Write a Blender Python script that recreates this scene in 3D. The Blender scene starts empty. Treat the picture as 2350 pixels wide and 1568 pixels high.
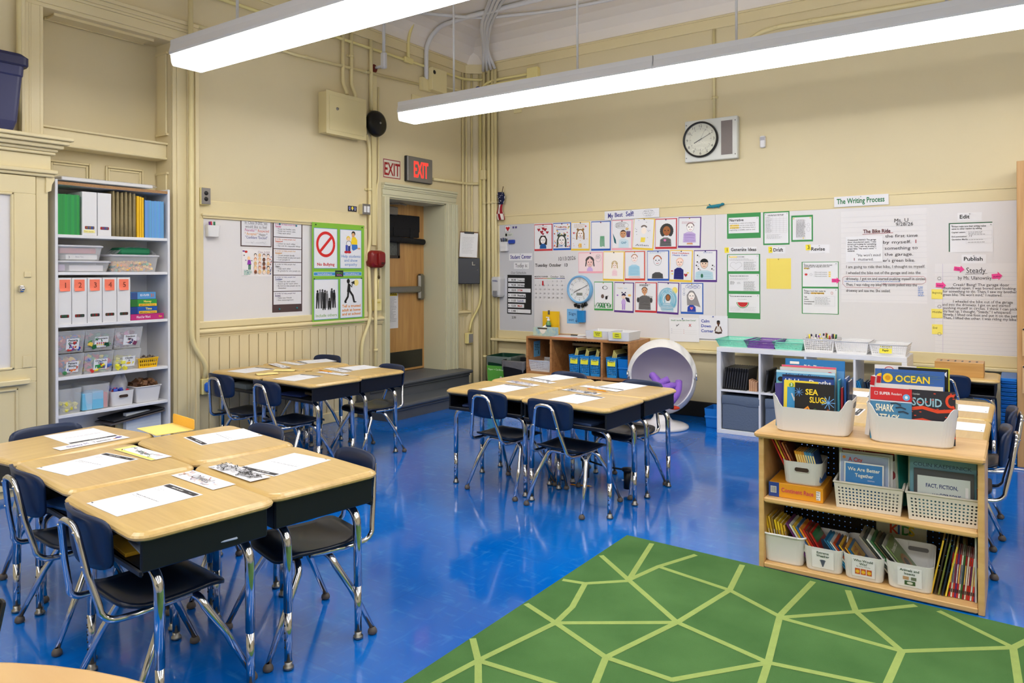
import bpy, math, random
from mathutils import Vector, Matrix
RN = random.Random(11)
scene = bpy.context.scene
COL = scene.collection

def S(r, g, b, a=1.0):
    f = lambda c: (c/255/12.92) if c <= 10.31 else ((c/255+0.055)/1.055)**2.4
    return (f(r), f(g), f(b), a)

# ------------------------------------------------------------------ camera, light, exposure
YAW = math.radians(34.67); ROLL = math.radians(-0.17); FPX = 1684.0
fw = Vector((-math.sin(YAW), math.cos(YAW), 0)); rt = Vector((math.cos(YAW), math.sin(YAW), 0)); up = Vector((0, 0, 1))
cX = rt*math.cos(ROLL) + up*math.sin(ROLL); cY = up*math.cos(ROLL) - rt*math.sin(ROLL)
cam_d = bpy.data.cameras.new('camera'); cam = bpy.data.objects.new('camera', cam_d); COL.objects.link(cam)
cam_d.sensor_width = 36.0; cam_d.lens = FPX/2350*36.0; cam_d.shift_x = 0.0; cam_d.shift_y = (626.0-784.0)/2350.0
cam_d.clip_start = 0.02; cam_d.clip_end = 60
m = Matrix((cX, cY, -fw)).transposed().to_4x4(); m.translation = Vector((5.2074, -6.6013, 1.37)); cam.matrix_world = m
scene.camera = cam
w = bpy.data.worlds.new('world'); scene.world = w; w.use_nodes = True
w.node_tree.nodes['Background'].inputs[0].default_value = (1.0, 0.98, 0.95, 1); w.node_tree.nodes['Background'].inputs[1].default_value = 0.3
vs = scene.view_settings; vs.view_transform = 'Standard'; vs.look = 'None'; vs.gamma = 1.0; vs.use_curve_mapping = False
vs.exposure = 0.4
LAMP = 10.0           # brightness of the fluorescent lenses

# ------------------------------------------------------------------ materials
MT = {}
def mat(name, col, rough=0.5, metal=0.0, noise=None, bump=None, coat=0.0, alpha=1.0, trans=0.0, emit=None, attr=False, spec=0.5, stretch=None, col2=None, ior=1.45):
    if name in MT: return MT[name]
    M = bpy.data.materials.new(name); M.use_nodes = True; nt = M.node_tree; N = nt.nodes; L = nt.links
    B = N['Principled BSDF']
    B.inputs['Base Color'].default_value = col; B.inputs['Roughness'].default_value = rough; B.inputs['Metallic'].default_value = metal
    B.inputs['Coat Weight'].default_value = coat; B.inputs['Alpha'].default_value = alpha; B.inputs['Transmission Weight'].default_value = trans
    B.inputs['Specular IOR Level'].default_value = spec; B.inputs['IOR'].default_value = ior
    if emit: B.inputs['Emission Color'].default_value = emit[0]; B.inputs['Emission Strength'].default_value = emit[1]
    if attr:
        a = N.new('ShaderNodeAttribute'); a.attribute_name = 'Col'; L.new(a.outputs['Color'], B.inputs['Base Color'])
    if noise or bump:
        tc = N.new('ShaderNodeTexCoord'); mp = N.new('ShaderNodeMapping'); L.new(tc.outputs['Object'], mp.inputs['Vector'])
        if stretch: mp.inputs['Scale'].default_value = stretch
    if noise:
        n = N.new('ShaderNodeTexNoise'); n.inputs['Scale'].default_value = noise[0]; n.inputs['Detail'].default_value = 6; L.new(mp.outputs[0], n.inputs['Vector'])
        r = N.new('ShaderNodeValToRGB'); c2 = col2 or tuple(c*(1-noise[1]) for c in col[:3])+(1,)
        r.color_ramp.elements[0].position = 0.3; r.color_ramp.elements[1].position = 0.7
        r.color_ramp.elements[0].color = c2; r.color_ramp.elements[1].color = col
        L.new(n.outputs['Fac'], r.inputs['Fac']); L.new(r.outputs['Color'], B.inputs['Base Color'])
    if bump:
        n2 = N.new('ShaderNodeTexNoise'); n2.inputs['Scale'].default_value = bump[0]; n2.inputs['Detail'].default_value = 5; L.new(mp.outputs[0], n2.inputs['Vector'])
        bp = N.new('ShaderNodeBump'); bp.inputs['Strength'].default_value = bump[1]; bp.inputs['Distance'].default_value = 0.01
        L.new(n2.outputs['Fac'], bp.inputs['Height']); L.new(bp.outputs['Normal'], B.inputs['Normal'])
    MT[name] = M
    return M

def floor_mat():
    M = bpy.data.materials.new('blue_floor'); M.use_nodes = True; nt = M.node_tree; N = nt.nodes; L = nt.links; B = N['Principled BSDF']
    tc = N.new('ShaderNodeTexCoord')
    def noise(sc, det, stretch=(1,1,1), rot=0):
        mp = N.new('ShaderNodeMapping'); mp.inputs['Scale'].default_value = stretch; mp.inputs['Rotation'].default_value = (0,0,rot)
        L.new(tc.outputs['Object'], mp.inputs['Vector']); n = N.new('ShaderNodeTexNoise'); n.inputs['Scale'].default_value = sc; n.inputs['Detail'].default_value = det
        L.new(mp.outputs[0], n.inputs['Vector']); return n
    def ramp(src, p0, p1, c0, c1):
        r = N.new('ShaderNodeValToRGB'); r.color_ramp.elements[0].position = p0; r.color_ramp.elements[1].position = p1
        r.color_ramp.elements[0].color = c0; r.color_ramp.elements[1].color = c1; L.new(src, r.inputs['Fac']); return r
    def mix(a, b, fac, typ='MIX'):
        x = N.new('ShaderNodeMixRGB'); x.blend_type = typ
        for i, v in ((1, a), (2, b)):
            if hasattr(v, 'links'): L.new(v, x.inputs[i])
            else: x.inputs[i].default_value = v
        if hasattr(fac, 'links'): L.new(fac, x.inputs[0])
        else: x.inputs[0].default_value = fac
        return x.outputs[0]
    big = ramp(noise(1.1, 4).outputs['Fac'], 0.4, 0.65, S(0, 94, 188), S(0, 110, 206))
    sc = ramp(noise(9, 12, (1, 3.5, 1), 0.5).outputs['Fac'], 0.56, 0.75, (0,0,0,1), (0.3,0.3,0.3,1))
    sc2 = ramp(noise(7, 12, (4, 1, 1), -0.4).outputs['Fac'], 0.58, 0.75, (0,0,0,1), (0.25,0.25,0.25,1))
    c = mix(big.outputs['Color'], S(70, 156, 230), mix(sc.outputs['Color'], sc2.outputs['Color'], 1.0, 'ADD'))
    br = N.new('ShaderNodeTexBrick'); br.offset = 0.0; br.inputs['Scale'].default_value = 1.0; br.inputs['Mortar Size'].default_value = 0.0012
    br.inputs['Brick Width'].default_value = 0.61; br.inputs['Row Height'].default_value = 0.61
    br.inputs['Color1'].default_value = (1,1,1,1); br.inputs['Color2'].default_value = (0.86,0.9,0.94,1); br.inputs['Mortar'].default_value = (0.5,0.55,0.62,1)
    L.new(tc.outputs['Object'], br.inputs['Vector'])
    c = mix(c, br.outputs['Color'], 0.55, 'MULTIPLY')
    L.new(c, B.inputs['Base Color'])
    rr = ramp(noise(2.5, 8).outputs['Fac'], 0.35, 0.7, (0.10,)*3+(1,), (0.2,)*3+(1,)); L.new(rr.outputs['Color'], B.inputs['Roughness'])
    B.inputs['Specular IOR Level'].default_value = 0.5; B.inputs['Coat Weight'].default_value = 0.35; B.inputs['Coat Roughness'].default_value = 0.06
    n2 = noise(1.8, 3); bp = N.new('ShaderNodeBump'); bp.inputs['Strength'].default_value = 0.06; bp.inputs['Distance'].default_value = 0.02
    L.new(n2.outputs['Fac'], bp.inputs['Height']); L.new(bp.outputs['Normal'], B.inputs['Normal'])
    MT['floor'] = M
    return M

def wood_mat(name, c1, c2, scale=6.0, axis=0, rough=0.35, coat=0.2, dist=5.0):
    M = bpy.data.materials.new(name); M.use_nodes = True; nt = M.node_tree; N = nt.nodes; L = nt.links; B = N['Principled BSDF']
    tc = N.new('ShaderNodeTexCoord'); mp = N.new('ShaderNodeMapping'); sc = [1.0]*3; sc[axis] = 0.07; mp.inputs['Scale'].default_value = sc
    L.new(tc.outputs['Object'], mp.inputs['Vector'])
    n = N.new('ShaderNodeTexNoise'); n.inputs['Scale'].default_value = scale*5; n.inputs['Detail'].default_value = 8; n.inputs['Distortion'].default_value = 1.2
    L.new(mp.outputs[0], n.inputs['Vector'])
    n2 = N.new('ShaderNodeTexNoise'); n2.inputs['Scale'].default_value = scale*22; n2.inputs['Detail'].default_value = 4; L.new(mp.outputs[0], n2.inputs['Vector'])
    mx = N.new('ShaderNodeMath'); mx.operation = 'MULTIPLY_ADD'; mx.inputs[1].default_value = 0.35; L.new(n2.outputs['Fac'], mx.inputs[0]); 
    m2 = N.new('ShaderNodeMath'); m2.operation = 'MULTIPLY'; m2.inputs[1].default_value = 0.65; L.new(n.outputs['Fac'], m2.inputs[0]); L.new(m2.outputs[0], mx.inputs[2])
    r = N.new('ShaderNodeValToRGB'); r.color_ramp.elements[0].position = 0.36; r.color_ramp.elements[1].position = 0.62
    r.color_ramp.elements[0].color = c2; r.color_ramp.elements[1].color = c1
    L.new(mx.outputs[0], r.inputs['Fac']); L.new(r.outputs['Color'], B.inputs['Base Color'])
    B.inputs['Roughness'].default_value = rough; B.inputs['Coat Weight'].default_value = coat; B.inputs['Coat Roughness'].default_value = 0.2
    MT[name] = M
    return M

floor_mat()
M_WALL = mat('cream_paint', S(222, 208, 168), 0.42, noise=(1.3, 0.05), bump=(35, 0.05))
M_TRIM = mat('cream_gloss', S(228, 213, 168), 0.33, noise=(2.0, 0.05), bump=(25, 0.06))
M_PIPE = mat('pipe_paint', S(226, 212, 160), 0.38)
M_PIPEW = mat('white_pipe_paint', S(215, 214, 214), 0.4)
M_DOORTRIM = mat('sage_paint', S(208, 205, 174), 0.38, noise=(2, 0.05))
M_CEIL = mat('ceiling_paint', S(238, 230, 220), 0.5, bump=(9, 0.35))
M_BOARD = mat('whiteboard', S(226, 224, 226), 0.3, coat=0.15)
M_BOARDG = mat('whiteboard_grey', S(205, 206, 212), 0.3, coat=0.15)
M_DESK = wood_mat('desk_laminate', S(212, 180, 116), S(192, 158, 96), 3.0, 0, 0.30, 0.25)
M_EDGE = None
M_BIRCH = wood_mat('birch', S(224, 184, 124), S(206, 162, 100), 2.0, 0, 0.38, 0.2)
M_BIRCHD = wood_mat('birch_ply_edge', S(196, 150, 96), S(150, 104, 60), 9.0, 0, 0.45, 0.1)
M_OAK = wood_mat('cubby_wood', S(190, 136, 84), S(160, 106, 60), 3.0, 0, 0.4, 0.15)
M_DOORW = wood_mat('door_veneer', S(200, 154, 92), S(176, 128, 72), 2.2, 2, 0.4, 0.2)
M_CHIP = mat('particle_board', S(184, 140, 96), 0.8, noise=(160, 0.35))
M_CHROME = mat('chrome', S(214, 214, 218), 0.12, 1.0, noise=(6, 0.1))
M_STEEL = mat('brushed_steel', S(150, 148, 144), 0.33, 1.0)
M_NAVY = mat('navy_plastic', S(18, 38, 74), 0.36, noise=(3, 0.12))
M_SEAT = mat('dark_seat_plastic', S(12, 22, 44), 0.3)
M_BOX = mat('desk_box_plastic', S(14, 18, 30), 0.42)
M_RUBBER = mat('glide', S(92, 84, 78), 0.5)
M_WHITE = mat('white_plastic', S(226, 226, 228), 0.4)
M_WHITEL = mat('white_laminate', S(226, 227, 232), 0.35)
M_BLACK = mat('black_plastic', S(16, 16, 18), 0.4)
M_PRINT = mat('print', (1,1,1,1), 0.65, attr=True)
M_GLOSS = mat('gloss_print', (1,1,1,1), 0.32, attr=True, coat=0.15)
M_FABRIC = mat('fabric_color', (1,1,1,1), 0.9, attr=True)
M_CLEAR = mat('clear_plastic', (0.95, 0.97, 1.0, 1), 0.12, alpha=0.22)
M_BAG = mat('clear_bag', (0.92, 0.92, 0.95, 1), 0.18, alpha=0.35, bump=(40, 0.8))
M_GLASS = mat('glass', (1, 1, 1, 1), 0.02, alpha=0.12)
M_GREYP = mat('grey_stair_paint', S(88, 92, 98), 0.4, noise=(3, 0.15))
M_LENS = mat('fluorescent_lens', (1, 1, 1, 1), 0.4, emit=((1.0, 0.975, 0.94, 1), LAMP))
M_HOUS = mat('fixture_white', S(216, 216, 218), 0.45)

# ------------------------------------------------------------------ mesh builder
class MB:
    def __init__(s): s.v = []; s.f = []; s.c = []; s.m = []; s.s = []
    def add(s, vs, fs, col=(1,1,1,1), mi=0, sm=False):
        b = len(s.v); s.v.extend([tuple(v) for v in vs])
        for f in fs: s.f.append([i+b for i in f]); s.c.append(col); s.m.append(mi); s.s.append(sm)
        return s
    def box(s, x0, y0, z0, x1, y1, z1, col=(1,1,1,1), mi=0, b=0.0):
        x0, x1 = min(x0,x1), max(x0,x1); y0, y1 = min(y0,y1), max(y0,y1); z0, z1 = min(z0,z1), max(z0,z1)
        if b <= 0:
            v = [(x0,y0,z0),(x1,y0,z0),(x1,y1,z0),(x0,y1,z0),(x0,y0,z1),(x1,y0,z1),(x1,y1,z1),(x0,y1,z1)]
            return s.add(v, [(0,3,2,1),(4,5,6,7),(0,1,5,4),(1,2,6,5),(2,3,7,6),(3,0,4,7)], col, mi)
        b = min(b, (x1-x0)*.45, (y1-y0)*.45, (z1-z0)*.45)
        def ring(i, z): 
            a0,a1,b0,b1 = x0+i,x1-i,y0+i,y1-i; c = b
            return [(a0+c,b0,z),(a1-c,b0,z),(a1,b0+c,z),(a1,b1-c,z),(a1-c,b1,z),(a0+c,b1,z),(a0,b1-c,z),(a0,b0+c,z)]
        b2 = b*0.8
        return s.loft([ring(b2*.9,z0), ring(0,z0+b), ring(0,z1-b), ring(b2*.9,z1)], col=col, mi=mi)
    def loft(s, rings, cap0=True, cap1=True, col=(1,1,1,1), mi=0, sm=False, closed=True):
        n = len(rings[0]); vs = [p for r in rings for p in r]; fs = []
        for k in range(len(rings)-1):
            for i in range(n if closed else n-1):
                j = (i+1) % n; fs.append((k*n+i, k*n+j, (k+1)*n+j, (k+1)*n+i))
        s.add(vs, fs, col, mi, sm)
        b = len(s.v)-len(vs)
        if cap0: s.f.append([b+i for i in reversed(range(n))]); s.c.append(col); s.m.append(mi); s.s.append(False)
        if cap1: s.f.append([b+(len(rings)-1)*n+i for i in range(n)]); s.c.append(col); s.m.append(mi); s.s.append(False)
        return s
    def prism(s, poly, o, u, v, w, col=(1,1,1,1), mi=0):       # poly in (u,v), extruded by vector w
        o, u, v, w = map(Vector, (o, u, v, w)); a = [o+u*p[0]+v*p[1] for p in poly]; return s.loft([a, [p+w for p in a]], col=col, mi=mi)
    def tube(s, pts, r, n=10, col=(1,1,1,1), mi=0, cap=True):
        pts = [Vector(p) for p in pts]; N = len(pts); rs = r if isinstance(r, (list, tuple)) else [r]*N
        t0 = (pts[1]-pts[0]).normalized(); a = Vector((0,0,1)) if abs(t0.z) < .9 else Vector((1,0,0)); nrm = t0.cross(a).normalized(); rings = []
        for i in range(N):
            if i == 0: t = t0
            elif i == N-1: t = (pts[i]-pts[i-1]).normalized()
            else: t = ((pts[i+1]-pts[i]).normalized()+(pts[i]-pts[i-1]).normalized()).normalized()
            nrm = (nrm - t*nrm.dot(t)).normalized(); bn = t.cross(nrm)
            rings.append([pts[i]+(nrm*math.cos(2*math.pi*k/n)+bn*math.sin(2*math.pi*k/n))*rs[i] for k in range(n)])
        return s.loft(rings, cap, cap, col, mi, True)
    def lathe(s, prof, c=(0,0,0), n=24, col=(1,1,1,1), mi=0, axis='z', sm=True, cap0=False, cap1=False):
        rings = []
        for r, h in prof:
            ring = []
            for k in range(n):
                a = 2*math.pi*k/n; x, y = r*math.cos(a), r*math.sin(a)
                p = (x, y, h) if axis == 'z' else ((h, x, y) if axis == 'x' else (y, h, x))
                ring.append((c[0]+p[0], c[1]+p[1], c[2]+p[2]))
            rings.append(ring)
        return s.loft(rings, cap0, cap1, col, mi, sm)
    def grid(s, fn, nu, nv, col=(1,1,1,1), mi=0, sm=True):
        vs = [fn(i/nu, j/nv) for j in range(nv+1) for i in range(nu+1)]
        fs = [(j*(nu+1)+i, j*(nu+1)+i+1, (j+1)*(nu+1)+i+1, (j+1)*(nu+1)+i) for j in range(nv) for i in range(nu)]
        return s.add(vs, fs, col, mi, sm)
    def ball(s, c, r, n=10, col=(1,1,1,1), mi=0, sc=(1,1,1)):
        pr = [(max(1e-4, math.sin(math.pi*i/n)), -math.cos(math.pi*i/n)) for i in range(n+1)]; b = len(s.v)
        s.lathe([(a*r, h*r) for a, h in pr], (0,0,0), n+4, col, mi)
        for i in range(b, len(s.v)): v = s.v[i]; s.v[i] = (c[0]+v[0]*sc[0], c[1]+v[1]*sc[1], c[2]+v[2]*sc[2])
        return s
    def xf(s, M, start=0):
        for i in range(start, len(s.v)): s.v[i] = tuple(M @ Vector(s.v[i]))
        return s
    def mesh(s, name, mats, attr=True):
        me = bpy.data.meshes.new(name); me.from_pydata(s.v, [], s.f); 
        for mm in mats: me.materials.append(mm)
        me.polygons.foreach_set('material_index', s.m); me.polygons.foreach_set('use_smooth', s.s)
        if attr and any(mm in (M_PRINT, M_GLOSS, M_FABRIC) for mm in mats):
            ca = me.color_attributes.new('Col', 'FLOAT_COLOR', 'CORNER'); arr = []
            for p, c in zip(me.polygons, s.c): arr.extend(list(c[:4] if len(c) > 3 else tuple(c)+(1,))*p.loop_total)
            ca.data.foreach_set('color', arr)
        me.update(); return me

def rr(w, d, r, n=4, cx=0, cy=0, z=0):
    out = []
    for (sx, sy, a0) in ((1,-1,-90),(1,1,0),(-1,1,90),(-1,-1,180)):
        for k in range(n+1):
            a = math.radians(a0+90*k/n); out.append((cx+sx*(w/2-r)+r*math.cos(a), cy+sy*(d/2-r)+r*math.sin(a), z))
    return out

def obj(name, mb, mats, parent=None, loc=None, rot=None):
    if not isinstance(mats, (list, tuple)): mats = [mats]
    o = bpy.data.objects.new(name, mb.mesh(name, mats) if isinstance(mb, MB) else mb); COL.objects.link(o)
    if parent: o.parent = parent
    if loc: o.location = loc
    if rot: o.rotation_euler = rot
    return o
def tag(o, label, cat, group=None):
    o['label'] = label; o['category'] = cat
    if group: o['group'] = group
    return o
def thing(name, label, cat, loc=(0,0,0), rotz=0.0, group=None):
    o = bpy.data.objects.new(name, None); COL.objects.link(o); o.empty_display_size = 0.05
    o.location = loc; o.rotation_euler = (0, 0, rotz); return tag(o, label, cat, group)
def struct(name, mb, mats, parent=None):
    o = obj(name, mb, mats, parent)
    if not parent: o['kind'] = 'structure'
    return o
KIDS = {}
def dup(root, loc, rotz, label, group=None):
    r = root.copy(); COL.objects.link(r); r.location = loc; r.rotation_euler = (0,0,rotz); r['label'] = label
    if group: r['group'] = group
    for ch in root.children:
        c = ch.copy(); COL.objects.link(c); c.parent = r
        for g in ch.children: d = g.copy(); COL.objects.link(d); d.parent = c
    return r

# ------------------------------------------------------------------ lettering: glyph outlines taken once from the built-in font
GL = {}
def build_glyphs():
    chars = [chr(i) for i in range(33, 127)] + ['•', '↓', '✓']
    tmp = []
    def mk(body, off):
        cu = bpy.data.curves.new('g', 'FONT'); cu.body = body; cu.resolution_u = 2; cu.offset = off; cu.size = 1.0
        o = bpy.data.objects.new('g', cu); COL.objects.link(o); tmp.append(o); return o
    jobs = [(ch, wt, mk(ch, off), mk('|'+ch+'|', 0)) for wt, off in ((0, 0.0), (1, 0.022)) for ch in chars]
    bar = mk('||', 0)
    bpy.context.view_layer.update(); dg = bpy.context.evaluated_depsgraph_get()
    def data(o):
        me = bpy.data.meshes.new_from_object(o.evaluated_get(dg)); v = [tuple(x.co) for x in me.vertices]; f = [list(p.vertices) for p in me.polygons]
        bpy.data.meshes.remove(me); return v, f
    wbar = max(v[0] for v in data(bar)[0]) - min(v[0] for v in data(bar)[0])
    for ch, wt, o, o2 in jobs:
        v, f = data(o); v2, _ = data(o2)
        GL[(ch, wt)] = (v, f, max(p[0] for p in v2)-min(p[0] for p in v2)-wbar)
    cs = [o.data for o in tmp]
    for o in tmp: bpy.data.objects.remove(o)
    for c in cs: bpy.data.curves.remove(c)
build_glyphs()

class Pr(MB):
    """flat print on a surface: o = lower left, u = right, v = up, n = outward"""
    def __init__(s, o, u, v, lay=0.0006):
        super().__init__(); s.o = Vector(o); s.u = Vector(u).normalized(); s.vv = Vector(v).normalized(); s.n = s.u.cross(s.vv); s.lay = lay; s.k = lay
    def P(s, a, b): return s.o + s.u*a + s.vv*b + s.n*s.k
    def poly(s, pts, col):
        s.k += 0.00008; return s.add([s.P(*p) for p in pts], [list(range(len(pts)))], col)
    def rect(s, x0, y0, x1, y1, col): return s.poly([(x0,y0),(x1,y0),(x1,y1),(x0,y1)], col)
    def frame(s, x0, y0, x1, y1, t, col):
        for r in ((x0,y0,x1,y0+t),(x0,y1-t,x1,y1),(x0,y0+t,x0+t,y1-t),(x1-t,y0+t,x1,y1-t)): s.rect(*r, col)
    def ell(s, cx, cy, rx, ry, col, n=18, a0=0, a1=360):
        full = abs(a1-a0) >= 360; m_ = n if full else n+1
        return s.poly([(cx+rx*math.cos(math.radians(a0+(a1-a0)*i/n)), cy+ry*math.sin(math.radians(a0+(a1-a0)*i/n))) for i in range(m_)], col)
    def ringe(s, cx, cy, rx, ry, t, col, n=24, a0=0, a1=360):
        return s.line([(cx+rx*math.cos(math.radians(a0+(a1-a0)*i/n)), cy+ry*math.sin(math.radians(a0+(a1-a0)*i/n))) for i in range(n+1)], t, col)
    def line(s, pts, t, col):
        s.k += 0.00008; L = []; Rr = []
        for i, p in enumerate(pts):
            a = pts[max(0, i-1)]; b = pts[min(len(pts)-1, i+1)]; dx, dy = b[0]-a[0], b[1]-a[1]; l = math.hypot(dx, dy) or 1
            nx, ny = -dy/l*t/2, dx/l*t/2; L.append(s.P(p[0]+nx, p[1]+ny)); Rr.append(s.P(p[0]-nx, p[1]-ny))
        n = len(pts); return s.add(L+Rr, [(i, n+i, n+i+1, i+1) for i in range(n-1)], col)
    def width(s, t, h, wt=0): return sum(GL.get((c, wt), (0,0,.3))[2] if c != ' ' else 0.3 for c in t)*h/0.72
    def text(s, t, x, y, h, col, wt=0, al='l', fit=None, jit=0.0, sx=1.0, slope=0.0):
        s.k += 0.00008; sc = h/0.72
        if fit: sx *= fit/max(1e-6, s.width(t, h, wt))
        wd = s.width(t, h, wt)*sx
        if al == 'c': x -= wd/2
        if al == 'r': x -= wd
        x_0 = x
        for c in t:
            if c == ' ': x += 0.3*sc*sx; continue
            g = GL.get((c, wt))
            if not g: continue
            a = RN.uniform(-jit, jit); dy = RN.uniform(-jit, jit)*h*.5; ca, sa = math.cos(a), math.sin(a)
            y0 = y + dy + (x-x_0)*slope
            s.add([s.P(x+(px*ca-py*sa)*sc*sx, y0+(px*sa+py*ca)*sc) for px, py, _ in g[0]], g[1], col)
            x += g[2]*sc*sx
        return x
    def lines(s, x, y, w, h, nl, col, t=0.0012, ragged=0.3):        # small print too fine to read: broken grey lines
        for i in range(nl):
            yy = y - i*h/max(1, nl-1) if nl > 1 else y; xx = x; end = x+w*(1-RN.random()*ragged)
            while xx < end:
                l = min(RN.uniform(.006, .022), end-xx); s.rect(xx, yy, xx+l, yy+t, col); xx += l+.004
def heart(s, cx, cy, r, col):
    s.poly([(cx, cy-r), (cx+r*.95, cy+r*.1), (cx+r*.9, cy+r*.6), (cx+r*.5, cy+r*.85), (cx, cy+r*.45), (cx-r*.5, cy+r*.85), (cx-r*.9, cy+r*.6), (cx-r*.95, cy+r*.1)], col)
K = S(22, 22, 24); WH = S(236, 236, 240); GR = S(120, 120, 124); RED = S(196, 30, 40); BLU = S(40, 80, 180); GRN = S(56, 150, 80); YEL = S(244, 214, 70)
# ------------------------------------------------------------------ the room
YB = 0.13            # plane of the back wall; the left wall is the plane x = 0
XR, YF = 8.9, -10.2
fl = MB().box(-0.6, YF, -0.1, XR+.2, YB+.2, 0.0); struct('floor', fl, MT['floor'])
wl = MB()
for y0, y1, z0, z1, x0, x1 in ((YF,-4.42,0,4.0,-.3,0), (-4.42,-3.54,3.10,4.0,-.3,0), (-4.42,-3.54,0,3.10,-.3,-.21), (-3.54,-1.25,0,4.0,-.3,0), (-1.25,-.36,2.13,4.0,-.3,0),
                             (-.36,YB+.2,0,4.0,-.3,0)):
    wl.box(x0, y0, z0, x1, y1, z1)
wl.box(-.5, -1.35, 0, -.40, -.26, 2.3); wl.box(-.4, -1.35, 0, -.3, -1.25, 2.13); wl.box(-.4, -.36, 0, -.3, -.26, 2.13); wl.box(-.4, -1.35, 2.13, -.3, -.26, 2.23)
wall_left = struct('wall_left', wl, M_WALL)
wb = MB().box(0, YB, 0, XR, YB+.2, 4.0)
wb.prism([(0,-.03),(.012,.0),(.05,.07),(.10,.105),(.16,.122),(.2,.135),(0,.14)], (0,0,0), (1,0,0), (0,1,0), (0,0,3.75))
wall_back = struct('wall_back', wb, M_WALL)
struct('wall_right', MB().box(XR, YF, 0, XR+.2, YB, 4.0), M_WALL)
struct('wall_front', MB().box(-.3, YF-.2, 0, XR+.2, YF, 4.0), M_WALL)
ce = MB(); d_ = .40; prof = [(0,3.745),(.02,3.76),(.05,3.85),(.12,3.93),(.24,3.975),(d_,3.985),(d_+.03,4.0)]
rings = []
for a, z in prof: rings.append([(a, YF, z), (a, YB-a, z), (XR, YB-a, z)])
for k in range(len(rings)-1):
    for i in range(2): ce.add([rings[k][i], rings[k][i+1], rings[k+1][i+1], rings[k+1][i]], [(0,1,2,3)], sm=False)
ce.box(0, YF, 4.0, XR, YB, 4.1); ce.prism([(-.01,-.03),(.012,.0),(.17,.115),(.2,.135),(-.01,.14)], (0,0,3.75), (1,0,0), (0,1,0), (0,0,.25))
struct('ceiling', ce, M_CEIL)

# beadboard wainscot: each board a plank of the left wall
pw = 0.0905
pm = MB().box(0, 0, 0.0, .014, pw-.006, .80, b=.004).mesh('plank', [M_WALL])
y = -3.33
while y < -1.50:
    obj('plank', pm, M_WALL, wall_left, (0, y, .09)); y += pw
for k in range(4): obj('plank', pm, M_WALL, wall_left, (0, -.19+k*.062, .09)).scale = (1, .68, 1)
def rail(name, y0, y1, parent=None):
    prof = [(0,.868),(.012,.868),(.016,.876),(.016,.884),(.024,.890),(.024,.899),(.034,.905),(.044,.915),(.044,.925),(.034,.937),(.02,.942),(0,.945)]
    return struct(name, MB().prism(prof, (0,y0,0), (1,0,0), (0,0,1), (0,y1-y0,0)), M_TRIM, parent)
rail('trim_1', -3.345, -1.335); rail('trim_2', -.19, .10)
# baseboards
struct('baseboard_left', MB().box(0, -3.33, 0, .025, -1.35, .095, b=.006), M_TRIM)
struct('baseboard_back', MB().box(.2, YB-.022, 0, 5.6, YB, .145, b=.005), mat('black_vinyl', S(22,20,20), .35))
# picture rail / frieze under the ceiling
struct('trim_3', MB().box(0, YF, 3.643, .02, .0, 3.745, b=.005).box(0, YF, 3.735, .035, .0, 3.752, b=.004), M_TRIM)
struct('trim_4', MB().box(.16, YB-.02, 3.643, XR, YB, 3.745, b=.005).box(.16, YB-.035, 3.735, XR, YB, 3.752, b=.004), M_TRIM)
struct('trim_5', MB().prism([(-.02,0),(.005,-.03),(.17,.095),(.2,.13)], (0,0,3.643), (1,0,0), (0,1,0), (0,0,.102)), M_TRIM)

# frame of the board on the left wall
fr = MB()
def fbar(mb, y0, z0, y1, z1, t=.022): mb.box(0, y0, z0, t, y1, z1, b=.006)
fbar(fr, -3.345, 1.795, -1.56, 1.94, .016); fbar(fr, -3.345, .945, -1.56, 1.0, .03); fbar(fr, -3.345, .97, -3.29, 1.80); fbar(fr, -1.635, .97, -1.56, 1.80)
fr.box(0, -3.31, 1.815, .034, -1.60, 1.835, b=.006).box(0, -3.30, 1.80, .026, -1.61, 1.815, b=.003)
struct('trim_6', fr, M_TRIM)
# frame, ledge and top rail of the long board on the back wall
f2 = MB(); f2.box(.30, YB-.014, 1.905, 5.3, YB-.001, 2.0, b=.004).box(.30, YB-.02, 1.997, 5.3, YB, 2.012, b=.003).box(.30, YB-.0185, .726, .39, YB-.002, 1.904, b=.004)
f2.box(.30, YB-.02, .635, 5.3, YB-.001, .725, b=.004).box(.30, YB-.075, .607, 5.3, YB, .634, b=.006)
struct('trim_7', f2, M_TRIM)

# door recess casing, recess linings
def casing(mb, yi, yo, z0, z1, t=.03):         # upright casing with stepped mouldings, yi inner edge, yo outer edge
    s = 1 if yo > yi else -1; w_ = abs(yo-yi)
    for a, b, tt in ((0,.16,.020),(.16,.55,.026),(.55,.66,.034),(.66,.84,.040),(.84,1.0,t+.022)):
        mb.box(0, yi+s*w_*a, z0, tt, yi+s*w_*b, z1, b=.003)
def header(mb, y0, y1, zi, zo):
    h = zo-zi
    for a, b, tt in ((0,.16,.020),(.16,.55,.026),(.55,.66,.034),(.66,.84,.040),(.84,1.0,.052)):
        mb.box(0, y0, zi+h*a, tt, y1, zi+h*b, b=.003)
dc = MB(); casing(dc, -1.25, -1.35, .30, 2.13); casing(dc, -.36, -.20, .30, 2.13); header(dc, -1.35, -.20, 2.13, 2.27)
dc.box(-.35, -.372, .30, 0, -.36, 2.13).box(-.35, -1.25, .30, 0, -1.238, 2.13).box(-.35, -1.25, 2.118, 0, -.36, 2.13)
struct('trim_8', dc, M_DOORTRIM)
rc = MB(); casing(rc, -3.54, -3.345, 0, 3.10); casing(rc, -4.42, -4.56, 2.2, 3.10); header(rc, -4.56, -3.345, 3.10, 3.27)
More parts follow.
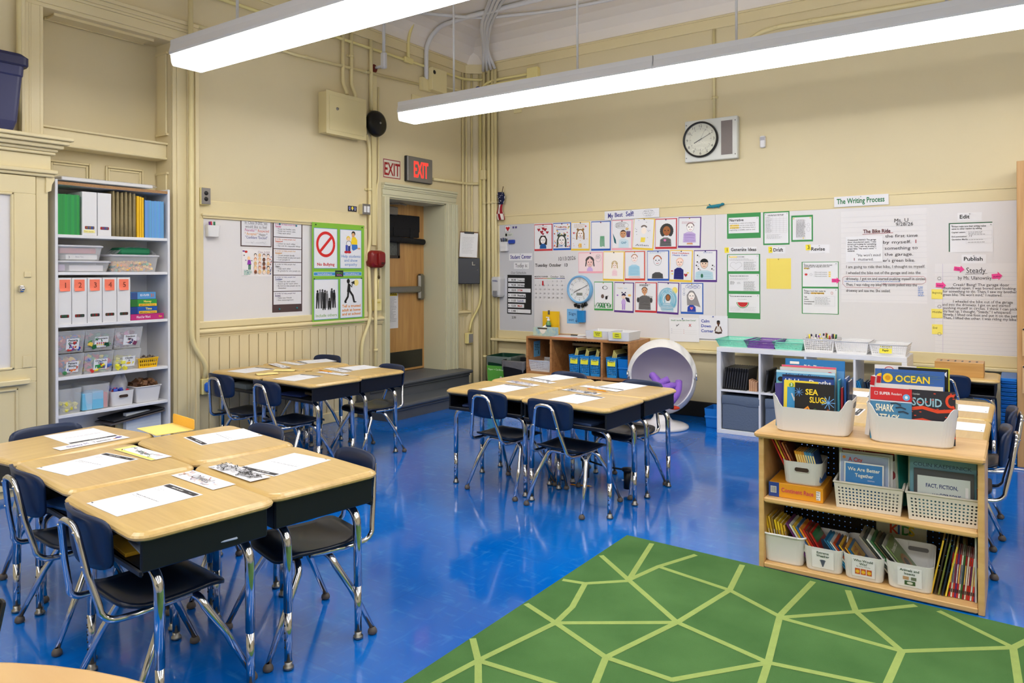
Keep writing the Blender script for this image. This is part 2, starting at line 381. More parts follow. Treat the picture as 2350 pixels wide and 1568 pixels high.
rc.box(-.21, -4.42, 2.23, -.06, -3.54, 2.34, b=.006).box(-.21, -4.42, 2.335, -.04, -3.54, 2.35, b=.004).box(-.21, -4.42, 2.225, -.05, -3.54, 2.24, b=.004)
for a, b in ((-4.30,-4.02),(-3.92,-3.64)):      # two framed panels under the transom bar
    for i_, t_ in ((0,.012),(.018,.006)):
        rc.box(-.209, a+i_, 1.7, -.209+t_, a+i_+.014, 2.15-i_, b=.003).box(-.209, b-i_-.014, 1.7, -.209+t_, b-i_, 2.15-i_, b=.003).box(-.209, a+i_+.014, 2.136-i_, -.209+t_, b-i_-.014, 2.15-i_, b=.003)
for z0, z1 in ((2.42,3.02),(1.70,2.12)):
    rc.box(-.17, -3.553, z0, -.05, -3.54, z1, b=.004)
    for q in ((-.185,z0-.012,-.035,z0+.004),(-.185,z1-.004,-.035,z1+.012)): rc.box(q[0], -3.558, q[1], q[2], -3.54, q[3])
rc.box(-.18, -4.32, 3.086, -.05, -3.66, 3.10, b=.003)
for q in ((-.19,-.175),(-.055,-.04)): rc.box(q[0], -4.33, 3.082, q[1], -3.65, 3.10)
struct('trim_9', rc, M_TRIM)

# ------------------------------------------------------------------ door
door = struct('door_1', MB().box(-.35, -1.24, .305, -.31, -.37, 2.12, b=.002), M_DOORW)
X = -.31
struct('kick_plate', MB().box(X, -1.22, .33, X+.002, -.40, .52), mat('kick_steel', S(92,92,88), .4, 1.0), door)
pb = MB().box(X, -.50, 1.07, X+.055, -.405, 1.36, b=.02).box(X+.025, -1.22, 1.155, X+.055, -.46, 1.225, b=.012).box(X, -1.22, 1.14, X+.03, -1.02, 1.24, b=.01)
struct('panic_bar', pb, M_STEEL, door)
wf = MB()
for q in ((-1.17,1.53,-1.14,1.94),(-.80,1.53,-.77,1.94),(-1.17,1.53,-.77,1.56),(-1.17,1.91,-.77,1.94)): wf.box(X, q[0], q[1], X+.014, q[2], q[3], b=.002)
struct('window_frame', wf, mat('bronze_frame', S(52,44,38), .4), door)
wp = MB().box(X-.002, -1.145, 1.555, X+.003, -.795, 1.915)
struct('window_pane', wp, mat('wired_glass', S(96,100,96), .25, noise=(60,.35), bump=(90,.6)), door)
cl = MB().box(X, -1.22, 1.99, X+.06, -.84, 2.075, b=.008)
cl.tube([(X+.03,-1.0,2.08),(X+.05,-1.0,2.10),(X+.16,-.92,2.10)], .008).tube([(X+.16,-.92,2.10),(X+.06,-.72,2.105)], .008).box(X+.02, -1.03, 2.075, X+.06, -.97, 2.1)
struct('door_closer', cl, mat('closer_grey', S(134,130,126), .45, .6), door)

# steps up to the door
st = thing('painted_steps', 'grey painted wooden steps below the door', 'steps', (0,0,0))
def tread(x, y0, y1, z):
    pr = [(0,z-.04),(x-.012,z-.04),(x+.004,z-.035),(x+.012,z-.02),(x+.006,z-.004),(x-.006,z),(0,z)]
    mb = MB().prism(pr, (0,y0,0), (1,0,0), (0,0,1), (0,y1-y0,0)); obj('tread', mb, M_GREYP, st)
    obj('riser', MB().box(0, y0+.02, z-.15, x-.03, y1-.02, z-.04).box(x-.035, y0+.02, z-.062, x-.012, y1-.02, z-.04, b=.006), M_GREYP, st)
tread(.49, -1.72, -.17, .15); tread(.22, -1.72, -.17, .30)
obj('landing', MB().box(-.31, -1.235, .0, -.0, -.375, .30), M_GREYP, st)

# ------------------------------------------------------------------ suspended fluorescent fixtures
def fixture(x0, yc, label, start):
    t = thing('fluorescent_fixture', label, 'ceiling light', (x0, yc, 2.73), 0, 'suspended fluorescent fixtures')
    L_ = 2.44
    hp = [(-.125,.07),(-.13,.085),(-.118,.13),(-.118,.165),(.118,.165),(.118,.13),(.13,.085),(.125,.07)]
    obj('housing', MB().prism(hp, (0.002,0,0), (0,1,0), (0,0,1), (L_-.004,0,0)), M_HOUS, t)
    for k in range(2):
        lp = [(-.118,.07),(-.112,.022),(-.104,.004),(-.098,0),(.098,0),(.104,.004),(.112,.022),(.118,.07)]
        obj('lens', MB().prism(lp, (k*1.22+.012,0,0), (0,1,0), (0,0,1), (1.196,0,0)), M_LENS, t)
        xr = (.55 if k == 0 else 1.77)
        obj('suspension_rod', MB().tube([(xr,0,.165),(xr,0,1.27)], .009, 8).lathe([(.05,1.262),(.05,1.27),(.0,1.27)], (xr,0,0), 14), M_PIPEW, t)
        for e in (.001, 1.209): obj('lens_cap', MB().prism(lp, (k*1.22+e,0,0), (0,1,0), (0,0,1), (.010,0,0)), mat('lens_end', S(236,236,236), .4, emit=((1,.98,.95,1), .9)), t)
names = {(-1.68,0):'long lit fixture hanging near the back wall, end unit by the door corner', (-1.68,1):'long lit fixture hanging near the back wall, second unit along the row',
         (-3.81,0):'long lit fixture hanging nearer the camera, end unit towards the cabinet', (-3.81,1):'long lit fixture hanging nearer the camera, second unit along the row'}
for yc in (-1.68, -3.81, -5.94, -8.07):  # last two rows hang out of view, continued there to add fill light
    for k in range(3):
        fixture(.65+k*2.445, yc, names.get((yc,k), 'long lit fixture in the row %s, unit %s from the left wall' % ({-1.68:'beside the back wall',-3.81:'over the rug',-5.94:'unseen over the camera',-8.07:'unseen behind the camera'}[yc], ('first','second','third')[k])), k == 0)

# ------------------------------------------------------------------ built-in cabinet at the left
cb = thing('built_in_cabinet', 'cream painted built-in cabinet with heavy cornice at the left edge', 'cabinet', (0,0,0))
XF = .12
obj('carcass', MB().box(.001, -6.2, 0, XF-.01, -4.45, 2.15).box(XF-.02, -4.51, 0, XF+.004, -4.438, 1.985, b=.004), M_TRIM, cb)
cor = MB()
for z0, z1, x in ((1.985,2.005,.15),(2.005,2.03,.165),(2.03,2.125,.135),(2.125,2.145,.155),(2.145,2.165,.165),(2.165,2.19,.19),(2.19,2.215,.215),(2.215,2.237,.232)):
    cor.box(.001, -6.25, z0, x, -4.44+(x-.12), z1, b=.005)
obj('cornice', cor, M_TRIM, cb)
obj('corbel', MB().prism([(0,1.985),(.05,1.985),(.05,1.97),(.035,1.94),(.03,1.90),(.0,1.885)], (.09,-4.455,0), (0,1,0), (0,0,1), (.045,0,0)), M_TRIM, cb)
dr = MB().box(XF, -5.25, .05, XF+.02, -4.517, .70, b=.003)
for q in ((-5.25,.70,-4.517,.785),(-5.25,1.87,-4.517,1.98),(-4.64,.785,-4.517,1.87),(-5.25,.785,-5.15,1.87)): dr.box(XF, q[0], q[1], XF+.02, q[2], q[3], b=.003)
for q in ((-5.15,.785,-4.64,.80),(-5.15,1.855,-4.64,1.87),(-4.655,.785,-4.64,1.87)): dr.box(XF, q[0], q[1], XF+.026, q[2], q[3], b=.004)
for q in ((-5.2,.655,-4.62,.67),(-4.635,.2,-4.62,.67)): dr.box(XF+.02, q[0], q[1], XF+.032, q[2], q[3], b=.004)
cdoor = obj('door', dr, M_TRIM, cb)
obj('door_panel', MB().box(XF, -5.15, .785, XF+.008, -4.64, 1.87), M_BOARD, cdoor)
obj('door_ledge', MB().box(XF+.02, -5.25, .69, XF+.05, -4.56, .722, b=.005), M_TRIM, cdoor)
obj('latch', MB().box(XF+.02, -4.62, 1.26, XF+.04, -4.585, 1.30, b=.006).ball((XF+.045,-4.60,1.28), .012), M_CHROME, cdoor)
obj('recessed_pull', MB().box(XF+.02, -4.595, .79, XF+.026, -4.54, .865, b=.003).box(XF+.026, -4.577, .805, XF+.0265, -4.558, .85), M_TRIM, cdoor)
obj('number_plate', MB().box(XF+.02, -4.585, 1.35, XF+.026, -4.545, 1.385, b=.003), M_TRIM, cdoor)
# storage tote on the cornice
tt = thing('storage_tote', 'dark blue plastic storage tote standing on top of the cabinet cornice', 'storage bin', (.125, -4.86, 2.237))
bd = MB().loft([rr(.16,.40,.03,4,0,0,0), rr(.18,.44,.03,4,0,0,.06), rr(.195,.49,.035,4,0,0,.33), rr(.205,.50,.035,4,0,0,.34), rr(.205,.51,.035,4,0,0,.40)], sm=False)
obj('tub', bd, mat('tote_blue', S(46,50,92), .45), tt)
obj('lid', MB().loft([rr(.215,.545,.04,4,0,0,.395), rr(.225,.555,.04,4,0,0,.405), rr(.225,.555,.04,4,0,0,.45), rr(.2,.5,.04,4,0,0,.47)]), mat('tote_lid', S(36,38,74), .45), tt)
# ------------------------------------------------------------------ desks
def rrt(w, d, r, off, z, n=6): return rr(w+2*off, d+2*off, max(.004, r+off), n, 0, 0, z)
def make_desk():
    t = thing('student_desk', '', 'desk')
    W_, D_ = .612, .46
    top = MB().loft([rrt(W_,D_,.055,-.012,.594), rrt(W_,D_,.055,-.002,.600), rrt(W_,D_,.055,0,.607), rrt(W_,D_,.055,-.004,.613), rrt(W_,D_,.055,-.014,.6195), rrt(W_,D_,.055,-.022,.622)])
    obj('desktop', top, M_DESK, t)
    bx = MB(); x1, y0, y1, zb, zt = .282, -.195, .20, .500, .596
    bx.box(-x1+.012, y0, zb, x1-.012, y1, zb+.008)                       # floor of the book box
    for s in (-1, 1):
        a, b = sorted((s*x1, s*(x1-.012))); bx.box(a, y0-.008, zb, b, y1, zt, b=.004)
    bx.box(-x1+.012, y1-.012, zb, x1-.012, y1, zt); bx.box(-x1, y0-.012, zb-.012, x1, y0, zb+.010, b=.005)
    bx.box(-x1, y0-.01, zt-.012, x1, y0, zt)
    obj('book_box', bx, M_BOX, t)
    for sy in (-.145, .145):
        for sx in (-1, 1):
            pts = [(0,sy,.487), (sx*.17,sy,.487), (sx*.205,sy,.484)]
            for k in range(1, 7):
                a = math.radians(90-15*k); pts.append((sx*(.205+.06*math.cos(a)), sy, .424+.06*math.sin(a)))
            pts += [(sx*.266,sy,.40), (sx*.268,sy,.20)]
            lg = obj('leg', MB().tube(pts, .0155, 12), M_CHROME, t)
            lo = MB().tube([(sx*.268,sy,.21),(sx*.269,sy,.028)], .0135, 12)
            for zz in (.08,.105,.13,.155): lo.ball((sx*.269, sy-.0125 if sy < 0 else sy+.0125, zz), .0035, 6, (0,0,0,1), 1)
            obj('lower_leg', lo, [M_CHROME, M_BLACK], lg)
            obj('foot', MB().lathe([(.0,.028),(.014,.028),(.012,.016),(.018,.012),(.019,.004),(.012,0),(0,0)], (sx*.269,sy,0), 14), M_STEEL, lg)
    return t
# ------------------------------------------------------------------ chairs
def make_chair():
    t = thing('school_chair', '', 'chair')
    def seat(u, v):       # underside handled by thickness
        x = (u-.5)*2; y = v; wx = .165*(1-.08*(1-v)); 
        xx = x*wx; yy = -.20+.345*y
        z = .362 - .020*math.sin(math.pi*min(1, y*1.25))*(1-x*x*.7) - .022*max(0, y-.78)/.22*max(0, y-.78)/.22 + .014*max(0,.2-y)/.2
        r = .05; 
        return xx, yy, z
    def slab(fn, nu, nv, th, nrm):
        mb = MB(); P = [[fn(i/nu, j/nv) for i in range(nu+1)] for j in range(nv+1)]; n = Vector(nrm)
        vs = [Vector(p) for row in P for p in row]; m_ = len(vs); vs2 = [v-n*th for v in vs]
        W_ = nu+1; f = []
        for j in range(nv):
            for i in range(nu):
                a = j*W_+i; f.append((a,a+1,a+1+W_,a+W_)); f.append((m_+a,m_+a+W_,m_+a+1+W_,m_+a+1))
        edge = [i for i in range(W_)] + [j*W_+nu for j in range(1,nv+1)] + [nv*W_+i for i in range(nu-1,-1,-1)] + [j*W_ for j in range(nv-1,0,-1)]
        for k in range(len(edge)):
            a, b = edge[k], edge[(k+1) % len(edge)]; f.append((b, a, m_+a, m_+b))
        return mb.add(vs+vs2, f, sm=True)
    def squ(u, v, n=6.0):     # map the unit square to a rounded square
        x, y = 2*u-1, 2*v-1; m_ = max(abs(x), abs(y))
        if m_ < 1e-6: return u, v
        k = m_/((abs(x)**n+abs(y)**n)**(1/n)); return (x*k+1)/2, (y*k+1)/2
    obj('seat', slab(lambda u, v: seat(*squ(u, v)), 14, 14, .012, (0,0,1)), M_SEAT, t)
    def back(u, v):
        u, v = squ(u, v, 5.0); x = (u-.5)*.325*(1-.06*(1-v)); z = .482+.168*v
        y = -.247 + 1.3*x*x - .05*(v-.3) - .012*math.cos(v*3)
        return x, y, z
    obj('backrest', slab(back, 14, 10, .011, (0,1,0)), M_NAVY, t)
    bf = []     # the bent loop behind the backrest, running down and forward under the seat
    for s in (-1, 1):
        half = [(0,-.293,.622),(s*.026,-.293,.621),(s*.048,-.292,.614),(s*.061,-.290,.598),(s*.068,-.286,.57),(s*.088,-.272,.48),(s*.116,-.25,.385)]
        for k in range(1, 6):
            a = math.radians(18*k); half.append((s*(.118+.014*k/5), -.250+.05*(1-math.cos(a)), .378-.045*math.sin(a)))
        half += [(s*.134,-.15,.330),(s*.136,.02,.336)]
        bf.append(half)
    loop = list(reversed(bf[0])) + bf[1][1:]
    fr_ = MB().tube(loop, .0105, 10); 
    for s in (-1,1):
        for q in ((s*.059,-.292,.60),(s*.083,-.277,.50)): fr_.ball((q[0], q[1]-.006, q[2]), .006, 6)
    obj('back_frame', fr_, M_CHROME, t)
    obj('seat_plate', MB().box(-.10, -.085, .318, .10, -.045, .332).box(-.10, .03, .318, .10, .07, .332).box(-.03, -.085, .312, .03, .07, .322), mat('dull_metal', S(60,56,52), .45, .7), t)
    for sy, fy in ((-.065,-.205),(.05,.20)):
        for s in (-1, 1):
            pts = [(0,sy,.312),(s*.095,sy,.312)]
            for k in range(1, 6):
                a = math.radians(14*k); pts.append((s*(.095+.048*math.sin(a)), sy+(fy-sy)*.02*k, .312-.048*(1-math.cos(a))))
            pts += [(s*.168, sy+(fy-sy)*.45, .19), (s*.195, fy, .022)]
            lg = obj('leg', MB().tube(pts, [.0132]*(len(pts)-2)+[.0128,.0098], 10), M_CHROME, t)
            obj('foot', MB().lathe([(.008,.028),(.012,.024),(.017,.016),(.018,.006),(.012,0),(0,0)], (s*.196,fy,0), 12), M_RUBBER, lg)
    return t
desk0 = make_desk(); chair0 = make_chair(); used = {'d': False, 'c': False}
def place(kind, x, y, deg, label, group):
    root = desk0 if kind == 'd' else chair0
    if not used[kind]:
        used[kind] = True; root.location = (x, y, 0); root.rotation_euler = (0,0,math.radians(deg)); root['label'] = label; root['group'] = group; return root
    return dup(root, (x, y, 0), math.radians(deg), label, group)
G1, G2, G3, G4 = 'nearest cluster of five desks', 'cluster of four desks by the wainscot', 'middle cluster of four desks', 'cluster of four desks behind the low bookcase'
DESKS = [(2.857,-5.233,-6.5,'wood-top desk nearest the camera, with the paper name tag written Oliver',G1),
 (2.245,-5.140,-6.0,'wood-top desk of the nearest cluster, between the tag-covered nearest desk and the end desk',G1),
 (1.695,-5.045,-85.0,'wood-top end desk of the nearest cluster, turned sideways beside the cream cabinet',G1),
 (2.878,-4.775,172.0,'wood-top desk of the nearest cluster with the black scribbled name tag',G1),
 (2.255,-4.665,172.0,'wood-top desk of the nearest cluster beside the yellow folder',G1),
 (1.03,-3.087,-4.0,'front desk of the wainscot cluster, nearer the middle of the room',G2),
 (.385,-3.06,-2.0,'front desk of the wainscot cluster, against the wall',G2),
 (1.005,-2.625,176.0,'rear desk of the wainscot cluster, nearer the door steps',G2),
 (.345,-2.575,176.0,'rear desk of the wainscot cluster, against the wall',G2),
 (3.07,-2.78,-3.0,'front desk of the middle cluster, nearer the low bookcase',G3),
 (2.448,-2.725,1.0,'front desk of the middle cluster, nearer the door steps',G3),
 (3.085,-2.315,177.0,'rear desk of the middle cluster, in front of the egg chair',G3),
 (2.465,-2.26,176.0,'rear desk of the middle cluster, in front of the trash bins',G3),
 (4.862,-2.52,90.0,'desk just behind the low bookcase, on the side of the blue drawers',G4),
 (4.862,-1.905,90.0,'desk second behind the low bookcase, on the side of the blue drawers',G4),
 (4.395,-2.36,-90.0,'desk behind the low bookcase, partly hidden between the two white book tubs',G4),
 (4.395,-1.74,-90.0,'desk behind the low bookcase, mostly hidden by the tub of sea books',G4),
 (4.79,-.36,0.0,'single desk against the back wall with the wooden slotted block on it','desks')]
for d in DESKS: place('d', *d)
CHAIRS = [(2.865,-5.25,-5,'navy chair pushed under the desk nearest the camera, back towards us',G1),
 (2.185,-5.145,-5,'navy chair pushed under the second desk from the cabinet side, back towards us',G1),
 (1.66,-5,-90,'navy chair at the sideways end desk, before the cream cabinet',G1),
 (2.94,-4.76,165,'navy chair facing us under the desk with the black scribbled tag',G1),
 (2.25,-4.655,172,'navy chair facing us, only its back showing behind the worksheet by the yellow folder',G1),
 (1.045,-3.235,-5,'navy chair at the wainscot cluster, back towards us, nearer the room middle',G2),
 (0.485,-3.21,-3,'navy chair at the wainscot cluster, back towards us, nearest the blue wall plate',G2),
 (1.11,-2.63,172,'navy chair tucked on the far side of the wainscot cluster, seat showing beside the steps',G2),
 (0.22,-2.46,184,'navy chair of the wainscot cluster whose rounded back shows before the wainscot',G2),
 (3.03,-2.815,-5,'navy chair of the middle cluster, back towards us, nearer the low bookcase',G3),
 (2.54,-2.755,-5,'navy chair of the middle cluster, back towards us, nearer the door steps',G3),
 (3.11,-2.34,172,'navy chair tucked on the far side of the middle cluster before the egg chair',G3),
 (2.51,-2.26,174,'navy chair tucked on the far side of the middle cluster before the blue baskets',G3),
 (4.9,-2.52,92,'navy chair seen edge-on right behind the corner of the low bookcase',G4),
 (4.92,-1.93,92,'navy chair seen edge-on beside the blue drawers, second from the low bookcase',G4),
 (4.77,-0.385,0,'navy chair with its back towards us at the desk with the slotted block','chairs')]
for c in CHAIRS: place('c', *c)
# ------------------------------------------------------------------ flat things on the walls
def frame_of(F, x, z, lift, deg=0.0):
    a = math.radians(deg); c, s_ = math.cos(a), math.sin(a)
    if F == 'B': return Vector((x, YB-lift, z)), Vector((c,0,s_)), Vector((-s_,0,c))
    if F == 'A': return Vector((lift, x, z)), Vector((0,c,s_)), Vector((0,-s_,c))
def slab(o, u, v, w_, h, col, curl=0.0, t=.0009, nv=8, nu=6):
    n = u.cross(v); mb = MB()
    def pt(a, b, off):
        q = curl*max(0, .22-b)/.22*max(0, .22-b)/.22*(1.0 if curl < 0 else (.35+.65*a)); return o+u*(a*w_)+v*(b*h)+n*(abs(q)+off)
    if curl == 0: nu = nv = 1
    g0 = [[pt(i/nu, j/nv, 0) for i in range(nu+1)] for j in range(nv+1)]; W_ = nu+1
    vs = [p for r in g0 for p in r]; m_ = len(vs); vs += [p+n*t for p in vs]; f = []
    for j in range(nv):
        for i in range(nu):
            a = j*W_+i; f.append((m_+a, m_+a+1, m_+a+1+W_, m_+a+W_)); f.append((a, a+W_, a+1+W_, a+1))
    edge = list(range(W_)) + [j*W_+nu for j in range(1,nv+1)] + [nv*W_+i for i in range(nu-1,-1,-1)] + [j*W_ for j in range(nv-1,0,-1)]
    for k in range(len(edge)): a, b = edge[k], edge[(k+1)%len(edge)]; f.append((a, b, m_+b, m_+a))
    return mb.add(vs, f, col)
def sheet(name, F, x0, x1, z0, z1, lift, col, label=None, cat=None, group=None, deg=0.0, curl=0.0, parent=None, mt=None):
    cx, cz = (x0+x1)/2, (z0+z1)/2; c, u, v = frame_of(F, cx, cz, lift, deg); w_, h = x1-x0, z1-z0; o = c-u*(w_/2)-v*(h/2)
    ob = obj(name, slab(o, u, v, w_, h, col, curl), mt or M_PRINT, parent)
    if label: tag(ob, label, cat, group)
    return ob, Pr(o+u.cross(v)*.0009, u, v), w_, h
def inner(parent, name, pr0, x0, z0, x1, z1, col, dt=.0007, curl=0.0, deg=0.0):       # a sheet mounted on another
    a = math.radians(deg); u = pr0.u*math.cos(a)+pr0.vv*math.sin(a); v = pr0.vv*math.cos(a)-pr0.u*math.sin(a)
    o = pr0.o + pr0.u*x0 + pr0.vv*z0 + pr0.n*dt
    ob = obj(name, slab(o, u, v, x1-x0, z1-z0, col, curl), M_PRINT, parent); return ob, Pr(o+pr0.n*.0009, u, v), x1-x0, z1-z0
def pin(parent, pr, x, y, col=S(30,50,110), r=.006):
    c = pr.P(x, y); m_ = MB().ball(tuple(c+pr.n*.005), r, 6, col); obj('pushpin', m_, M_PRINT, parent)

# the two whiteboards
wbA = thing('whiteboard', 'framed whiteboard on the left wall between casing and door', 'whiteboard', (0,0,0))
obj('writing_surface', MB().box(.001, -3.30, .99, .012, -1.62, 1.82), M_BOARD, wbA)
wbB = thing('whiteboard', 'long whiteboard covered in drawings and charts on the back wall', 'whiteboard', (0,0,0))
for a, b, m_ in ((.385,.849,M_BOARDG), (.851,2.869,M_BOARD), (2.871,5.30,M_BOARD)): obj('writing_surface', MB().box(a, YB-.012, .715, b, YB-.001, 1.915), m_, wbB)
LB = .0125
# dry-marker writing straight on the board
pw_ = Pr((0,YB-.012,0),(1,0,0),(0,0,1))
pw_.text('10/13/2026', 1.155, 1.495, .042, K, 0, fit=.22, jit=.05, slope=.04)
pw_.text('Our Schedule', .545, 1.357, .026, S(90,90,96), 0, fit=.205)
pw_.text('Tuesday', .868, 1.434, .034, K, 1, fit=.155); pw_.text('October', 1.045, 1.434, .034, K, 1, fit=.15); pw_.text('13', 1.232, 1.434, .034, K, 1, fit=.045)
pw_.text('2:30', .556, .862, .024, K, 1)
obj('marker_writing', pw_, M_PRINT, wbB)

# student portraits -------------------------------------------------
SK = {'l':S(246,214,196),'w':S(250,246,244),'m':S(214,160,118),'d':S(168,104,58),'p':S(250,222,218)}
def scrib(p, x0, y0, x1, y1, col, n, t=.0022, amp=.1):
    for i in range(n):
        f = i/max(1,n-1); yy = y0+(y1-y0)*f
        p.line([(x0+RN.uniform(0,amp)*(x1-x0), yy), ((x0+x1)/2, yy+RN.uniform(-.004,.004)), (x1-RN.uniform(0,amp)*(x1-x0), yy+RN.uniform(-.003,.003))], t, col)
def face(p, cx, cy, r, skin, hairc, style, line=S(60,56,60), eye=K, happy=True):
    if style == 'long': p.poly([(cx-r*1.15,cy-r*1.3),(cx-r*1.3,cy+r*.2),(cx-r*.7,cy+r*1.25),(cx+r*.7,cy+r*1.25),(cx+r*1.3,cy+r*.2),(cx+r*1.2,cy-r*1.3),(cx+r*.7,cy-r*1.2),(cx-r*.7,cy-r*1.2)], hairc)
    if style == 'flow': p.poly([(cx-r*1.1,cy-r*2.2),(cx-r*1.2,cy+r*.3),(cx-r*.3,cy+r*1.25),(cx+r*.6,cy+r*1.15),(cx+r*1.3,cy),(cx+r*2.2,cy-r*2.6),(cx+r*.9,cy-r*2.2)], hairc)
    if style == 'curly':
        for k in range(16):
            a = math.radians(-40+260*k/15); p.ell(cx+r*1.05*math.cos(a), cy+r*1.1*math.sin(a), r*.42, r*.42, hairc, 10)
    p.ell(cx, cy, r*.86, r, line, 20); p.ell(cx, cy, r*.81, r*.95, skin, 20)
    if style in ('short','bowl'): p.poly([(cx+r*.86*math.cos(math.radians(a)), cy+r*1.02*math.sin(math.radians(a))) for a in range(20, 161, 14)]+[(cx-r*.4,cy+r*.55),(cx+r*.3,cy+r*.62)], hairc)
    if style == 'thin': p.ringe(cx, cy, r*.9, r*1.03, r*.22, hairc, 12, 15, 165)
    if style == 'cap': p.poly([(cx+r*.9*math.cos(math.radians(a)), cy+r*.35+r*.8*math.sin(math.radians(a))) for a in range(0, 181, 15)], hairc)
    if style == 'strand':
        for sx in (-1,1): p.line([(cx+sx*r*.2,cy+r*1.05),(cx+sx*r*.9,cy+r*.5),(cx+sx*r*1.1,cy-r*.9)], r*.28, hairc)
    if style == 'bun':
        p.ringe(cx, cy, r*.9, r*1.02, r*.3, hairc, 14, 0, 180)
        for sx in (-1,1): p.ell(cx+sx*r*.75, cy+r*1.05, r*.32, r*.3, hairc, 10); p.line([(cx+sx*r*.95,cy+r*.2),(cx+sx*r*1.0,cy-r*1.4)], r*.35, hairc)
    if style == 'ears':
        p.poly([(cx-r*.9,cy+r*1.0),(cx-r*.8,cy+r*1.7),(cx-r*.2,cy+r*1.2)], hairc); p.poly([(cx+r*.9,cy+r*1.0),(cx+r*.8,cy+r*1.7),(cx+r*.2,cy+r*1.2)], hairc)
        p.poly([(cx+r*.9*math.cos(math.radians(a)), cy+r*1.1*math.sin(math.radians(a))) for a in range(10, 171, 16)]+[(cx,cy+r*.3)], hairc)
    for sx in (-1,1): p.ell(cx+sx*r*.34, cy+r*.08, r*.12, r*.14, eye, 8)
    p.line([(cx,cy-r*.05),(cx-r*.06,cy-r*.25),(cx+r*.06,cy-r*.27)], r*.05, line)
    p.line([(cx-r*.3,cy-r*.48),(cx,cy-r*(.6 if happy else .48)),(cx+r*.3,cy-r*.46)], r*.09, S(190,60,70))
def body(p, cx, top, w_, h0, col, scr=None, n=9):
    p.poly([(cx-w_*.5,h0),(cx-w_*.46,top-.02),(cx-w_*.18,top),(cx+w_*.18,top),(cx+w_*.46,top-.02),(cx+w_*.5,h0)], col)
    if scr: scrib(p, cx-w_*.46, h0+.003, cx+w_*.46, top-.018, scr, n)
GD = 'student self portraits on the back whiteboard'
CR_, CB_, CY_, CK_, CP_, CO_, CG_ = S(206,52,58), S(44,98,190), S(244,206,70), S(248,176,190), S(92,54,140), S(222,80,52), S(70,160,84)
DR = []
def drawing(label, x0, x1, z0, z1, col, deg, fn, offs=(.005,.014,.010,.008)):
    ob, pr, w_, h = sheet('self_portrait', 'B', x0, x1, z0, z1, LB, col, label, 'drawing', GD, deg, 0)
    i, p, iw, ih = inner(ob, 'drawing_sheet', pr, offs[0], offs[1]+.006, w_-offs[2], h-offs[3], WH, curl=0)
    fn(p, iw, ih); p2 = obj('crayon_drawing', p, M_PRINT, i)
    pin(ob, pr, w_*.5, h-.012, RN.choice([S(120,20,30), S(40,60,120), S(200,180,60)]))
def d1(p, w, h):
    for q in ((.25,.80,.02),(.42,.70,.022),(.62,.80,.022),(.75,.68,.018),(.50,.84,.018),(.5,.62,.014)): heart(p, q[0]*w, q[1]*h, q[2], S(170,30,50))
    p.line([(.2*w,.93*h),(.45*w,.90*h),(.75*w,.94*h)], .003, CR_); face(p, .5*w, .36*h, .040, SK['w'], S(50,38,34), 'long'); body(p, .5*w, .22*h, .085, 0.004, S(30,90,160))
def d2(p, w, h):
    for k in range(46):
        x, y = RN.uniform(.04,.96)*w, RN.uniform(.03,.97)*h
        if abs(x-.5*w) < .07 and .2*h < y < .5*h: continue
        c = RN.choice([RED, BLU, GRN, YEL, S(240,130,40)])
        if RN.random() < .5: heart(p, x, y, .008, c)
        else: p.ell(x, y, .007, .007, c, 8)
    p.text('respectful', .25*w, .84*h, .014, S(200,60,60), 1, fit=.5*w); p.text('kind helpful', .2*w, .75*h, .013, BLU, 1, fit=.6*w)
    face(p, .5*w, .32*h, .052, SK['w'], S(60,70,60), 'bun', eye=S(20,60,60)); p.text('Sofy', .32*w, .07*h, .022, S(60,120,200), 0)
def d3(p, w, h):
    p.lines(.15*w, .93*h, .7*w, .12*h, 4, S(190,140,60), .003); heart(p, .82*w, .85*h, .010, CR_); heart(p, .14*w, .6*h, .012, CR_)
    face(p, .52*w, .57*h, .043, SK['w'], S(150,110,60), 'bun')
    for k in range(16): p.ell(RN.uniform(.05,.95)*w, RN.uniform(.05,.7)*h, .004, .004, RN.choice([CR_, K, S(240,150,60)]), 6)
    p.poly([(.42*w,.04*h),(.45*w,.2*h),(.6*w,.2*h),(.62*w,.04*h)], S(250,220,120)); p.rect(.44*w,.05*h,.47*w,.18*h,S(240,170,60)); p.rect(.55*w,.05*h,.58*w,.18*h,S(220,90,60))
def d4(p, w, h):
    for k in range(8): p.line([(.48*w+k*.007,.06*h+RN.random()*.01),(.47*w+k*.007,.25*h),(.49*w+k*.006,.47*h)], .005, S(70,160,110))
def d5(p, w, h):
    p.poly([(.03*w,.55*h),(.2*w,.3*h),(.22*w,.15*h),(.12*w,.2*h)], S(30,100,110)); p.ell(.5*w,.83*h,.075,.034,S(70,70,70),20); p.ell(.5*w,.83*h,.073,.032,WH,20)
    p.lines(.2*w,.9*h,.6*w,.13*h,4,K,.004); face(p,.58*w,.52*h,.04,SK['m'],S(80,60,50),'short')
    p.poly([(.35*w,.02*h),(.38*w,.3*h),(.5*w,.34*h),(.68*w,.34*h),(.85*w,.28*h),(.88*w,.02*h)], S(206,228,238)); p.text('GAP', .48*w, .16*h, .022, S(40,130,170), 1)
    for k in range(6): p.line([(.78*w+k*.006,.40*h),(.76*w+k*.008,.62*h)], .005, S(80,40,120)); p.line([(.7*w+k*.005,.66*h),(.74*w+k*.005,.74*h)], .004, S(240,200,120))
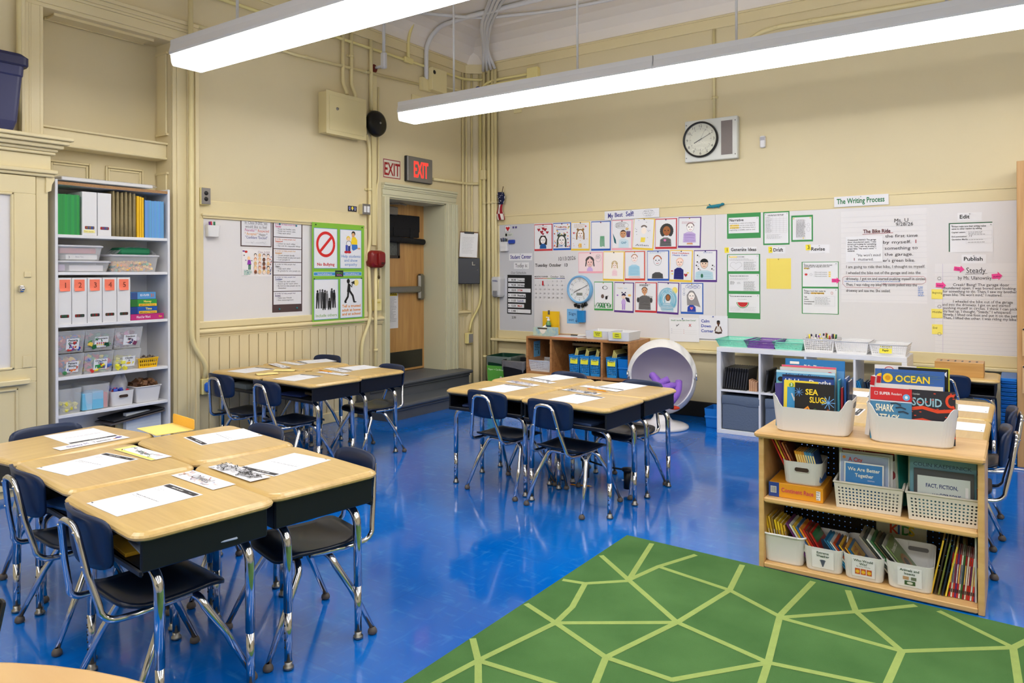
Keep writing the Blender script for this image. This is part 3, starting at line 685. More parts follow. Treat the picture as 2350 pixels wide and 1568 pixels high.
def d6(p, w, h):
    for k in range(12): p.ell(RN.uniform(.05,.9)*w, RN.uniform(.3,.95)*h, .004, .003, RN.choice([BLU,K,S(120,120,130)]), 6)
    p.ringe(.52*w,.68*h,.030,.026,.014,S(120,104,96),10,20,160); p.ell(.52*w,.6*h,.028,.034,S(252,240,230),14); p.poly([(.38*w,.2*h),(.4*w,.36*h),(.62*w,.36*h),(.6*w,.2*h)], S(250,226,90)); p.text('Aslan', .12*w, .06*h, .02, S(90,90,110), 0, fit=.7*w, jit=.1)
def d7(p, w, h):
    face(p,.55*w,.58*h,.048,SK['d'],S(60,60,60),'curly'); body(p,.5*w,.34*h,.12,.02*h,S(120,120,122),S(50,50,52),12); p.ell(.47*w,.24*h,.014,.012,S(230,120,180),8)
def d8(p, w, h):
    face(p,.55*w,.66*h,.042,SK['w'],S(140,120,120),'thin',line=S(150,140,150)); body(p,.52*w,.5*h,.13,.12*h,S(206,186,230),S(160,130,204),14)
    p.lines(.15*w,.86*h,.75*w,.06*h,3,S(200,120,140),.002); p.poly([(.4*w,.05*h),(.42*w,.10*h),(.66*w,.11*h),(.7*w,.05*h)], SK['m'])
def d9(p, w, h):
    p.rect(0,0,w,h,S(250,226,228)); face(p,.48*w,.48*h,.045,S(248,206,200),S(70,64,66),'strand'); p.ringe(.48*w,.52*h,.046,.05,.015,S(80,72,72),12,10,170)
    body(p,.48*w,.24*h,.07,.01*h,S(214,180,230)); p.ringe(.84*w,.72*h,.032,.04,.002,S(150,140,150)); p.lines(.76*w,.84*h,.16*w,.16*h,5,S(120,110,120),.003)
def d10(p, w, h):
    p.rect(0,0,w,h,S(250,244,236)); face(p,.56*w,.5*h,.030,S(252,236,226),S(190,160,90),'strand',line=S(220,200,180)); p.ringe(.56*w,.54*h,.032,.034,.008,S(190,160,90),10,10,170); body(p,.57*w,.36*h,.06,.12*h,S(250,222,226),S(240,190,200),6)
def d11(p, w, h):
    face(p,.5*w,.76*h,.038,S(252,238,234),S(180,120,90),'thin',line=S(190,170,170)); body(p,.48*w,.52*h,.13,.1*h,S(178,220,240),S(130,196,226),14); p.line([(.2*w,.05*h),(.8*w,.05*h)], .004, S(230,120,110))
def d12(p, w, h):
    face(p,.48*w,.66*h,.048,WH,S(180,96,60),'thin'); body(p,.48*w,.24*h,.12,.01*h,S(90,90,92),S(40,40,42),8); p.lines(.1*w,.96*h,.8*w,.03*h,2,S(150,190,220),.003)
def d13(p, w, h):
    p.text('Kind Confident', .08*w,.9*h,.014,RED,1,fit=.8*w); p.text('Happy Calm', .1*w,.83*h,.013,BLU,1,fit=.7*w); face(p,.45*w,.6*h,.04,S(252,226,212),S(240,190,170),'thin'); body(p,.42*w,.42*h,.10,.02*h,S(36,40,130),S(20,24,90),16)
    heart(p,.75*w,.17*h,.018,S(170,30,50)); p.ell(.85*w,.25*h,.012,.006,YEL,8); p.ell(.1*w,.3*h,.012,.005,RED,8); p.ell(.12*w,.2*h,.01,.006,YEL,8)
def d14(p, w, h):
    face(p,.46*w,.55*h,.044,S(236,208,186),S(20,20,22),'cap'); body(p,.46*w,.33*h,.18,.02*h,S(196,222,232),S(150,196,212),9); p.text('the best person', .42*w,.93*h,.010,BLU,0); p.ell(.36*w,.14*h,.012,.02,S(40,110,80),10)
    for x, y in ((.15,.85),(.1,.5),(.85,.5),(.2,.38),(.82,.38),(.14,.62)): p.ell(x*w,y*h,.007,.007,K,8); p.ringe(x*w+.016,y*h-.01,.006,.006,.002,S(110,110,120),8)
def d15(p, w, h):
    for k in range(5): p.ringe(.6*w,.8*h,.022+.002*k,.018,.003,S(80,80,84),12,20*k,300+20*k)
    p.ell(.46*w,.47*h,.018,.022,S(110,90,84),10); p.ell(.68*w,.42*h,.014,.02,K,8); p.line([(.62*w,.36*h),(.78*w,.5*h)],.006,K)
    for k in range(20): x = RN.uniform(.04,.94)*w; p.line([(x,.03*h),(x+RN.uniform(-.02,.02),RN.uniform(.1,.2)*h)], .006, S(60,150,84))
    for k in range(5): p.ringe((.2+.15*k)*w,.1*h,.02,.03,.006,S(40,120,64),10,0,180)
def d16(p, w, h):
    p.poly([(.55*w,.5*h),(.8*w,.46*h),(.86*w,.3*h),(.68*w,.33*h)], S(34,26,54)); face(p,.5*w,.52*h,.028,S(252,226,214),S(44,30,74),'ears'); body(p,.5*w,.42*h,.05,.24*h,S(206,176,232)); p.rect(.42*w,.03*h,.49*w,.24*h,S(180,140,220)); p.rect(.52*w,.03*h,.59*w,.24*h,S(180,140,220))
    p.text('thoughtful', .15*w,.8*h,.010,S(200,170,90),0); p.text('honest',.5*w,.8*h,.010,S(110,170,210),0); p.ell(.82*w,.56*h,.018,.012,S(250,200,120),10); p.ell(.16*w,.55*h,.01,.008,S(160,110,200),8)
def d17(p, w, h):
    p.lines(.2*w,.94*h,.6*w,.05*h,3,K,.004); face(p,.45*w,.72*h,.034,SK['m'],S(90,60,44),'thin'); p.rect(.41*w,.55*h,.50*w,.63*h,SK['m']); body(p,.46*w,.55*h,.13,.03*h,S(120,118,118),S(70,68,70),20)
    for sx in (.14,.78): p.ell(sx*w,.38*h,.014,.026,S(70,68,70),10)
    p.text('Romy',.64*w,.5*h,.014,K,0,jit=.1,slope=-.1)
def d18(p, w, h):
    p.ell(.84*w,.76*h,.028,.032,S(250,228,120),16)
    for k in range(22): p.ringe(.5*w+RN.uniform(-.01,.01),.42*h,.03+.003*k,.035+.004*k,.003,RN.choice([S(120,196,222),S(90,180,210),S(160,214,232)]),14,-40,220)
    p.ell(.52*w,.5*h,.026,.034,S(90,70,56),14); p.ell(.52*w,.5*h,.018,.026,SK['d'],12); scrib(p,.15*w,.04*h,.85*w,.3*h,S(130,200,226),12,.003)
def d19(p, w, h):
    for k in range(9): p.ringe((.28+.07*k)*w,(.9+.03*math.sin(k*2))*h,.016,.014,.0022,S(60,90,170),10)
    for y in (.8,.68,.62): p.ringe(.14*w,y*h,.009,.011,.002,S(60,90,150),8)
    face(p,.5*w,.56*h,.040,S(252,244,240),S(150,146,148),'flow'); body(p,.5*w,.25*h,.085,.01*h,S(40,70,170)); heart(p,.5*w,.13*h,.016,S(240,120,130)); p.ringe(.5*w,.57*h,.036,.05,.004,S(120,116,118),16,0,180)
PD = [(d1,.859,1.090,1.605,1.894,CR_,0,'red-backed portrait of a girl below dark red hearts'),(d2,1.099,1.319,1.608,1.898,CB_,0,'blue-backed portrait strewn with bright hearts and dots'),
 (d3,1.321,1.543,1.599,1.900,CY_,-1,'yellow-backed portrait of a girl with brown pigtails and tiny red dots'),(d4,1.560,1.785,1.594,1.895,CB_,-.5,'blue-backed sheet with only a green scribbled figure'),
 (d5,1.797,2.025,1.595,1.898,CK_,-1,'pink-backed portrait in a pale shirt lettered in blue'),(d6,2.034,2.259,1.592,1.905,CY_,-4,'yellow-backed tilted portrait in pale pencil with a yellow shirt'),
 (d7,2.270,2.494,1.597,1.892,CR_,-.5,'red-backed portrait with dark curly hair and grey jacket'),(d8,2.507,2.733,1.602,1.895,CP_,-1.5,'purple-backed portrait in a lilac sweater'),
 (d9,1.408,1.696,1.362,1.580,CK_,0,'wide pink-backed portrait with dark strands of hair'),(d10,1.699,1.936,1.283,1.583,CY_,-1.5,'yellow-backed faint portrait with blond strands'),
 (d11,1.941,2.161,1.289,1.581,CO_,0,'orange-red-backed portrait in a light blue shirt'),(d12,2.186,2.414,1.287,1.582,CB_,0,'blue-backed portrait of a big round face above a black jacket'),
 (d13,2.420,2.649,1.276,1.582,CY_,-2,'yellow-backed portrait in a dark blue shirt with a red heart'),(d14,2.663,2.887,1.277,1.577,CP_,-.5,'purple-backed portrait in a black cap and pale blue shirt'),
 (d15,1.593,1.809,.979,1.275,CG_,0,'green-backed scribble of a dark shape over green bushes'),(d16,1.823,2.039,.965,1.270,CP_,-1,'purple-backed portrait of a girl with cat ears and lilac clothes'),
 (d17,2.053,2.286,.972,1.271,CR_,-.5,'red-backed portrait in a grey striped sweater'),(d18,2.289,2.512,.964,1.272,CP_,-2,'purple-backed drawing of a face in blue waves under a sun'),
 (d19,2.530,2.754,.971,1.267,CB_,0,'blue-backed portrait with long grey hair and thought bubbles')]
for fn, x0, x1, z0, z1, col, deg, lab in PD: drawing(lab, x0, x1, z0, z1, col, deg, fn)

# signs and charts on the back board --------------------------------
def sign(name, label, x0, x1, z0, z1, col, rows, cat='sign', F='B', lift=LB, deg=0, group=None, pn=True):
    if z1 > 1.92: lift = .0225
    ob, p, w_, h = sheet(name, F, x0, x1, z0, z1, lift, col, label, cat, group, deg)
    for (t, fx, fz, hh, c, wt, fit, jit) in rows: p.text(t, fx*w_, fz*h, hh, c, wt, 'l', fit*w_ if fit else None, jit)
    obj('lettering', p, M_PRINT, ob)
    if pn: pin(ob, p, w_*.5, h-.010, S(190,190,196), .005)
    return ob, p, w_, h
NV = S(40,40,140)
ob, p, w_, h = sign('title_strip', 'white lined strip reading My Best Self above the portraits', 1.721, 2.316, 1.905, 1.995, WH, [('My', .06, .22, .050, NV, 1, .10, .05), ('Best', .19, .30, .045, NV, 1, .15, .05), ('Self!', .40, .30, .048, NV, 1, .15, .05)], deg=.6)
q = Pr(p.o, p.u, p.vv); q.ringe(.81*w_, .52*h, .06, .035, .0012, S(80,80,90), 20)
for k, t in enumerate(('How do I feel', 'when I am at', 'my best?')): q.text(t, .81*w_, (.68-.22*k)*h, .012, S(60,60,70), 0, 'c')
for k in range(4): q.rect(0, (.1+.22*k)*h, w_, (.1+.22*k)*h+.0008, S(190,200,215))
obj('small_writing', q, M_PRINT, ob)
sign('title_strip', 'white strip reading Student Center at the left end of the board', .522, .829, 1.505, 1.583, WH, [('Student', .06, .25, .042, NV, 1, .42, .05), ('Center', .54, .25, .042, NV, 1, .42, .05)])
sign('title_strip', 'small white strip reading Today is', .587, .787, 1.411, 1.483, WH, [('Today is:', .08, .25, .042, K, 0, .84, .05)])
sign('title_strip', 'white strip reading The Writing Process in green above the charts', 3.909, 4.326, 1.920, 2.008, WH, [('The Writing Process', .05, .30, .045, S(20,120,70), 1, .88, .04)], deg=.4)
for nm, lab, a, b, c, d, t, fit in (('title_strip','white card reading Generate Ideas',2.996,3.255,1.545,1.600,'Generate Ideas',.9),('title_strip','white card reading Draft',3.389,3.503,1.534,1.592,'Draft',.75),
        ('title_strip','white card reading Revise',3.705,3.869,1.531,1.605,'Revise',.70),('title_strip','white card reading Edit near the wooden wardrobe',4.808,4.969,1.763,1.827,'Edit',.42),('title_strip','white card reading Publish',4.835,4.995,1.432,1.500,'Publish',.80)):
    sign(nm, lab, a, b, c, d, WH, [(t, .08, .30, .030, K, 1, fit, 0)], deg=-.5)
for n_, x0, x1, z0, z1 in (('1',2.959,2.999,1.548,1.597),('2',3.357,3.391,1.541,1.596),('3',3.675,3.717,1.558,1.607)):
    sign('sticky_note', 'yellow sticky square numbered beside the card %s' % {'1':'Generate Ideas','2':'Draft','3':'Revise'}[n_], x0, x1, z0, z1, S(250,230,60), [(n_, .3, .25, .032, K, 0, None, .05)], 'note', deg=4, pn=False, lift=LB+.0012)
def chart(name, label, x0, x1, z0, z1, sheets, col=S(64,150,84), cat='chart', deg=0):
    ob, p, w_, h = sheet(name, 'B', x0, x1, z0, z1, LB, col, label, cat, None, deg)
    out = []
    for (a, b, c, d) in sheets:
        i, q, iw, ih = inner(ob, 'white_sheet', p, a-x0, c-z0, b-x0, d-z0, WH); out.append((i, q, iw, ih))
        for sx in (.05,.95): pin(ob, q, sx*iw, ih-.012, S(170,176,180), .004)
    return ob, out
ob, o_ = chart('green_chart', 'green card headed Narrative at the upper left of the charts', 2.982,3.289,1.678,1.912, [(2.997,3.273,1.726,1.870)])
i, q, iw, ih = o_[0]; q.text('Narrative', .03*iw, .76*ih, .024, K, 1); 
for k, t in enumerate(('A narrative is a piece of writing that','tells a story. It can be a true story or','an imagined one. Narratives have a','beginning, a middle, and an end.')): 
    if k in (1,2): q.rect(.05*iw, (.60-.14*k)*ih-.003, .35*iw, (.60-.14*k)*ih+.012, S(250,214,90))
    q.text(t, .03*iw, (.60-.14*k)*ih, .0105, S(60,60,64), 0, 'l', .86*iw)
obj('printing', q, M_PRINT, i)
ob, o_ = chart('green_chart', 'green card with a printed checklist grid between Narrative and a smaller card', 3.311,3.539,1.611,1.910, [(3.322,3.530,1.625,1.897)])
i, q, iw, ih = o_[0]; q.lines(.15*iw,.93*ih,.7*iw,.03*ih,2,S(70,70,74),.004); q.lines(.05*iw,.85*ih,.28*iw,.5*ih,12,S(110,110,114),.0025)
for k in range(8): q.rect(.05*iw,(.35+.065*k)*ih,.95*iw,(.35+.065*k)*ih+.0008,S(170,170,174))
for k in range(5): q.rect((.35+.15*k)*iw,.35*ih,(.35+.15*k)*iw+.0008,.87*ih,S(170,170,174))
q.lines(.1*iw,.28*ih,.7*iw,.12*ih,4,S(130,130,134),.002); obj('printing', q, M_PRINT, i)
ob, o_ = chart('green_chart', 'smaller green card with dense grey print and yellow corner marks', 3.554,3.735,1.634,1.865, [(3.566,3.724,1.650,1.848)])
i, q, iw, ih = o_[0]; q.lines(.2*iw,.88*ih,.5*iw,.76*ih,26,S(110,110,114),.0022,.2); q.ringe(.85*iw,.66*ih,.012,.012,.001,GR,8); q.ringe(.85*iw,.45*ih,.014,.02,.001,GR,8)
for x, y in ((.05,.93),(.92,.95),(.55,.05)): q.rect(x*iw,y*ih,x*iw+.01,y*ih+.008,YEL)
obj('printing', q, M_PRINT, i)
ob, o_ = chart('green_chart', 'tall green strip of three printed sheets below Generate Ideas', 2.981,3.283,.943,1.533, [(2.990,3.272,1.377,1.527),(2.998,3.274,1.196,1.352),(2.997,3.277,.997,1.168)])
i, q, iw, ih = o_[0]; q.lines(.05*iw,.86*ih,.5*iw,.01,1,K,.005,.0); q.rect(.04*iw,.84*ih,.3*iw,.91*ih,S(250,220,110)); q.lines(.05*iw,.74*ih,.85*iw,.07*ih,2,GR,.002)
q.ringe(.18*iw,.36*ih,.028,.030,.0012,GR,14,30,200); q.ringe(.36*iw,.36*ih,.028,.030,.0012,GR,14,-20,150); q.line([(.07*iw,.34*ih),(.27*iw,.05*ih),(.46*iw,.34*ih)],.0012,GR); q.lines(.52*iw,.55*ih,.42*iw,.45*ih,9,S(100,100,104),.002); obj('printing', q, M_PRINT, i)
i, q, iw, ih = o_[1]; q.lines(.05*iw,.86*ih,.6*iw,.01,1,K,.005,.0); q.lines(.05*iw,.74*ih,.85*iw,.07*ih,2,GR,.002); q.lines(.05*iw,.55*ih,.16*iw,.15*ih,4,S(80,80,84),.0022); q.lines(.28*iw,.5*ih,.15*iw,.07*ih,2,S(80,80,84),.0022); q.lines(.5*iw,.55*ih,.44*iw,.5*ih,10,S(100,100,104),.002); obj('printing', q, M_PRINT, i)
i, q, iw, ih = o_[2]; q.lines(.05*iw,.86*ih,.7*iw,.01,1,K,.005,.0); q.lines(.3*iw,.72*ih,.35*iw,.01,1,GR,.002)
for r_, c in ((.056,S(60,140,70)),(.050,S(230,240,220)),(.046,S(206,44,48))): q.ell(.46*iw,.56*ih,r_,r_*.92,c,20,180,360)
for k in range(6): q.ell(.46*iw-.03+.012*k,.50*ih-.008*(k%2),.002,.003,K,6)
q.lines(.05*iw,.3*ih,.38*iw,.2*ih,5,S(190,190,194),.0015); q.lines(.5*iw,.3*ih,.42*iw,.2*ih,5,S(190,190,194),.0015); obj('printing', q, M_PRINT, i)
ob, o_ = chart('green_chart', 'green strip of two printed sheets below Revise', 3.641,3.941,1.005,1.457, [(3.649,3.936,1.241,1.452),(3.649,3.934,1.010,1.226)])
i, q, iw, ih = o_[0]; q.text('Writers elaborate, or say more, about the most', .04*iw,.86*ih,.011,K,1,'l',.8*iw); q.text('important part by using talk, action, and', .04*iw,.80*ih,.011,K,1,'l',.72*iw); q.rect(.04*iw,.725*ih,.18*iw,.775*ih,S(250,214,90)); q.text('thought', .04*iw,.73*ih,.011,K,1)
q.ell(.10*iw,.5*ih,.012,.010,S(200,50,50),10); q.ringe(.24*iw,.5*ih,.010,.010,.0012,GR,8)
for k, t in enumerate(('What would someone','What would someone','What would someone')): q.text('• '+t, .32*iw,(.57-.08*k)*ih,.010,S(110,110,114),0,'l',.38*iw); q.rect(.74*iw,(.565-.08*k)*ih,.80*iw,(.615-.08*k)*ih,S(250,214,90))
obj('printing', q, M_PRINT, i)
i, q, iw, ih = o_[1]; q.text('Writers hook their reader by', .04*iw,.87*ih,.012,K,1,'l',.62*iw); q.rect(.24*iw,.775*ih,.62*iw,.84*ih,S(250,200,80)); q.text('writing a strong beginning.', .04*iw,.79*ih,.012,K,1,'l',.58*iw)
for k, t in enumerate(('Talk','Action','Onomatopoeia','Description')): q.text(t, .04*iw,(.63-.09*k)*ih,.010,K,1)
q.frame(.33*iw,.30*ih,.92*iw,.70*ih,.0008,S(180,180,184)); q.lines(.36*iw,.64*ih,.5*iw,.28*ih,7,S(120,120,124),.002); q.ringe(.84*iw,.82*ih,.008,.012,.002,S(200,90,40),8); obj('printing', q, M_PRINT, i)
ob, p, w_, h = sheet('lined_pad_sheet','B',3.339,3.551,1.219,1.490,LB,S(248,226,110),'plain yellow lined sheet below Draft','paper')
for k in range(22): p.rect(0,.012+k*.0115,w_,.0125+k*.0115,S(226,200,90))
p.rect(.14*w_,0,.145*w_,h,S(230,190,90)); obj('ruled_lines', p, M_PRINT, ob); pin(ob, p, w_*.5, h-.008, S(190,170,80), .005)
ob, o_ = chart('edit_sheet', 'printed editing sheet on dark green card below Edit', 4.749,5.037,1.524,1.750, [(4.757,5.042,1.519,1.742)], S(24,90,56))
i, q, iw, ih = o_[0]; q.text('Writers make sure their writing makes', .04*iw,.88*ih,.013,K,1,'l',.80*iw); q.text('sense to other readers by editing', .04*iw,.80*ih,.013,K,1,'l',.70*iw)
for t, y in (('Capital Letters',.68),('End punctuation',.53),('Quotation Marks',.43)): q.text(t, .04*iw,y*ih,.011,K,1)
q.text('. ! ?', .42*iw,.53*ih,.014,K,1); q.frame(.38*iw,.30*ih,.97*iw,.74*ih,.0008,S(180,180,184)); q.rect(.38*iw,.58*ih,.97*iw,.584*ih,S(180,180,184)); q.rect(.38*iw,.47*ih,.97*iw,.474*ih,S(180,180,184)); q.lines(.43*iw,.70*ih,.4*iw,.09*ih,3,S(90,90,94),.0025); q.lines(.40*iw,.43*ih,.5*iw,.01,1,S(90,90,94),.0025); q.lines(.42*iw,.34*ih,.4*iw,.01,1,S(90,90,94),.0025); obj('printing', q, M_PRINT, i)
# The Bike Ride chart
ob, p, w_, h = sheet('chart_paper','B',3.961,4.599,1.112,1.880,LB,S(232,230,232),'big lined chart paper titled The Bike Ride','chart')
for k in range(17): p.rect(0,.02+k*.0435,w_,.021+k*.0435,S(200,200,208))
obj('ruled_lines', p, M_PRINT, ob)
q = Pr(p.o+p.n*.002, p.u, p.vv); HW = S(50,48,54); RB = S(160,30,50)
q.text('Ms. U', .63*w_, .86*h, .032, HW, 0, jit=.08); q.text('9/28/26', .65*w_, .82*h, .030, HW, 0, 'l', .20*w_, jit=.08)
q.text('The Bike Ride', .27*w_, .755*h, .030, S(90,20,30), 1, 'l', .32*w_, .05); q.line([(.26*w_,.742*h),(.62*w_,.75*h)], .003, RB)
for t, y, x, f in (('the first time',.70,.53,.37),('by myself.',.635,.50,.33),('something to',.57,.52,.38),('the garage.',.505,.52,.33),("er's green bike.",.44,.50,.37)): q.text(t, x*w_, y*h, .026, HW, 0, 'l', f*w_, .05)
q.text('I', .87*w_, .635*h, .028, RB, 1)
for t, y, f in (('I am going to ride that bike, I thought to myself.',.375,.92),('I wheeled the bike out of the garage and into the',.31,.87),('driveway. I got on and started pushing myself in circles',.245,.92),('Then, I was riding my bike! My mom pulled into the',.18,.83),('driveway and saw me. She smiled.',.115,.53)): q.text(t, .06*w_, y*h, .024, HW, 0, 'l', f*w_, .04)
q.line([(.02*w_,.2*h),(.02*w_,.27*h),(.05*w_,.285*h),(.96*w_,.285*h),(.985*w_,.265*h),(.985*w_,.225*h),(.95*w_,.205*h),(.5*w_,.205*h),(.46*w_,.16*h),(.06*w_,.165*h),(.02*w_,.2*h)], .0022, S(180,80,90))
q.lines(.04*w_,.228*h,.9*w_,.01,1,S(120,150,210),.004); q.lines(.9*w_,.17*h,.07*w_,.09*h,6,S(100,140,210),.005)
obj('handwriting', q, M_PRINT, ob)
i, q, iw, ih = inner(ob, 'pasted_slip', p, 3.999-3.961, 1.450-1.112, 4.279-3.961, 1.665-1.112, WH, .004)
for k, t in enumerate(('Creeeeeeek! BANG! The garage','door thundered open. I was','bored and looking for something',"to do. Then, I saw my brother's",'green bike. "He won\'t mind." I','muttered.')): q.text(t, .05*iw,(.84-.085*k)*ih,.0125,S(40,40,44),1,'l',(.78 if k < 5 else .2)*iw)
q.text('"He won\'t mind', .30*iw,.22*ih,.022,HW,0,'l',.65*iw,.05); q.text('I', .22*iw,.06*ih,.022,RB,1); q.text('muttered.', .34*iw,.06*ih,.022,HW,0,'l',.42*iw,.05); obj('handwriting', q, M_PRINT, i)
# Steady chart
ob, p, w_, h = sheet('chart_paper','B',4.653,5.21,.651,1.431,LB,S(230,228,230),'big lined chart paper titled Steady beside the wooden wardrobe','chart')
for k in range(24): p.rect(0,.02+k*.030,w_,.021+k*.030,S(196,198,206))
p.rect(.095*w_,0,.099*w_,h,S(200,190,214))
for y in (.85,.565,.285): p.ringe(.055*w_, y*h, .012, .012, .002, S(70,70,76), 12)
obj('ruled_lines', p, M_PRINT, ob)
q = Pr(p.o+p.n*.0015, p.u, p.vv); q.text('Steady', .38*w_,.905*h,.044,HW,0,'l',.23*w_,.04); q.line([(.37*w_,.893*h),(.63*w_,.90*h)],.0025,HW); q.text('by Ms. Ulanowsky', .28*w_,.84*h,.028,HW,0,'l',.40*w_,.04)
for k, (t, x, f) in enumerate((('Creak! Bang! The garage door',.22,.66),('thundered open. I was bored and looking',.10,.85),("for something to do. Then, I saw my brother's",.10,.89),('green bike. "He won\'t mind," I muttered.',.10,.70),('',0,0),('I wheeled the bike out of the garage',.22,.70),('and into the driveway. I got on and started',.09,.80),('pushing myself in circles. I think I can pick',.10,.87),('my feet up, I thought, "Steady," I whispered.',.10,.80),('Slowly, I lifted one foot and put it on the pedal',.10,.90),('Then, I lifted the other. I was riding my bike!',.10,.87))):
    if t: q.text(t, x*w_, (.775-.0335*k)*h, .021, HW, 0, 'l', f*w_, .04)
obj('handwriting', q, M_PRINT, ob)
for lab, t, a, b, c, d in (('yellow sticky note reading Beginning','Beginning',4.629,4.708,1.151,1.228),('yellow sticky note reading Middle','Middle',4.628,4.707,.999,1.072),('yellow sticky note reading End','End',4.632,4.707,.871,.949)):
    sign('sticky_note', lab, a, b, c, d, S(248,232,110), [(t, .08, .55, .016, K, 0, min(.85,.14*len(t)), .04)], 'note', pn=False, lift=LB+.0025)
def arrow_note(label, t, x0, x1, z0, z1, d):
    c, u, v = frame_of('B', x0, z0, LB+.004, d); w_, h = x1-x0, z1-z0; mb = MB(); n = u.cross(v); pts = [(0,.22),(.6,.22),(.6,0),(1,.5),(.6,1),(.6,.78),(0,.78)]
    mb.prism([(a*w_, b*h) for a, b in pts], c, u, v, n*.0008, S(240,70,150)); ob = tag(obj('arrow_note', mb, M_PRINT), label, 'note'); p = Pr(c+n*.0008, u, v); p.text(t, .12*w_, .38*h, .012, S(60,20,50), 0, jit=.05); obj('handwriting', p, M_PRINT, ob)
arrow_note('pink arrow note pasted between Revise sheets and the big chart', 'Like This', 3.887,3.952,1.267,1.323, 0)
arrow_note('pink arrow note reading Title beside the Steady heading', 'Title', 4.780,4.851,1.365,1.422, -8)
arrow_note('pink arrow note reading Author right of the Steady heading', 'Author', 5.036,5.103,1.296,1.363, 6)
arrow_note('pink arrow note reading Indent at the Steady margin', 'Indent', 4.658,4.728,1.232,1.293, -3)
# schedule chart
ob, p, w_, h = sheet('schedule_chart','B',.496,.821,.912,1.345,LB,S(24,24,26),'black pocket chart listing the class times','chart',deg=-.6)
obj('stitching', p.frame(.006,.006,w_-.006,h-.006,.002,S(60,60,64)) or p, M_PRINT, ob)
for k, (a, t) in enumerate((('8:30',"Today's Fact"),('9:20','Writing'),('10:10','STEM'),('11:00','Reading'),('11:55','Lunch'),('12:50','Math'),('1:40',''))):
    y = h-.075-k*.0575; full = k in (2, 6)
    i, q, iw, ih = inner(ob, 'time_card', p, .012, y, w_-.012 if full else .012+(.22 if k < 2 else .235)+(-.02 if k == 5 else 0), y+.040, WH)
    q.text(str(k+1), .006, .010, .018, K, 0); q.text(a, .045, .009, .022, K, 1, 'l', .062); q.rect(.125, 0, .1262, ih, K)
    if t: q.text(t, .13, .010, .020 if k else .012, {'STEM':RED,'Math':S(190,60,40),'Lunch':NV}.get(t, K), 1, 'l', min(.10, .016*len(t)))
    obj('printing', q, M_PRINT, i)
# calendar
ob, p, w_, h = sheet('calendar','B',.851,1.256,1.048,1.344,LB,S(228,226,228),'white monthly planner for October with a rainbow bar','calendar')
p.text('MONTHLY PLANNER', .01, h-.024, .014, K, 1, 'l', .42*w_); p.text('October  2026', .52*w_, h-.028, .022, HW, 0, 'l', .44*w_, .05)
for k, c in enumerate((S(140,20,30),S(200,50,40),S(226,130,40),S(150,180,60),S(60,150,110),S(50,110,190),S(40,50,130))): p.rect(.008+k*.055, h-.040, .008+(k+1)*.055, h-.034, c)
for k in range(8): p.rect(.008+k*.055, .0, .0088+k*.055, h-.05, S(190,190,194))
for k in range(6): p.rect(.008, .006+k*.044, .393, .0068+k*.044, S(190,190,194))
dd = 1
for r_ in range(5):
    for c_ in range(7):
        if r_ == 0 and c_ < 4: continue
        if dd > 31: break
        p.text(str(dd), .016+c_*.055, h-.075-r_*.044, .017, S(70,70,74), 0, jit=.06); dd += 1
p.poly([(.118,.175),(.133,.20),(.127,.20),(.127,.232),(.109,.232),(.109,.20),(.103,.20)], RED)
obj('printing', p, M_PRINT, ob)
# small blue-rimmed clock
def wall_clock(name, label, cx, cz, ry, rimmat, facecol, num, y0, depth, rimw, hands, digital=False, group=None):
    t = thing(name, label, 'clock', (cx, y0, cz)); R_ = ry
    obj('rim', MB().lathe([(R_-rimw,-depth*.55),(R_-rimw*.8,-depth),(R_-rimw*.3,-depth*1.05),(R_,-depth*.7),(R_,0)], (0,0,0), 40, axis='y'), rimmat, t)
    f = Pr((0,-depth*.5,0),(1,0,0),(0,0,1)); f.ell(0,0,R_-rimw*.9,R_-rimw*.9,facecol,40); rr_ = R_-rimw
    for k in range(60): a = math.radians(6*k); l = .05 if k % 5 else .09; f.line([(rr_*.72*math.sin(a),rr_*.72*math.cos(a)),(rr_*(.72-l)*math.sin(a),rr_*(.72-l)*math.cos(a))], .0012 if k % 5 else .0026, K)
    for k in range(1, 13): a = math.radians(30*k); f.text(str(k), rr_*.85*math.sin(a), rr_*.85*math.cos(a)-.5*num, num, K if not digital else {1:YEL,11:YEL,4:RED,8:GRN}.get(k, S(60,60,60)), 0, 'c')
    if digital: f.rect(-.035,-rr_*.5,.035,-rr_*.28,S(60,66,60)); f.rect(-.03,-rr_*.48,.03,-rr_*.30,S(120,128,116)); f.text('2:10', 0, -rr_*.46, .016, K, 0, 'c')
    obj('dial', f, M_PRINT, t); hd = Pr((0,-depth*.5-.006,0),(1,0,0),(0,0,1))
    for L_, wd, a, c in hands: a = math.radians(a); hd.line([(-L_*.18*math.sin(a),-L_*.18*math.cos(a)),(L_*math.sin(a),L_*math.cos(a))], wd, c)
    hd.ell(0,0,.006,.006,K,12); obj('hands', hd, M_PRINT, t)
    g = MB().lathe([(R_-rimw*.8,-depth*.9),(R_*.5,-depth*.96),(.001,-depth*.98)], (0,0,0), 40, axis='y'); obj('glass', g, M_GLASS, t); return t
wall_clock('learning_clock', 'round light blue clock with a digital window on the whiteboard', 1.434, 1.193, .147, mat('sky_blue_plastic', S(122,180,226), .35), S(238,238,238), .020, YB-.013, .045, .022, [(.075,.008,245,S(70,66,60)),(.105,.005,65,S(60,60,60)),(.10,.002,262,S(120,120,120))], True)
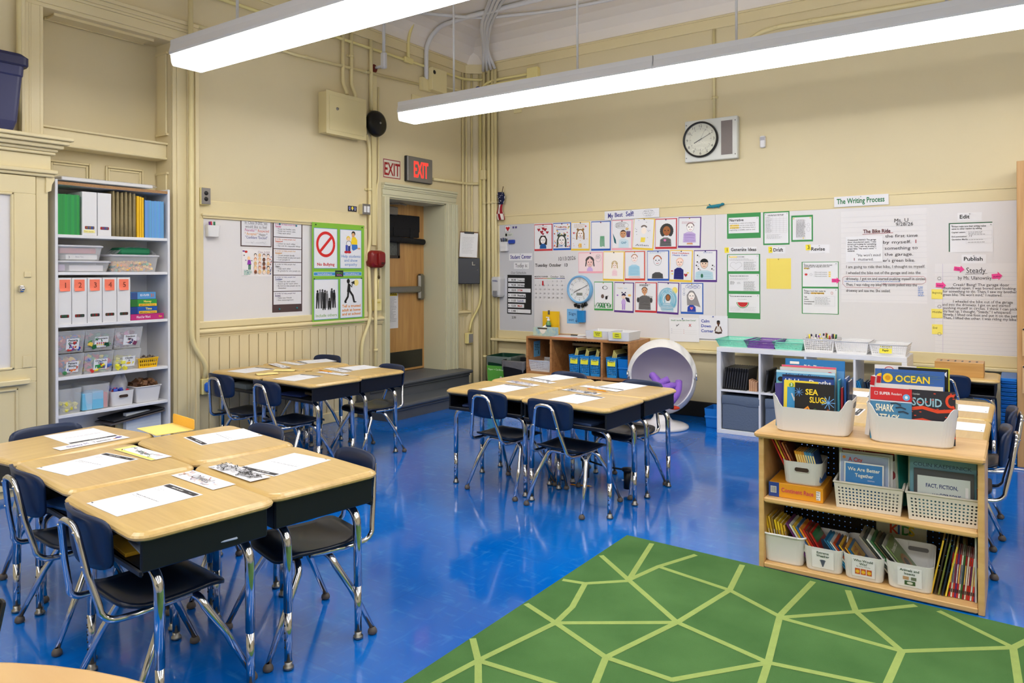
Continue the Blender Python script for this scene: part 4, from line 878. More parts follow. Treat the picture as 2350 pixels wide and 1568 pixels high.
for k, (dx, dz) in enumerate(((-.055,-.165),(-.02,-.178),(.03,-.172),(.065,-.155))):
    t = MB().box(1.434+dx-.02, YB-.03, 1.193+dz-.018, 1.434+dx+.016, YB-.013, 1.193+dz+.016, b=.004).box(1.434+dx-.016, YB-.04, 1.193+dz+.0, 1.434+dx+.012, YB-.026, 1.193+dz+.012, b=.003)
    t.xf(Matrix.Translation((1.434+dx,0,1.193+dz))@Matrix.Rotation(math.radians((-18,10,30,60)[k]),4,'Y')@Matrix.Translation((-1.434-dx,0,-1.193-dz)))
    tag(obj('magnet_clip', t, M_BLACK), 'dark magnet clip under the light blue clock, %s along the row' % ('first','second','third','last')[k], 'clip', 'magnet clips under the blue clock')
sign('sign_out_card', 'light blue card reading Sign out with a down arrow', 1.267,1.413,.832,.985, S(120,186,240), [('Sign', .14, .58, .032, S(20,50,120), 0, .62, .04), ('out', .12, .18, .030, S(20,50,120), 0, .45, .04), ('↓', .68, .10, .040, S(20,40,120), 1, .18, 0)])
pk = thing('marker_pocket', 'bright blue pocket with a pen beside the sign out card', 'pocket', (0,0,0))
obj('pocket', MB().loft([rr(.082,.05,.012,3,1.456,YB-.038,.852), rr(.086,.054,.012,3,1.456,YB-.040,.973)]), mat('bright_blue', S(28,132,206), .4), pk)
obj('pen', MB().tube([(1.47,YB-.045,.96),(1.485,YB-.05,1.005)], .004, 8).tube([(1.46,YB-.04,.96),(1.468,YB-.045,1.0)], .0035, 8), mat('beige_pen', S(190,180,150), .5), pk)
ob, p, w_, h = sheet('rules_sheet','B',2.420,2.716,.705,.935,LB+.012,WH,'white sheet with a check and a red cross, low on the board','poster',deg=1.2)
p.text('Should I use the Calm Down Corner?', .06*w_,.86*h,.013,S(60,130,70),1,'l',.84*w_); p.text('✓', .22*w_,.63*h,.03,K,1); p.text('X', .66*w_,.63*h,.026,RED,1)
p.line([(.235*w_,.66*h),(.255*w_,.63*h),(.30*w_,.70*h)],.004,K)
for k in range(3): p.line([(.48*w_,(.50-.07*k)*h),(.50*w_,(.48-.07*k)*h)],.003,RED); p.rect(.53*w_,(.46-.08*k)*h,.92*w_,(.463-.08*k)*h,S(190,190,194)); p.rect(.08*w_,(.50-.08*k)*h,.44*w_,(.503-.08*k)*h,S(190,190,194)); p.line([(.06*w_,(.52-.08*k)*h),(.075*w_,(.51-.08*k)*h),(.09*w_,(.54-.08*k)*h)],.002,S(90,110,150))
obj('printing', p, M_PRINT, ob); pin(ob, p, .46*w_, h-.01, BLU)
ob, p, w_, h = sheet('calm_down_sign','B',2.716,2.989,.743,.963,LB+.010,S(234,234,242),'white sheet reading Calm Down Corner with a meditating child','poster')
for k, t in enumerate(('Calm','Down','Corner')): p.text(t, .07*w_,(.70-.21*k)*h,.028,S(40,70,170),1)
b_ = S(92,56,34); p.ell(.68*w_,.70*h,.016,.020,b_,14); p.ell(.68*w_,.755*h,.016,.012,S(30,24,22),12); p.poly([(.60*w_,.32*h),(.62*w_,.56*h),(.74*w_,.56*h),(.76*w_,.32*h)],S(220,216,214)); p.rect(.655*w_,.55*h,.705*w_,.63*h,b_)
p.line([(.62*w_,.55*h),(.57*w_,.40*h),(.56*w_,.34*h)],.010,b_); p.line([(.74*w_,.55*h),(.79*w_,.40*h),(.80*w_,.34*h)],.010,b_); p.line([(.56*w_,.30*h),(.68*w_,.27*h),(.80*w_,.30*h)],.018,S(70,50,44)); obj('printing', p, M_PRINT, ob); pin(ob, p, .5*w_, h-.01, BLU)
ob, p, w_, h = sheet('heart_card','B',.468,.543,1.823,1.897,LB,WH,'small square card with a red heart at the corner of the board','card')
p.frame(0,0,w_,h,.002,S(60,60,64)); heart(p,.5*w_,.52*h,.028,RED); p.lines(.2*w_,.14*h,.6*w_,.01,1,K,.004); obj('printing', p, M_PRINT, ob)
ob, p, w_, h = sheet('name_card','B',.461,.577,1.774,1.812,LB,S(206,212,206),'tiny grey card below the heart card','card')
p.rect(.01,.004,.035,h-.004,K); p.lines(.045,.025,.06,.015,3,GR,.003); obj('printing', p, M_PRINT, ob)
for k in range(2): tag(obj('magnet', MB().box(.572+.036*k,YB-.02,1.862,.592+.036*k,YB-.012,1.884,b=.003), mat('purple_magnet',S(70,60,130),.4)),'small purple magnet by the heart card, %s of two' % ('left','right')[k],'magnet','purple magnets')
def marker_cup(F, x0, x1, z0, z1, label, pens):
    t = thing('marker_cup', label, 'cup', (0,0,0)); wd = x1-x0; cx = (x0+x1)/2; th = .055
    def ring(w_, z, th_): return [( (a, YB-.012-th_/2+b, z) if F == 'B' else (.012+th_/2+b, cx+(a-cx), z)) for a, b, _ in rr(w_, th_, .014, 3, cx, 0)]
    mb = MB().loft([ring(wd*.82,z0,th*.85), ring(wd*.86,z0+.004,th*.9), ring(wd,z1-.04,th), ring(wd-.008,z1-.04,th-.008), ring(wd*.8,z0+.006,th*.8)])
    obj('cup', mb, M_WHITE, t)
    for k, (dx, c, l, tl) in enumerate(pens):
        b = (cx+dx, YB-.04, z1-.06) if F == 'B' else (.04, cx+dx, z1-.06); e = (cx+dx+tl, YB-.045, z1-.04+l) if F == 'B' else (.045, cx+dx+tl, z1-.04+l)
        obj('marker', MB().tube([b, e], .0075, 8), mat('pen_%d_%d_%d' % tuple(int(q*255) for q in c[:3]), c, .4), t)
marker_cup('B', .419,.529,1.609,1.755, 'white cup of dark markers at the left end of the long board', [(-.03,S(20,30,60),.04,-.01),(-.01,S(24,40,90),.045,.0),(.012,S(20,60,80),.04,.005),(.03,S(20,20,24),.035,.008)])
marker_cup('A', -3.281,-3.173,1.655,1.785, 'white cup with red and green markers on the left board', [(-.022,S(90,20,120),.028,-.008),(-.010,S(190,20,40),.030,-.008),(.014,S(20,110,70),.030,-.002)])
tag(obj('board_eraser', MB().box(.529,YB-.045,1.694,.606,YB-.012,1.735,b=.005), mat('eraser_blue', S(40,70,170), .7)), 'blue magnetic eraser beside the marker cup', 'eraser')

# left wall posters ---------------------------------------------------
LA = .0125
ob, p, w_, h = sheet('feelings_poster','A',-2.960,-2.660,1.590,1.819,LA,S(84,64,62),'dark-bordered sheet about how Class 3-202 would like to feel','poster')
i, q, iw, ih = inner(ob,'white_sheet',p,.009,.009,w_-.009,h-.009,S(228,228,234))
q.text('In Class 3-202, we', .10*iw,.84*ih,.023,S(90,90,96),0,'l',.78*iw,.03); q.rect(.10*iw,.815*ih,.88*iw,.82*ih,GR); q.text('would like to feel', .12*iw,.69*ih,.023,S(90,90,96),0,'l',.74*iw,.03); q.rect(.12*iw,.665*ih,.86*iw,.67*ih,GR)
q.text('Peaceful *', .10*iw,.55*ih,.023,S(190,60,140),0,'l',.40*iw,.02); q.text('Respected', .54*iw,.54*ih,.023,S(214,110,70),0,'l',.40*iw,.02); q.text('* Accepted *', .10*iw,.41*ih,.023,S(230,160,60),0,'l',.46*iw,.02); q.text('Happy *', .58*iw,.40*ih,.023,S(100,100,104),0,'l',.30*iw,.02); q.text('"Confident "Excited"', .12*iw,.27*ih,.023,S(50,60,140),0,'l',.76*iw,.02)
for k in range(6): q.line([(RN.uniform(.1,.8)*iw,RN.uniform(.05,.18)*ih),(RN.uniform(.2,.9)*iw,RN.uniform(.05,.18)*ih)],.0012,S(170,170,180))
obj('handwriting', q, M_PRINT, i); pin(ob, p, .5*w_, h-.008, S(150,140,140))
ob, p, w_, h = sheet('class_picture','A',-2.947,-2.661,1.347,1.568,LA,S(238,234,236),'white sheet of many small drawn faces of the class','poster',deg=-1)
p.text('Class 3-202', .52*w_,.87*h,.018,S(160,130,150),0,'l',.42*w_,.06); p.ell(.13*w_,.9*h,.014,.010,S(200,40,30),8); p.ell(.05*w_,.92*h,.012,.006,S(110,40,150),8)
p.ell(.22*w_,.66*h,.014,.017,S(246,206,160),10); p.poly([(.17*w_,.42*h),(.19*w_,.6*h),(.28*w_,.6*h),(.31*w_,.42*h)],S(150,60,180)); p.rect(.21*w_,.24*h,.245*w_,.44*h,S(30,110,80)); p.rect(.255*w_,.24*h,.29*w_,.44*h,S(30,110,80))
for r_ in range(5):
    for c_ in range(4):
        x, y = (.44+.145*c_)*w_, (.77-.155*r_)*h; hc = RN.choice([S(70,46,36),S(30,26,26),S(226,190,110),S(200,110,60)]); sk = RN.choice([S(246,214,186),S(236,190,150),S(120,80,60),S(250,226,210)])
        p.ell(x,y+.003,.0145,.0165,hc,10); p.ell(x,y-.001,.0115,.0135,sk,10); p.ell(x-.004,y+.001,.0014,.0018,K,5); p.ell(x+.004,y+.001,.0014,.0018,K,5)
for k in range(18): p.ell(RN.choice([RN.uniform(.03,.34),RN.uniform(.94,.98)])*w_,RN.uniform(.05,.8)*h,.005,.005,RN.choice([S(90,60,120),S(200,60,60),S(60,90,160),S(60,60,64)]),7)
p.lines(.05*w_,.2*h,.28*w_,.15*h,6,S(90,170,150),.003); obj('crayon_drawing', p, M_PRINT, ob)
ob, p, w_, h = sheet('feelings_chart','A',-2.652,-2.338,1.037,1.810,LA,S(78,60,60),'long dark-bordered column of six printed cards','poster',deg=-.4)
rows = (('Peaceful',S(200,60,130),('Keep our bodies calm','Keep our voices calm','Help each other'),.120),('Respected',S(220,110,60),('Listen to each other','Say and do respectful things'),.094),('Accepted',S(226,160,60),('Greet people kindly','Invite people to play and work','Call people in'),.108),('Happy',S(80,80,90),('Help each other','Be grateful for who people are'),.104),('Confident',S(50,70,140),('Cheer for each other','Stand up for each other','Be kind so that people can be','themselves'),.134),('Excited',S(70,40,110),('Make new friends','Give encouragement'),.108))
y = h-.008
for t, c, bl, hh in rows:
    i, q, iw, ih = inner(ob,'white_card',p,.012,y-hh,w_-.012,y,S(226,226,232)); s_ = .013
    q.text('In order to help people feel', .04*iw,ih-.020,s_,c,0,'l',.74*iw); q.text(t, .05*iw,ih-.038,s_,c,1); q.rect(.05*iw,ih-.0415,.05*iw+.06,ih-.040,c)
    for k, b in enumerate(bl): q.text(('• ' if b != 'themselves' else '   ')+b, .10*iw,ih-.058-.0185*k,.0125,S(90,90,96),0,'l',min(.86,.034*len(b))*iw)
    obj('printing', q, M_PRINT, i); y -= hh+.006
for sx, sz in ((.07,h-.02),(w_-.07,h-.025),(.07,.028),(w_-.06,.032)): pin(ob, p, sx, sz, S(40,130,140), .008)
# anti-bullying poster
ob, p, w_, h = sheet('anti_bullying_poster','A',-2.247,-1.617,.900,1.826,LA+.022,S(132,190,60),'big green four-panel poster reading No Bullying','poster')
bl_ = S(70,140,200)
def panel(a, b, c, d):
    i, q, iw, ih = inner(ob,'panel',p,a+2.247,c-.9,b+2.247,d-.9,S(234,236,242)); q.frame(0,0,iw,ih,.004,bl_); return i, q, iw, ih
i, q, iw, ih = panel(-2.229,-1.955,1.413,1.778); q.ringe(.5*iw,.60*ih,.098,.104,.026,S(216,40,36),36); a_ = .068; q.line([(.5*iw-a_,.60*ih-a_),(.5*iw+a_,.60*ih+a_)],.026,S(216,40,36)); q.text('No Bullying', .13*iw,.07*ih,.026,S(206,36,40),1,'l',.74*iw); obj('printing', q, M_PRINT, i)
i, q, iw, ih = panel(-1.922,-1.655,1.414,1.778)
for k, t in enumerate(('Help students','and show','empathy')): q.text(t, .5*iw,(.28-.105*k)*ih,.027,S(60,130,200),0,'c',(.90,.62,.58)[k]*iw)
q.ell(.62*iw,.90*ih,.024,.024,K,12); q.ell(.61*iw,.86*ih,.019,.023,S(222,170,120),12); q.poly([(.5*iw,.66*ih),(.55*iw,.80*ih),(.70*iw,.82*ih),(.80*iw,.74*ih),(.80*iw,.60*ih),(.58*iw,.60*ih)],S(246,214,40)); q.poly([(.54*iw,.62*ih),(.80*iw,.62*ih),(.82*iw,.52*ih),(.62*iw,.46*ih),(.54*iw,.5*ih)],S(60,120,200)); q.ell(.88*iw,.52*ih,.02,.008,S(222,170,120),8)
q.ell(.38*iw,.77*ih,.024,.024,S(240,206,60),12); q.ell(.38*iw,.75*ih,.018,.019,S(244,206,160),12); q.poly([(.27*iw,.60*ih),(.30*iw,.72*ih),(.48*iw,.72*ih),(.52*iw,.58*ih),(.40*iw,.55*ih)],WH); q.ringe(.40*iw,.64*ih,.03,.026,.004,K,12); q.rect(.25*iw,.44*ih,.35*iw,.60*ih,S(60,80,180)); q.rect(.37*iw,.44*ih,.47*iw,.58*ih,S(40,50,120)); q.ell(.28*iw,.42*ih,.024,.012,RED,10); q.ell(.42*iw,.42*ih,.024,.012,RED,10); obj('printing', q, M_PRINT, i)
i, q, iw, ih = panel(-2.229,-1.945,.951,1.316); q.text('Include others', .06*iw,.07*ih,.027,S(120,176,60),0,'l',.88*iw)
for x, g, hh in ((.14,K,.42),(.24,S(120,120,124),.44),(.34,S(60,60,64),.44),(.44,K,.42),(.52,S(110,110,114),.40),(.72,S(50,50,54),.46),(.82,K,.42),(.40,K,.30),(.62,K,.26)):
    b0 = .28*ih if hh > .35 else .24*ih; tp = b0+hh*ih; q.ell(x*iw,tp,.010,.013,g,10); q.poly([(x*iw-.017,tp-.06),(x*iw-.013,tp-.012),(x*iw+.013,tp-.012),(x*iw+.017,tp-.06)],g); q.poly([(x*iw-.015,tp-.06),(x*iw-.018,b0),(x*iw-.006,b0),(x*iw,tp-.07),(x*iw+.006,b0),(x*iw+.018,b0),(x*iw+.015,tp-.06)],g)
obj('printing', q, M_PRINT, i)
i, q, iw, ih = panel(-1.922,-1.645,.951,1.321)
for k, t in enumerate(('Tell a trusted','adult at home','and at school')): q.text(t, .08*iw,(.27-.10*k)*ih,.026,S(236,150,50),1,'l',.84*iw)
q.ell(.72*iw,.89*ih,.03,.03,S(250,232,140),16); q.ell(.36*iw,.93*ih,.020,.022,K,12); q.poly([(.30*iw,.66*ih),(.34*iw,.88*ih),(.44*iw,.86*ih),(.46*iw,.66*ih)],K); q.line([(.42*iw,.84*ih),(.52*iw,.78*ih),(.54*iw,.88*ih)],.012,K); q.poly([(.48*iw,.88*ih),(.64*iw,.94*ih),(.64*iw,.84*ih),(.48*iw,.90*ih)],K); q.line([(.36*iw,.68*ih),(.34*iw,.54*ih),(.20*iw,.40*ih)],.022,K); q.line([(.42*iw,.68*ih),(.56*iw,.56*ih),(.62*iw,.40*ih)],.022,K); q.line([(.19*iw,.39*ih),(.28*iw,.40*ih)],.010,K); q.line([(.60*iw,.395*ih),(.72*iw,.40*ih)],.010,K); obj('printing', q, M_PRINT, i)
q = Pr(p.o, p.u, p.vv); q.rect(.017,.446,w_-.036,.482,S(226,238,246)); q.rect(.019,.450,w_-.038,.478,S(66,146,206)); q.rect(.265,.436,.365,.496,S(70,84,66)); q.rect(.27,.440,.36,.492,S(40,52,40)); q.text('STOMP Out', .28,.466,.014,S(120,180,70),1,'l',.07); q.text('Bullying', .285,.448,.014,S(200,110,180),1,'l',.06); q.text('StompOutBullying.com', .06,.458,.012,WH,1,'l',.17); q.text('LibStompBullying.com', .385,.458,.012,WH,1,'l',.18); obj('printing', q, M_PRINT, ob)
for sx, sz in ((.04,h-.02),(w_-.03,h-.02),(.02,.42),(w_-.04,.42)): pin(ob, p, sx, sz, S(50,70,40), .006)
# ------------------------------------------------------------------ conduits, boxes and devices on the walls
def bez(pts, rad=.05, n=5):        # round the corners of a polyline
    P = [Vector(p) for p in pts]; out = [P[0]]
    for i in range(1, len(P)-1):
        a, b, c = P[i-1], P[i], P[i+1]; r = min(rad, (a-b).length*.48, (c-b).length*.48); p, q = b+(a-b).normalized()*r, b+(c-b).normalized()*r
        for k in range(n+1): t = k/n; out.append(p*(1-t)**2 + b*2*t*(1-t) + q*t*t)
    return out+[P[-1]]
def conduit(label, pts, r, m_=None, rad=.06, straps=(), wall='A'):
    ob = tag(obj('conduit', MB().tube(bez(pts, rad), r, 10), m_ or M_PIPE), label, 'pipe')
    for p in straps:
        mb = MB().tube([(p[0], p[1], p[2]-.012), (p[0], p[1], p[2]+.012)], r*1.35, 10)
        if wall == 'A': mb.box(.001, p[1]-r*2.6, p[2]-.010, .012, p[1]+r*2.6, p[2]+.010)
        else: mb.box(p[0]-r*2.6, YB-.012, p[2]-.010, p[0]+r*2.6, YB-.001, p[2]+.010)
        obj('strap', mb, m_ or M_PIPE, ob)
    return ob
def wbox(name, label, cat, x0, y0, z0, x1, y1, z1, m_, b=.005): return tag(obj(name, MB().box(x0,y0,z0,x1,y1,z1,b=b), m_), label, cat)
X_ = .07
conduit('cream conduit running the full height beside the window casing', [(X_,-3.425,3.64),(X_,-3.425,.85),(X_,-3.30,.66),(X_-.04,-3.30,.545)], .019, rad=.09)
for z in (.86,1.20,1.52,2.30): pass
conduit('long cream conduit running level below the yellow one on the left wall', [(.025,-3.40,3.27),(.025,-2.4,3.275),(.025,-.83,3.35)], .014, straps=[(.025,-2.30,3.283),(.025,-1.58,3.31)])
conduit('yellowish conduit running level just below the frieze of the left wall', [(.025,-3.40,3.535),(.025,-1.0,3.56),(.025,-.05,3.57),(.12,.09,3.575),(.205,.09,3.575)], .014, mat('yellow_pipe', S(232,218,150), .4), straps=[(.025,-2.0,3.545),(.025,-.55,3.57)])
conduit('thin vertical conduit dropping onto the panel box, nearer the camera', [(.024,-1.868,3.64),(.024,-1.868,3.14),(.05,-1.845,3.06),(.05,-1.845,3.04)], .017)
conduit('thin vertical conduit dropping onto the panel box, nearer the corner', [(.024,-1.762,3.64),(.024,-1.762,3.14),(.05,-1.74,3.06),(.05,-1.74,3.02)], .017, straps=[(.024,-1.762,3.42)])
conduit('vertical conduit running down behind the black bell', [(.024,-1.508,3.64),(.024,-1.508,2.95)], .018)
conduit('cream conduit bending from the panel box down past the light switch', [(.05,-1.60,2.70),(.03,-1.535,2.60),(.03,-1.535,1.66),(.03,-1.575,1.52),(.03,-1.55,1.45),(.05,-1.55,.93),(.045,-1.66,.70),(.045,-1.665,.02)], .016, rad=.08, straps=[(.03,-1.535,2.18)])
conduit('straight cream conduit running to the floor beside the door casing', [(.055,-1.485,1.50),(.055,-1.485,.02)], .016, straps=[(.055,-1.485,.62)])
tag(obj('raceway', MB().box(.001,-1.495,2.7,.018,-1.42,3.32,b=.003).box(.001,-1.49,1.64,.018,-1.43,2.70,b=.003), M_PIPE), 'flat cream raceway running from the bell down to the red alarm', 'pipe')
conduit('thin cream wire tube right of the bell running to the alarm', [(.02,-1.405,3.20),(.02,-1.405,2.30),(.02,-1.43,2.20),(.02,-1.43,1.60)], .008)
wd = thing('pipe_drop', 'white pipe with an angled fitting dropping from the ceiling above the bell', 'pipe', (0,0,0))
obj('drop_pipe', MB().tube([(.12,-1.43,3.99),(.12,-1.43,3.52)], .016, 10), M_PIPEW, wd); obj('fitting', MB().box(.09,-1.455,3.36,.15,-1.405,3.52,b=.012).tube([(.09,-1.43,3.39),(.02,-1.44,3.385)], .014, 8), M_PIPEW, wd)
obj('wall_patch', MB().lathe([(.0,.004),(.035,.004),(.042,.001)], (0,-1.44,3.38), 11, axis='x'), mat('red_primer', S(110,34,20), .7), wd)
yt = conduit('yellowish riser with a tee fitting between the yellow conduit and the ceiling', [(.03,-.985,3.56),(.03,-.985,3.80),(.12,-.985,3.97)], .016, MT['yellow_pipe'], .1)
obj('tee_fitting', MB().box(.012,-1.05,3.535,.05,-.92,3.59,b=.008), MT['yellow_pipe'], yt)
conduit('big white conduit looping from the ceiling down to the junction box', [(.045,-.722,3.42),(.045,-.722,3.80),(.22,-.72,3.95),(.6,-.74,3.965),(1.6,-.70,3.975)], .024, M_PIPEW, .22)
for k, (dy, r) in enumerate(((0,.018),(.055,.018),(.11,.018),(.165,.016))):
    conduit('white ceiling conduit running into the corner, %s from the big loop' % ('first','second','third','fourth')[k], [(2.6+.3*k,-1.75,3.972),(1.2,-1.1+dy,3.972),(.62,-.52+dy*.9,3.955),(.34,-.10+dy*.35,3.85),(.205+.055*k,.07,3.66)], r, M_PIPEW, .18)
conduit('white conduit curving across the ceiling above the corner', [(2.6,-.25,3.975),(1.4,-.35,3.975),(.7,-.62,3.965),(.45,-.95,3.955),(.30,-1.30,3.92),(.12,-1.62,3.90),(.05,-2.2,3.84)], .016, M_PIPEW, .25)
for k, (x, r) in enumerate(((.203,.018),(.270,.021),(.325,.023),(.362,.019))):
    conduit('floor-to-ceiling conduit in the corner bundle, %s counting from the door' % ('first','second','third','fourth')[k], [(x,.085,.02),(x,.085,3.66)], r, straps=[(x,.085,2.16),(x,.085,.42)], wall='B')
for k, (x, y) in enumerate(((.02,-.075),(.03,-.025),(.055,.045),(.12,.10),(.165,.105))):
    conduit('slim conduit on the rounded corner, %s counting from the door' % ('first','second','third','fourth','fifth')[k], [(x,y,.95 if k < 2 else .02),(x,y,3.64)], .011)
conduit('yellow conduit curving down to the outlet below the grey key box', [(.15,.085,3.30),(.15,.085,1.02),(.06,.02,.82),(.05,.0,.70)], .014, MT['yellow_pipe'], .12)
wbox('outlet_box','small yellow outlet box low on the wall right of the door','outlet',.022,-.055,.565,.075,.035,.685,MT['yellow_pipe'])
tag(obj('outlet_plate', MB().box(.0755,-.045,.575,.079,.03,.675,b=.002).box(.079,-.03,.585,.080,.015,.665), mat('grey_plate', S(150,148,146), .4)), 'grey face plate of the outlet below the key box', 'outlet')
wbox('junction_box','cream junction box among the conduits of the corner','junction box',.16,.06,2.43,.23,.11,2.54,M_PIPE)
conduit('cream conduit running from the lit exit sign into the corner', [(.03,-.60,2.378),(.03,.0,2.386),(.13,.075,2.387)], .015, straps=[(.03,-.42,2.38)])
tag(obj('wall_rosette', MB().lathe([(0,.012),(.05,.012),(.062,.0)], (.115,.08,3.44), 18, axis='y').xf(Matrix.Identity(4)), mat('rosette_blue', S(20,50,140), .5)), 'blue painted patch behind the conduits near the ceiling', 'wall plate')
jb = thing('junction_box', 'cream square junction box at the end of the big white conduit', 'junction box', (0,0,0)); obj('box', MB().box(.001,-.79,3.30,.05,-.66,3.435,b=.004), M_PIPE, jb); obj('cover', MB().box(.0505,-.785,3.305,.054,-.665,3.43,b=.001).ball((.055,-.775,3.42),.004,6).ball((.055,-.675,3.42),.004,6), M_PIPE, jb)
wc = thing('speaker_box', 'cream box with a round black hole right of the square junction box', 'box', (0,0,0)); obj('box', MB().box(.001,-.70,3.31,.11,-.46,3.55,b=.004), M_PIPE, wc); obj('round_hole', MB().lathe([(0,.1125),(.020,.1125),(.022,.111)], (0,-.665,3.50), 16, axis='x'), M_BLACK, wc)
for dz, n_ in ((.0,'upper'),(-.06,'lower')): conduit('cream conduit leading from the box with the hole to the corner, %s of two' % n_, [(.03,-.46,3.40+dz),(.03,.0,3.435+dz),(.12,.09,3.445+dz)], .012)
wbox('junction_plate','small cream blank plate under the square junction box','junction box',.001,-.91,3.15,.02,-.775,3.235,M_PIPE)
bj = wbox('junction_box','yellow cream junction box high on the back wall','junction box',.792,YB-.06,3.471,.933,YB-.001,3.599,MT['yellow_pipe'])
for dz, n_ in ((.0,'upper'),(-.045,'lower')): conduit('yellowish conduit from the corner to the high junction box, %s of two' % n_, [(.12,YB-.05,3.42+dz*.5),(.26,YB-.075,3.52+dz),(.40,YB-.03,3.545+dz),(.80,YB-.03,3.54+dz)], .014, MT['yellow_pipe'], .12)
wbox('junction_plate','small cream blank plate on the back wall under the lit fixture','junction box',.593,YB-.02,3.137,.693,YB-.001,3.195,M_PIPE)
conduit('cream conduit bending up to run level along the top of the back wall', [(3.00,YB-.025,3.38),(3.16,YB-.025,3.455),(3.30,YB-.025,3.53),(3.46,YB-.025,3.548),(5.2,YB-.025,3.51),(8.7,YB-.025,3.47)], .02, straps=[(3.43,YB-.025,3.545),(3.72,YB-.025,3.545)], wall='B')
conduit('thin cream conduit dropping to the wall clock', [(2.865,YB-.018,3.64),(2.865,YB-.018,2.79)], .013, straps=[(2.865,YB-.018,3.0)], wall='B')
conduit('pale conduit running up behind the blue tote', [(.03,-4.545,2.24),(.03,-4.545,2.30),(.03,-4.56,2.55),(.03,-4.56,3.64)], .02)

# electrical panel, bell, alarm, switches
el = thing('electrical_panel', 'cream painted electrical panel box left of the black bell', 'panel box', (0,0,0))
obj('box', MB().box(.001,-2.145,2.635,.115,-1.672,3.005,b=.004), M_PIPE, el); obj('cover', MB().box(.1155,-2.153,2.625,.122,-1.665,3.012,b=.002), M_PIPE, el); obj('cover_door', MB().box(.1222,-2.12,2.66,.126,-1.70,2.975,b=.0015), M_PIPE, el)
obj('lock', MB().lathe([(0,.136),(.012,.135),(.014,.126)], (0,-2.03,2.86), 12, axis='x'), M_STEEL, el)
be = thing('school_bell', 'round black bell beside the panel box', 'bell', (0,0,0))
obj('gong', MB().lathe([(.001,.108),(.02,.108),(.035,.100),(.09,.092),(.118,.075),(.128,.045),(.126,.035)], (0,-1.465,2.828), 32, axis='x'), mat('bell_black', S(20,20,18), .35, .3), be)
obj('bell_base', MB().lathe([(0,.036),(.075,.036),(.085,.02),(.085,.001),(0,.001)], (0,-1.465,2.828), 20, axis='x'), M_BLACK, be); obj('bell_screw', MB().lathe([(0,.117),(.008,.116),(.012,.108)], (0,-1.465,2.828), 10, axis='x'), M_STEEL, be)
fa = thing('fire_alarm', 'dark red rounded fire alarm beside the door casing', 'alarm', (0,0,0))
mr = mat('alarm_red', S(122,16,16), .3)
obj('housing', MB().loft([[(x,)+(p[0]-1.482,p[1]+1.505) for p in [(q[0],q[1]) for q in rr(w_,h_,.045,4)]] for x, w_, h_ in ((.02,.19,.165),(.06,.20,.172),(.085,.185,.158),(.098,.15,.12))]), mr, fa)
obj('alarm_cover', MB().loft([[(x,)+(p[0]-1.452,p[1]+1.51) for p in rr(w_,h_,.03,4)] for x, w_, h_ in ((.09,.10,.14),(.112,.09,.13),(.118,.07,.10))]), mr, fa)
pc = Pr((.119,-1.47,1.455),(0,1,0),(0,0,1)); pc.rect(0,0,.045,.02,S(60,10,10)); obj('small_plate', pc, M_PRINT, fa)
obj('hanging_chain', MB().tube([(.06,-1.445,1.42),(.058,-1.443,1.33)], .004, 6).lathe([(.002,1.31),(.012,1.325),(.008,1.345),(.002,1.35)], (.058,-1.443,0), 8), mat('dark_brass', S(90,76,50), .4, .8), fa)
conduit('thin wire tube from the red alarm down to a small yellow box', [(.05,-1.44,1.40),(.04,-1.44,1.11)], .007, MT['yellow_pipe'])
yb = wbox('pull_box','small yellowish box below the fire alarm','box',.004,-1.49,1.0,.05,-1.395,1.115,MT['yellow_pipe']); obj('box_slot', MB().box(.0502,-1.465,1.075,.052,-1.42,1.09), mat('dull_yellow', S(200,180,90), .5), yb)
sw = thing('light_switch', 'grey double light switch on a cream box above the left board', 'switch', (0,0,0))
obj('back_box', MB().box(.001,-1.655,1.935,.055,-1.557,2.03,b=.004), M_PIPE, sw); obj('face_plate', MB().box(.0555,-1.658,1.932,.060,-1.554,2.033,b=.002), mat('switch_plate', S(128,124,122), .35, .5), sw)
for k in (0,1): obj('rocker', MB().box(.0605,-1.645+k*.042,1.952,.066,-1.612+k*.042,2.012,b=.002), M_WHITE, sw)
ob, p, w_, h = sheet('switch_label','A',-1.791,-1.679,1.954,2.007,.001,S(24,24,40),'small black sticker with three light bulbs beside the switch','label')
for k, c in enumerate((S(110,116,180),S(246,226,80),S(110,116,180))): p.ell((.2+.3*k)*w_,.62*h,.013,.015,c,12); p.rect((.2+.3*k)*w_-.006,.22*h,(.2+.3*k)*w_+.006,.38*h,S(200,200,210))
obj('printing', p, M_PRINT, ob)
o2 = thing('wall_outlet', 'steel double outlet on a yellowish box beside the window casing', 'outlet', (0,0,0)); obj('box', MB().box(.001,-3.335,1.90,.05,-3.255,2.03,b=.004), MT['yellow_pipe'], o2); obj('face_plate', MB().box(.0505,-3.328,1.905,.054,-3.252,2.03,b=.002), MT['switch_plate'], o2)
for z in (1.945,1.99): obj('socket', MB().lathe([(0,.0575),(.016,.0575),(.017,.054)], (0,-3.29,z), 12, axis='x'), M_BLACK, o2)
d2_ = thing('data_outlet', 'small outlet box with a bright blue plug-in low beside the casing', 'outlet', (0,0,0)); obj('box', MB().box(.015,-3.33,.44,.06,-3.25,.56,b=.004), MT['yellow_pipe'], d2_); obj('blue_plug', MB().box(.0605,-3.322,.462,.10,-3.258,.535,b=.012), mat('plug_blue', S(30,100,210), .4), d2_)
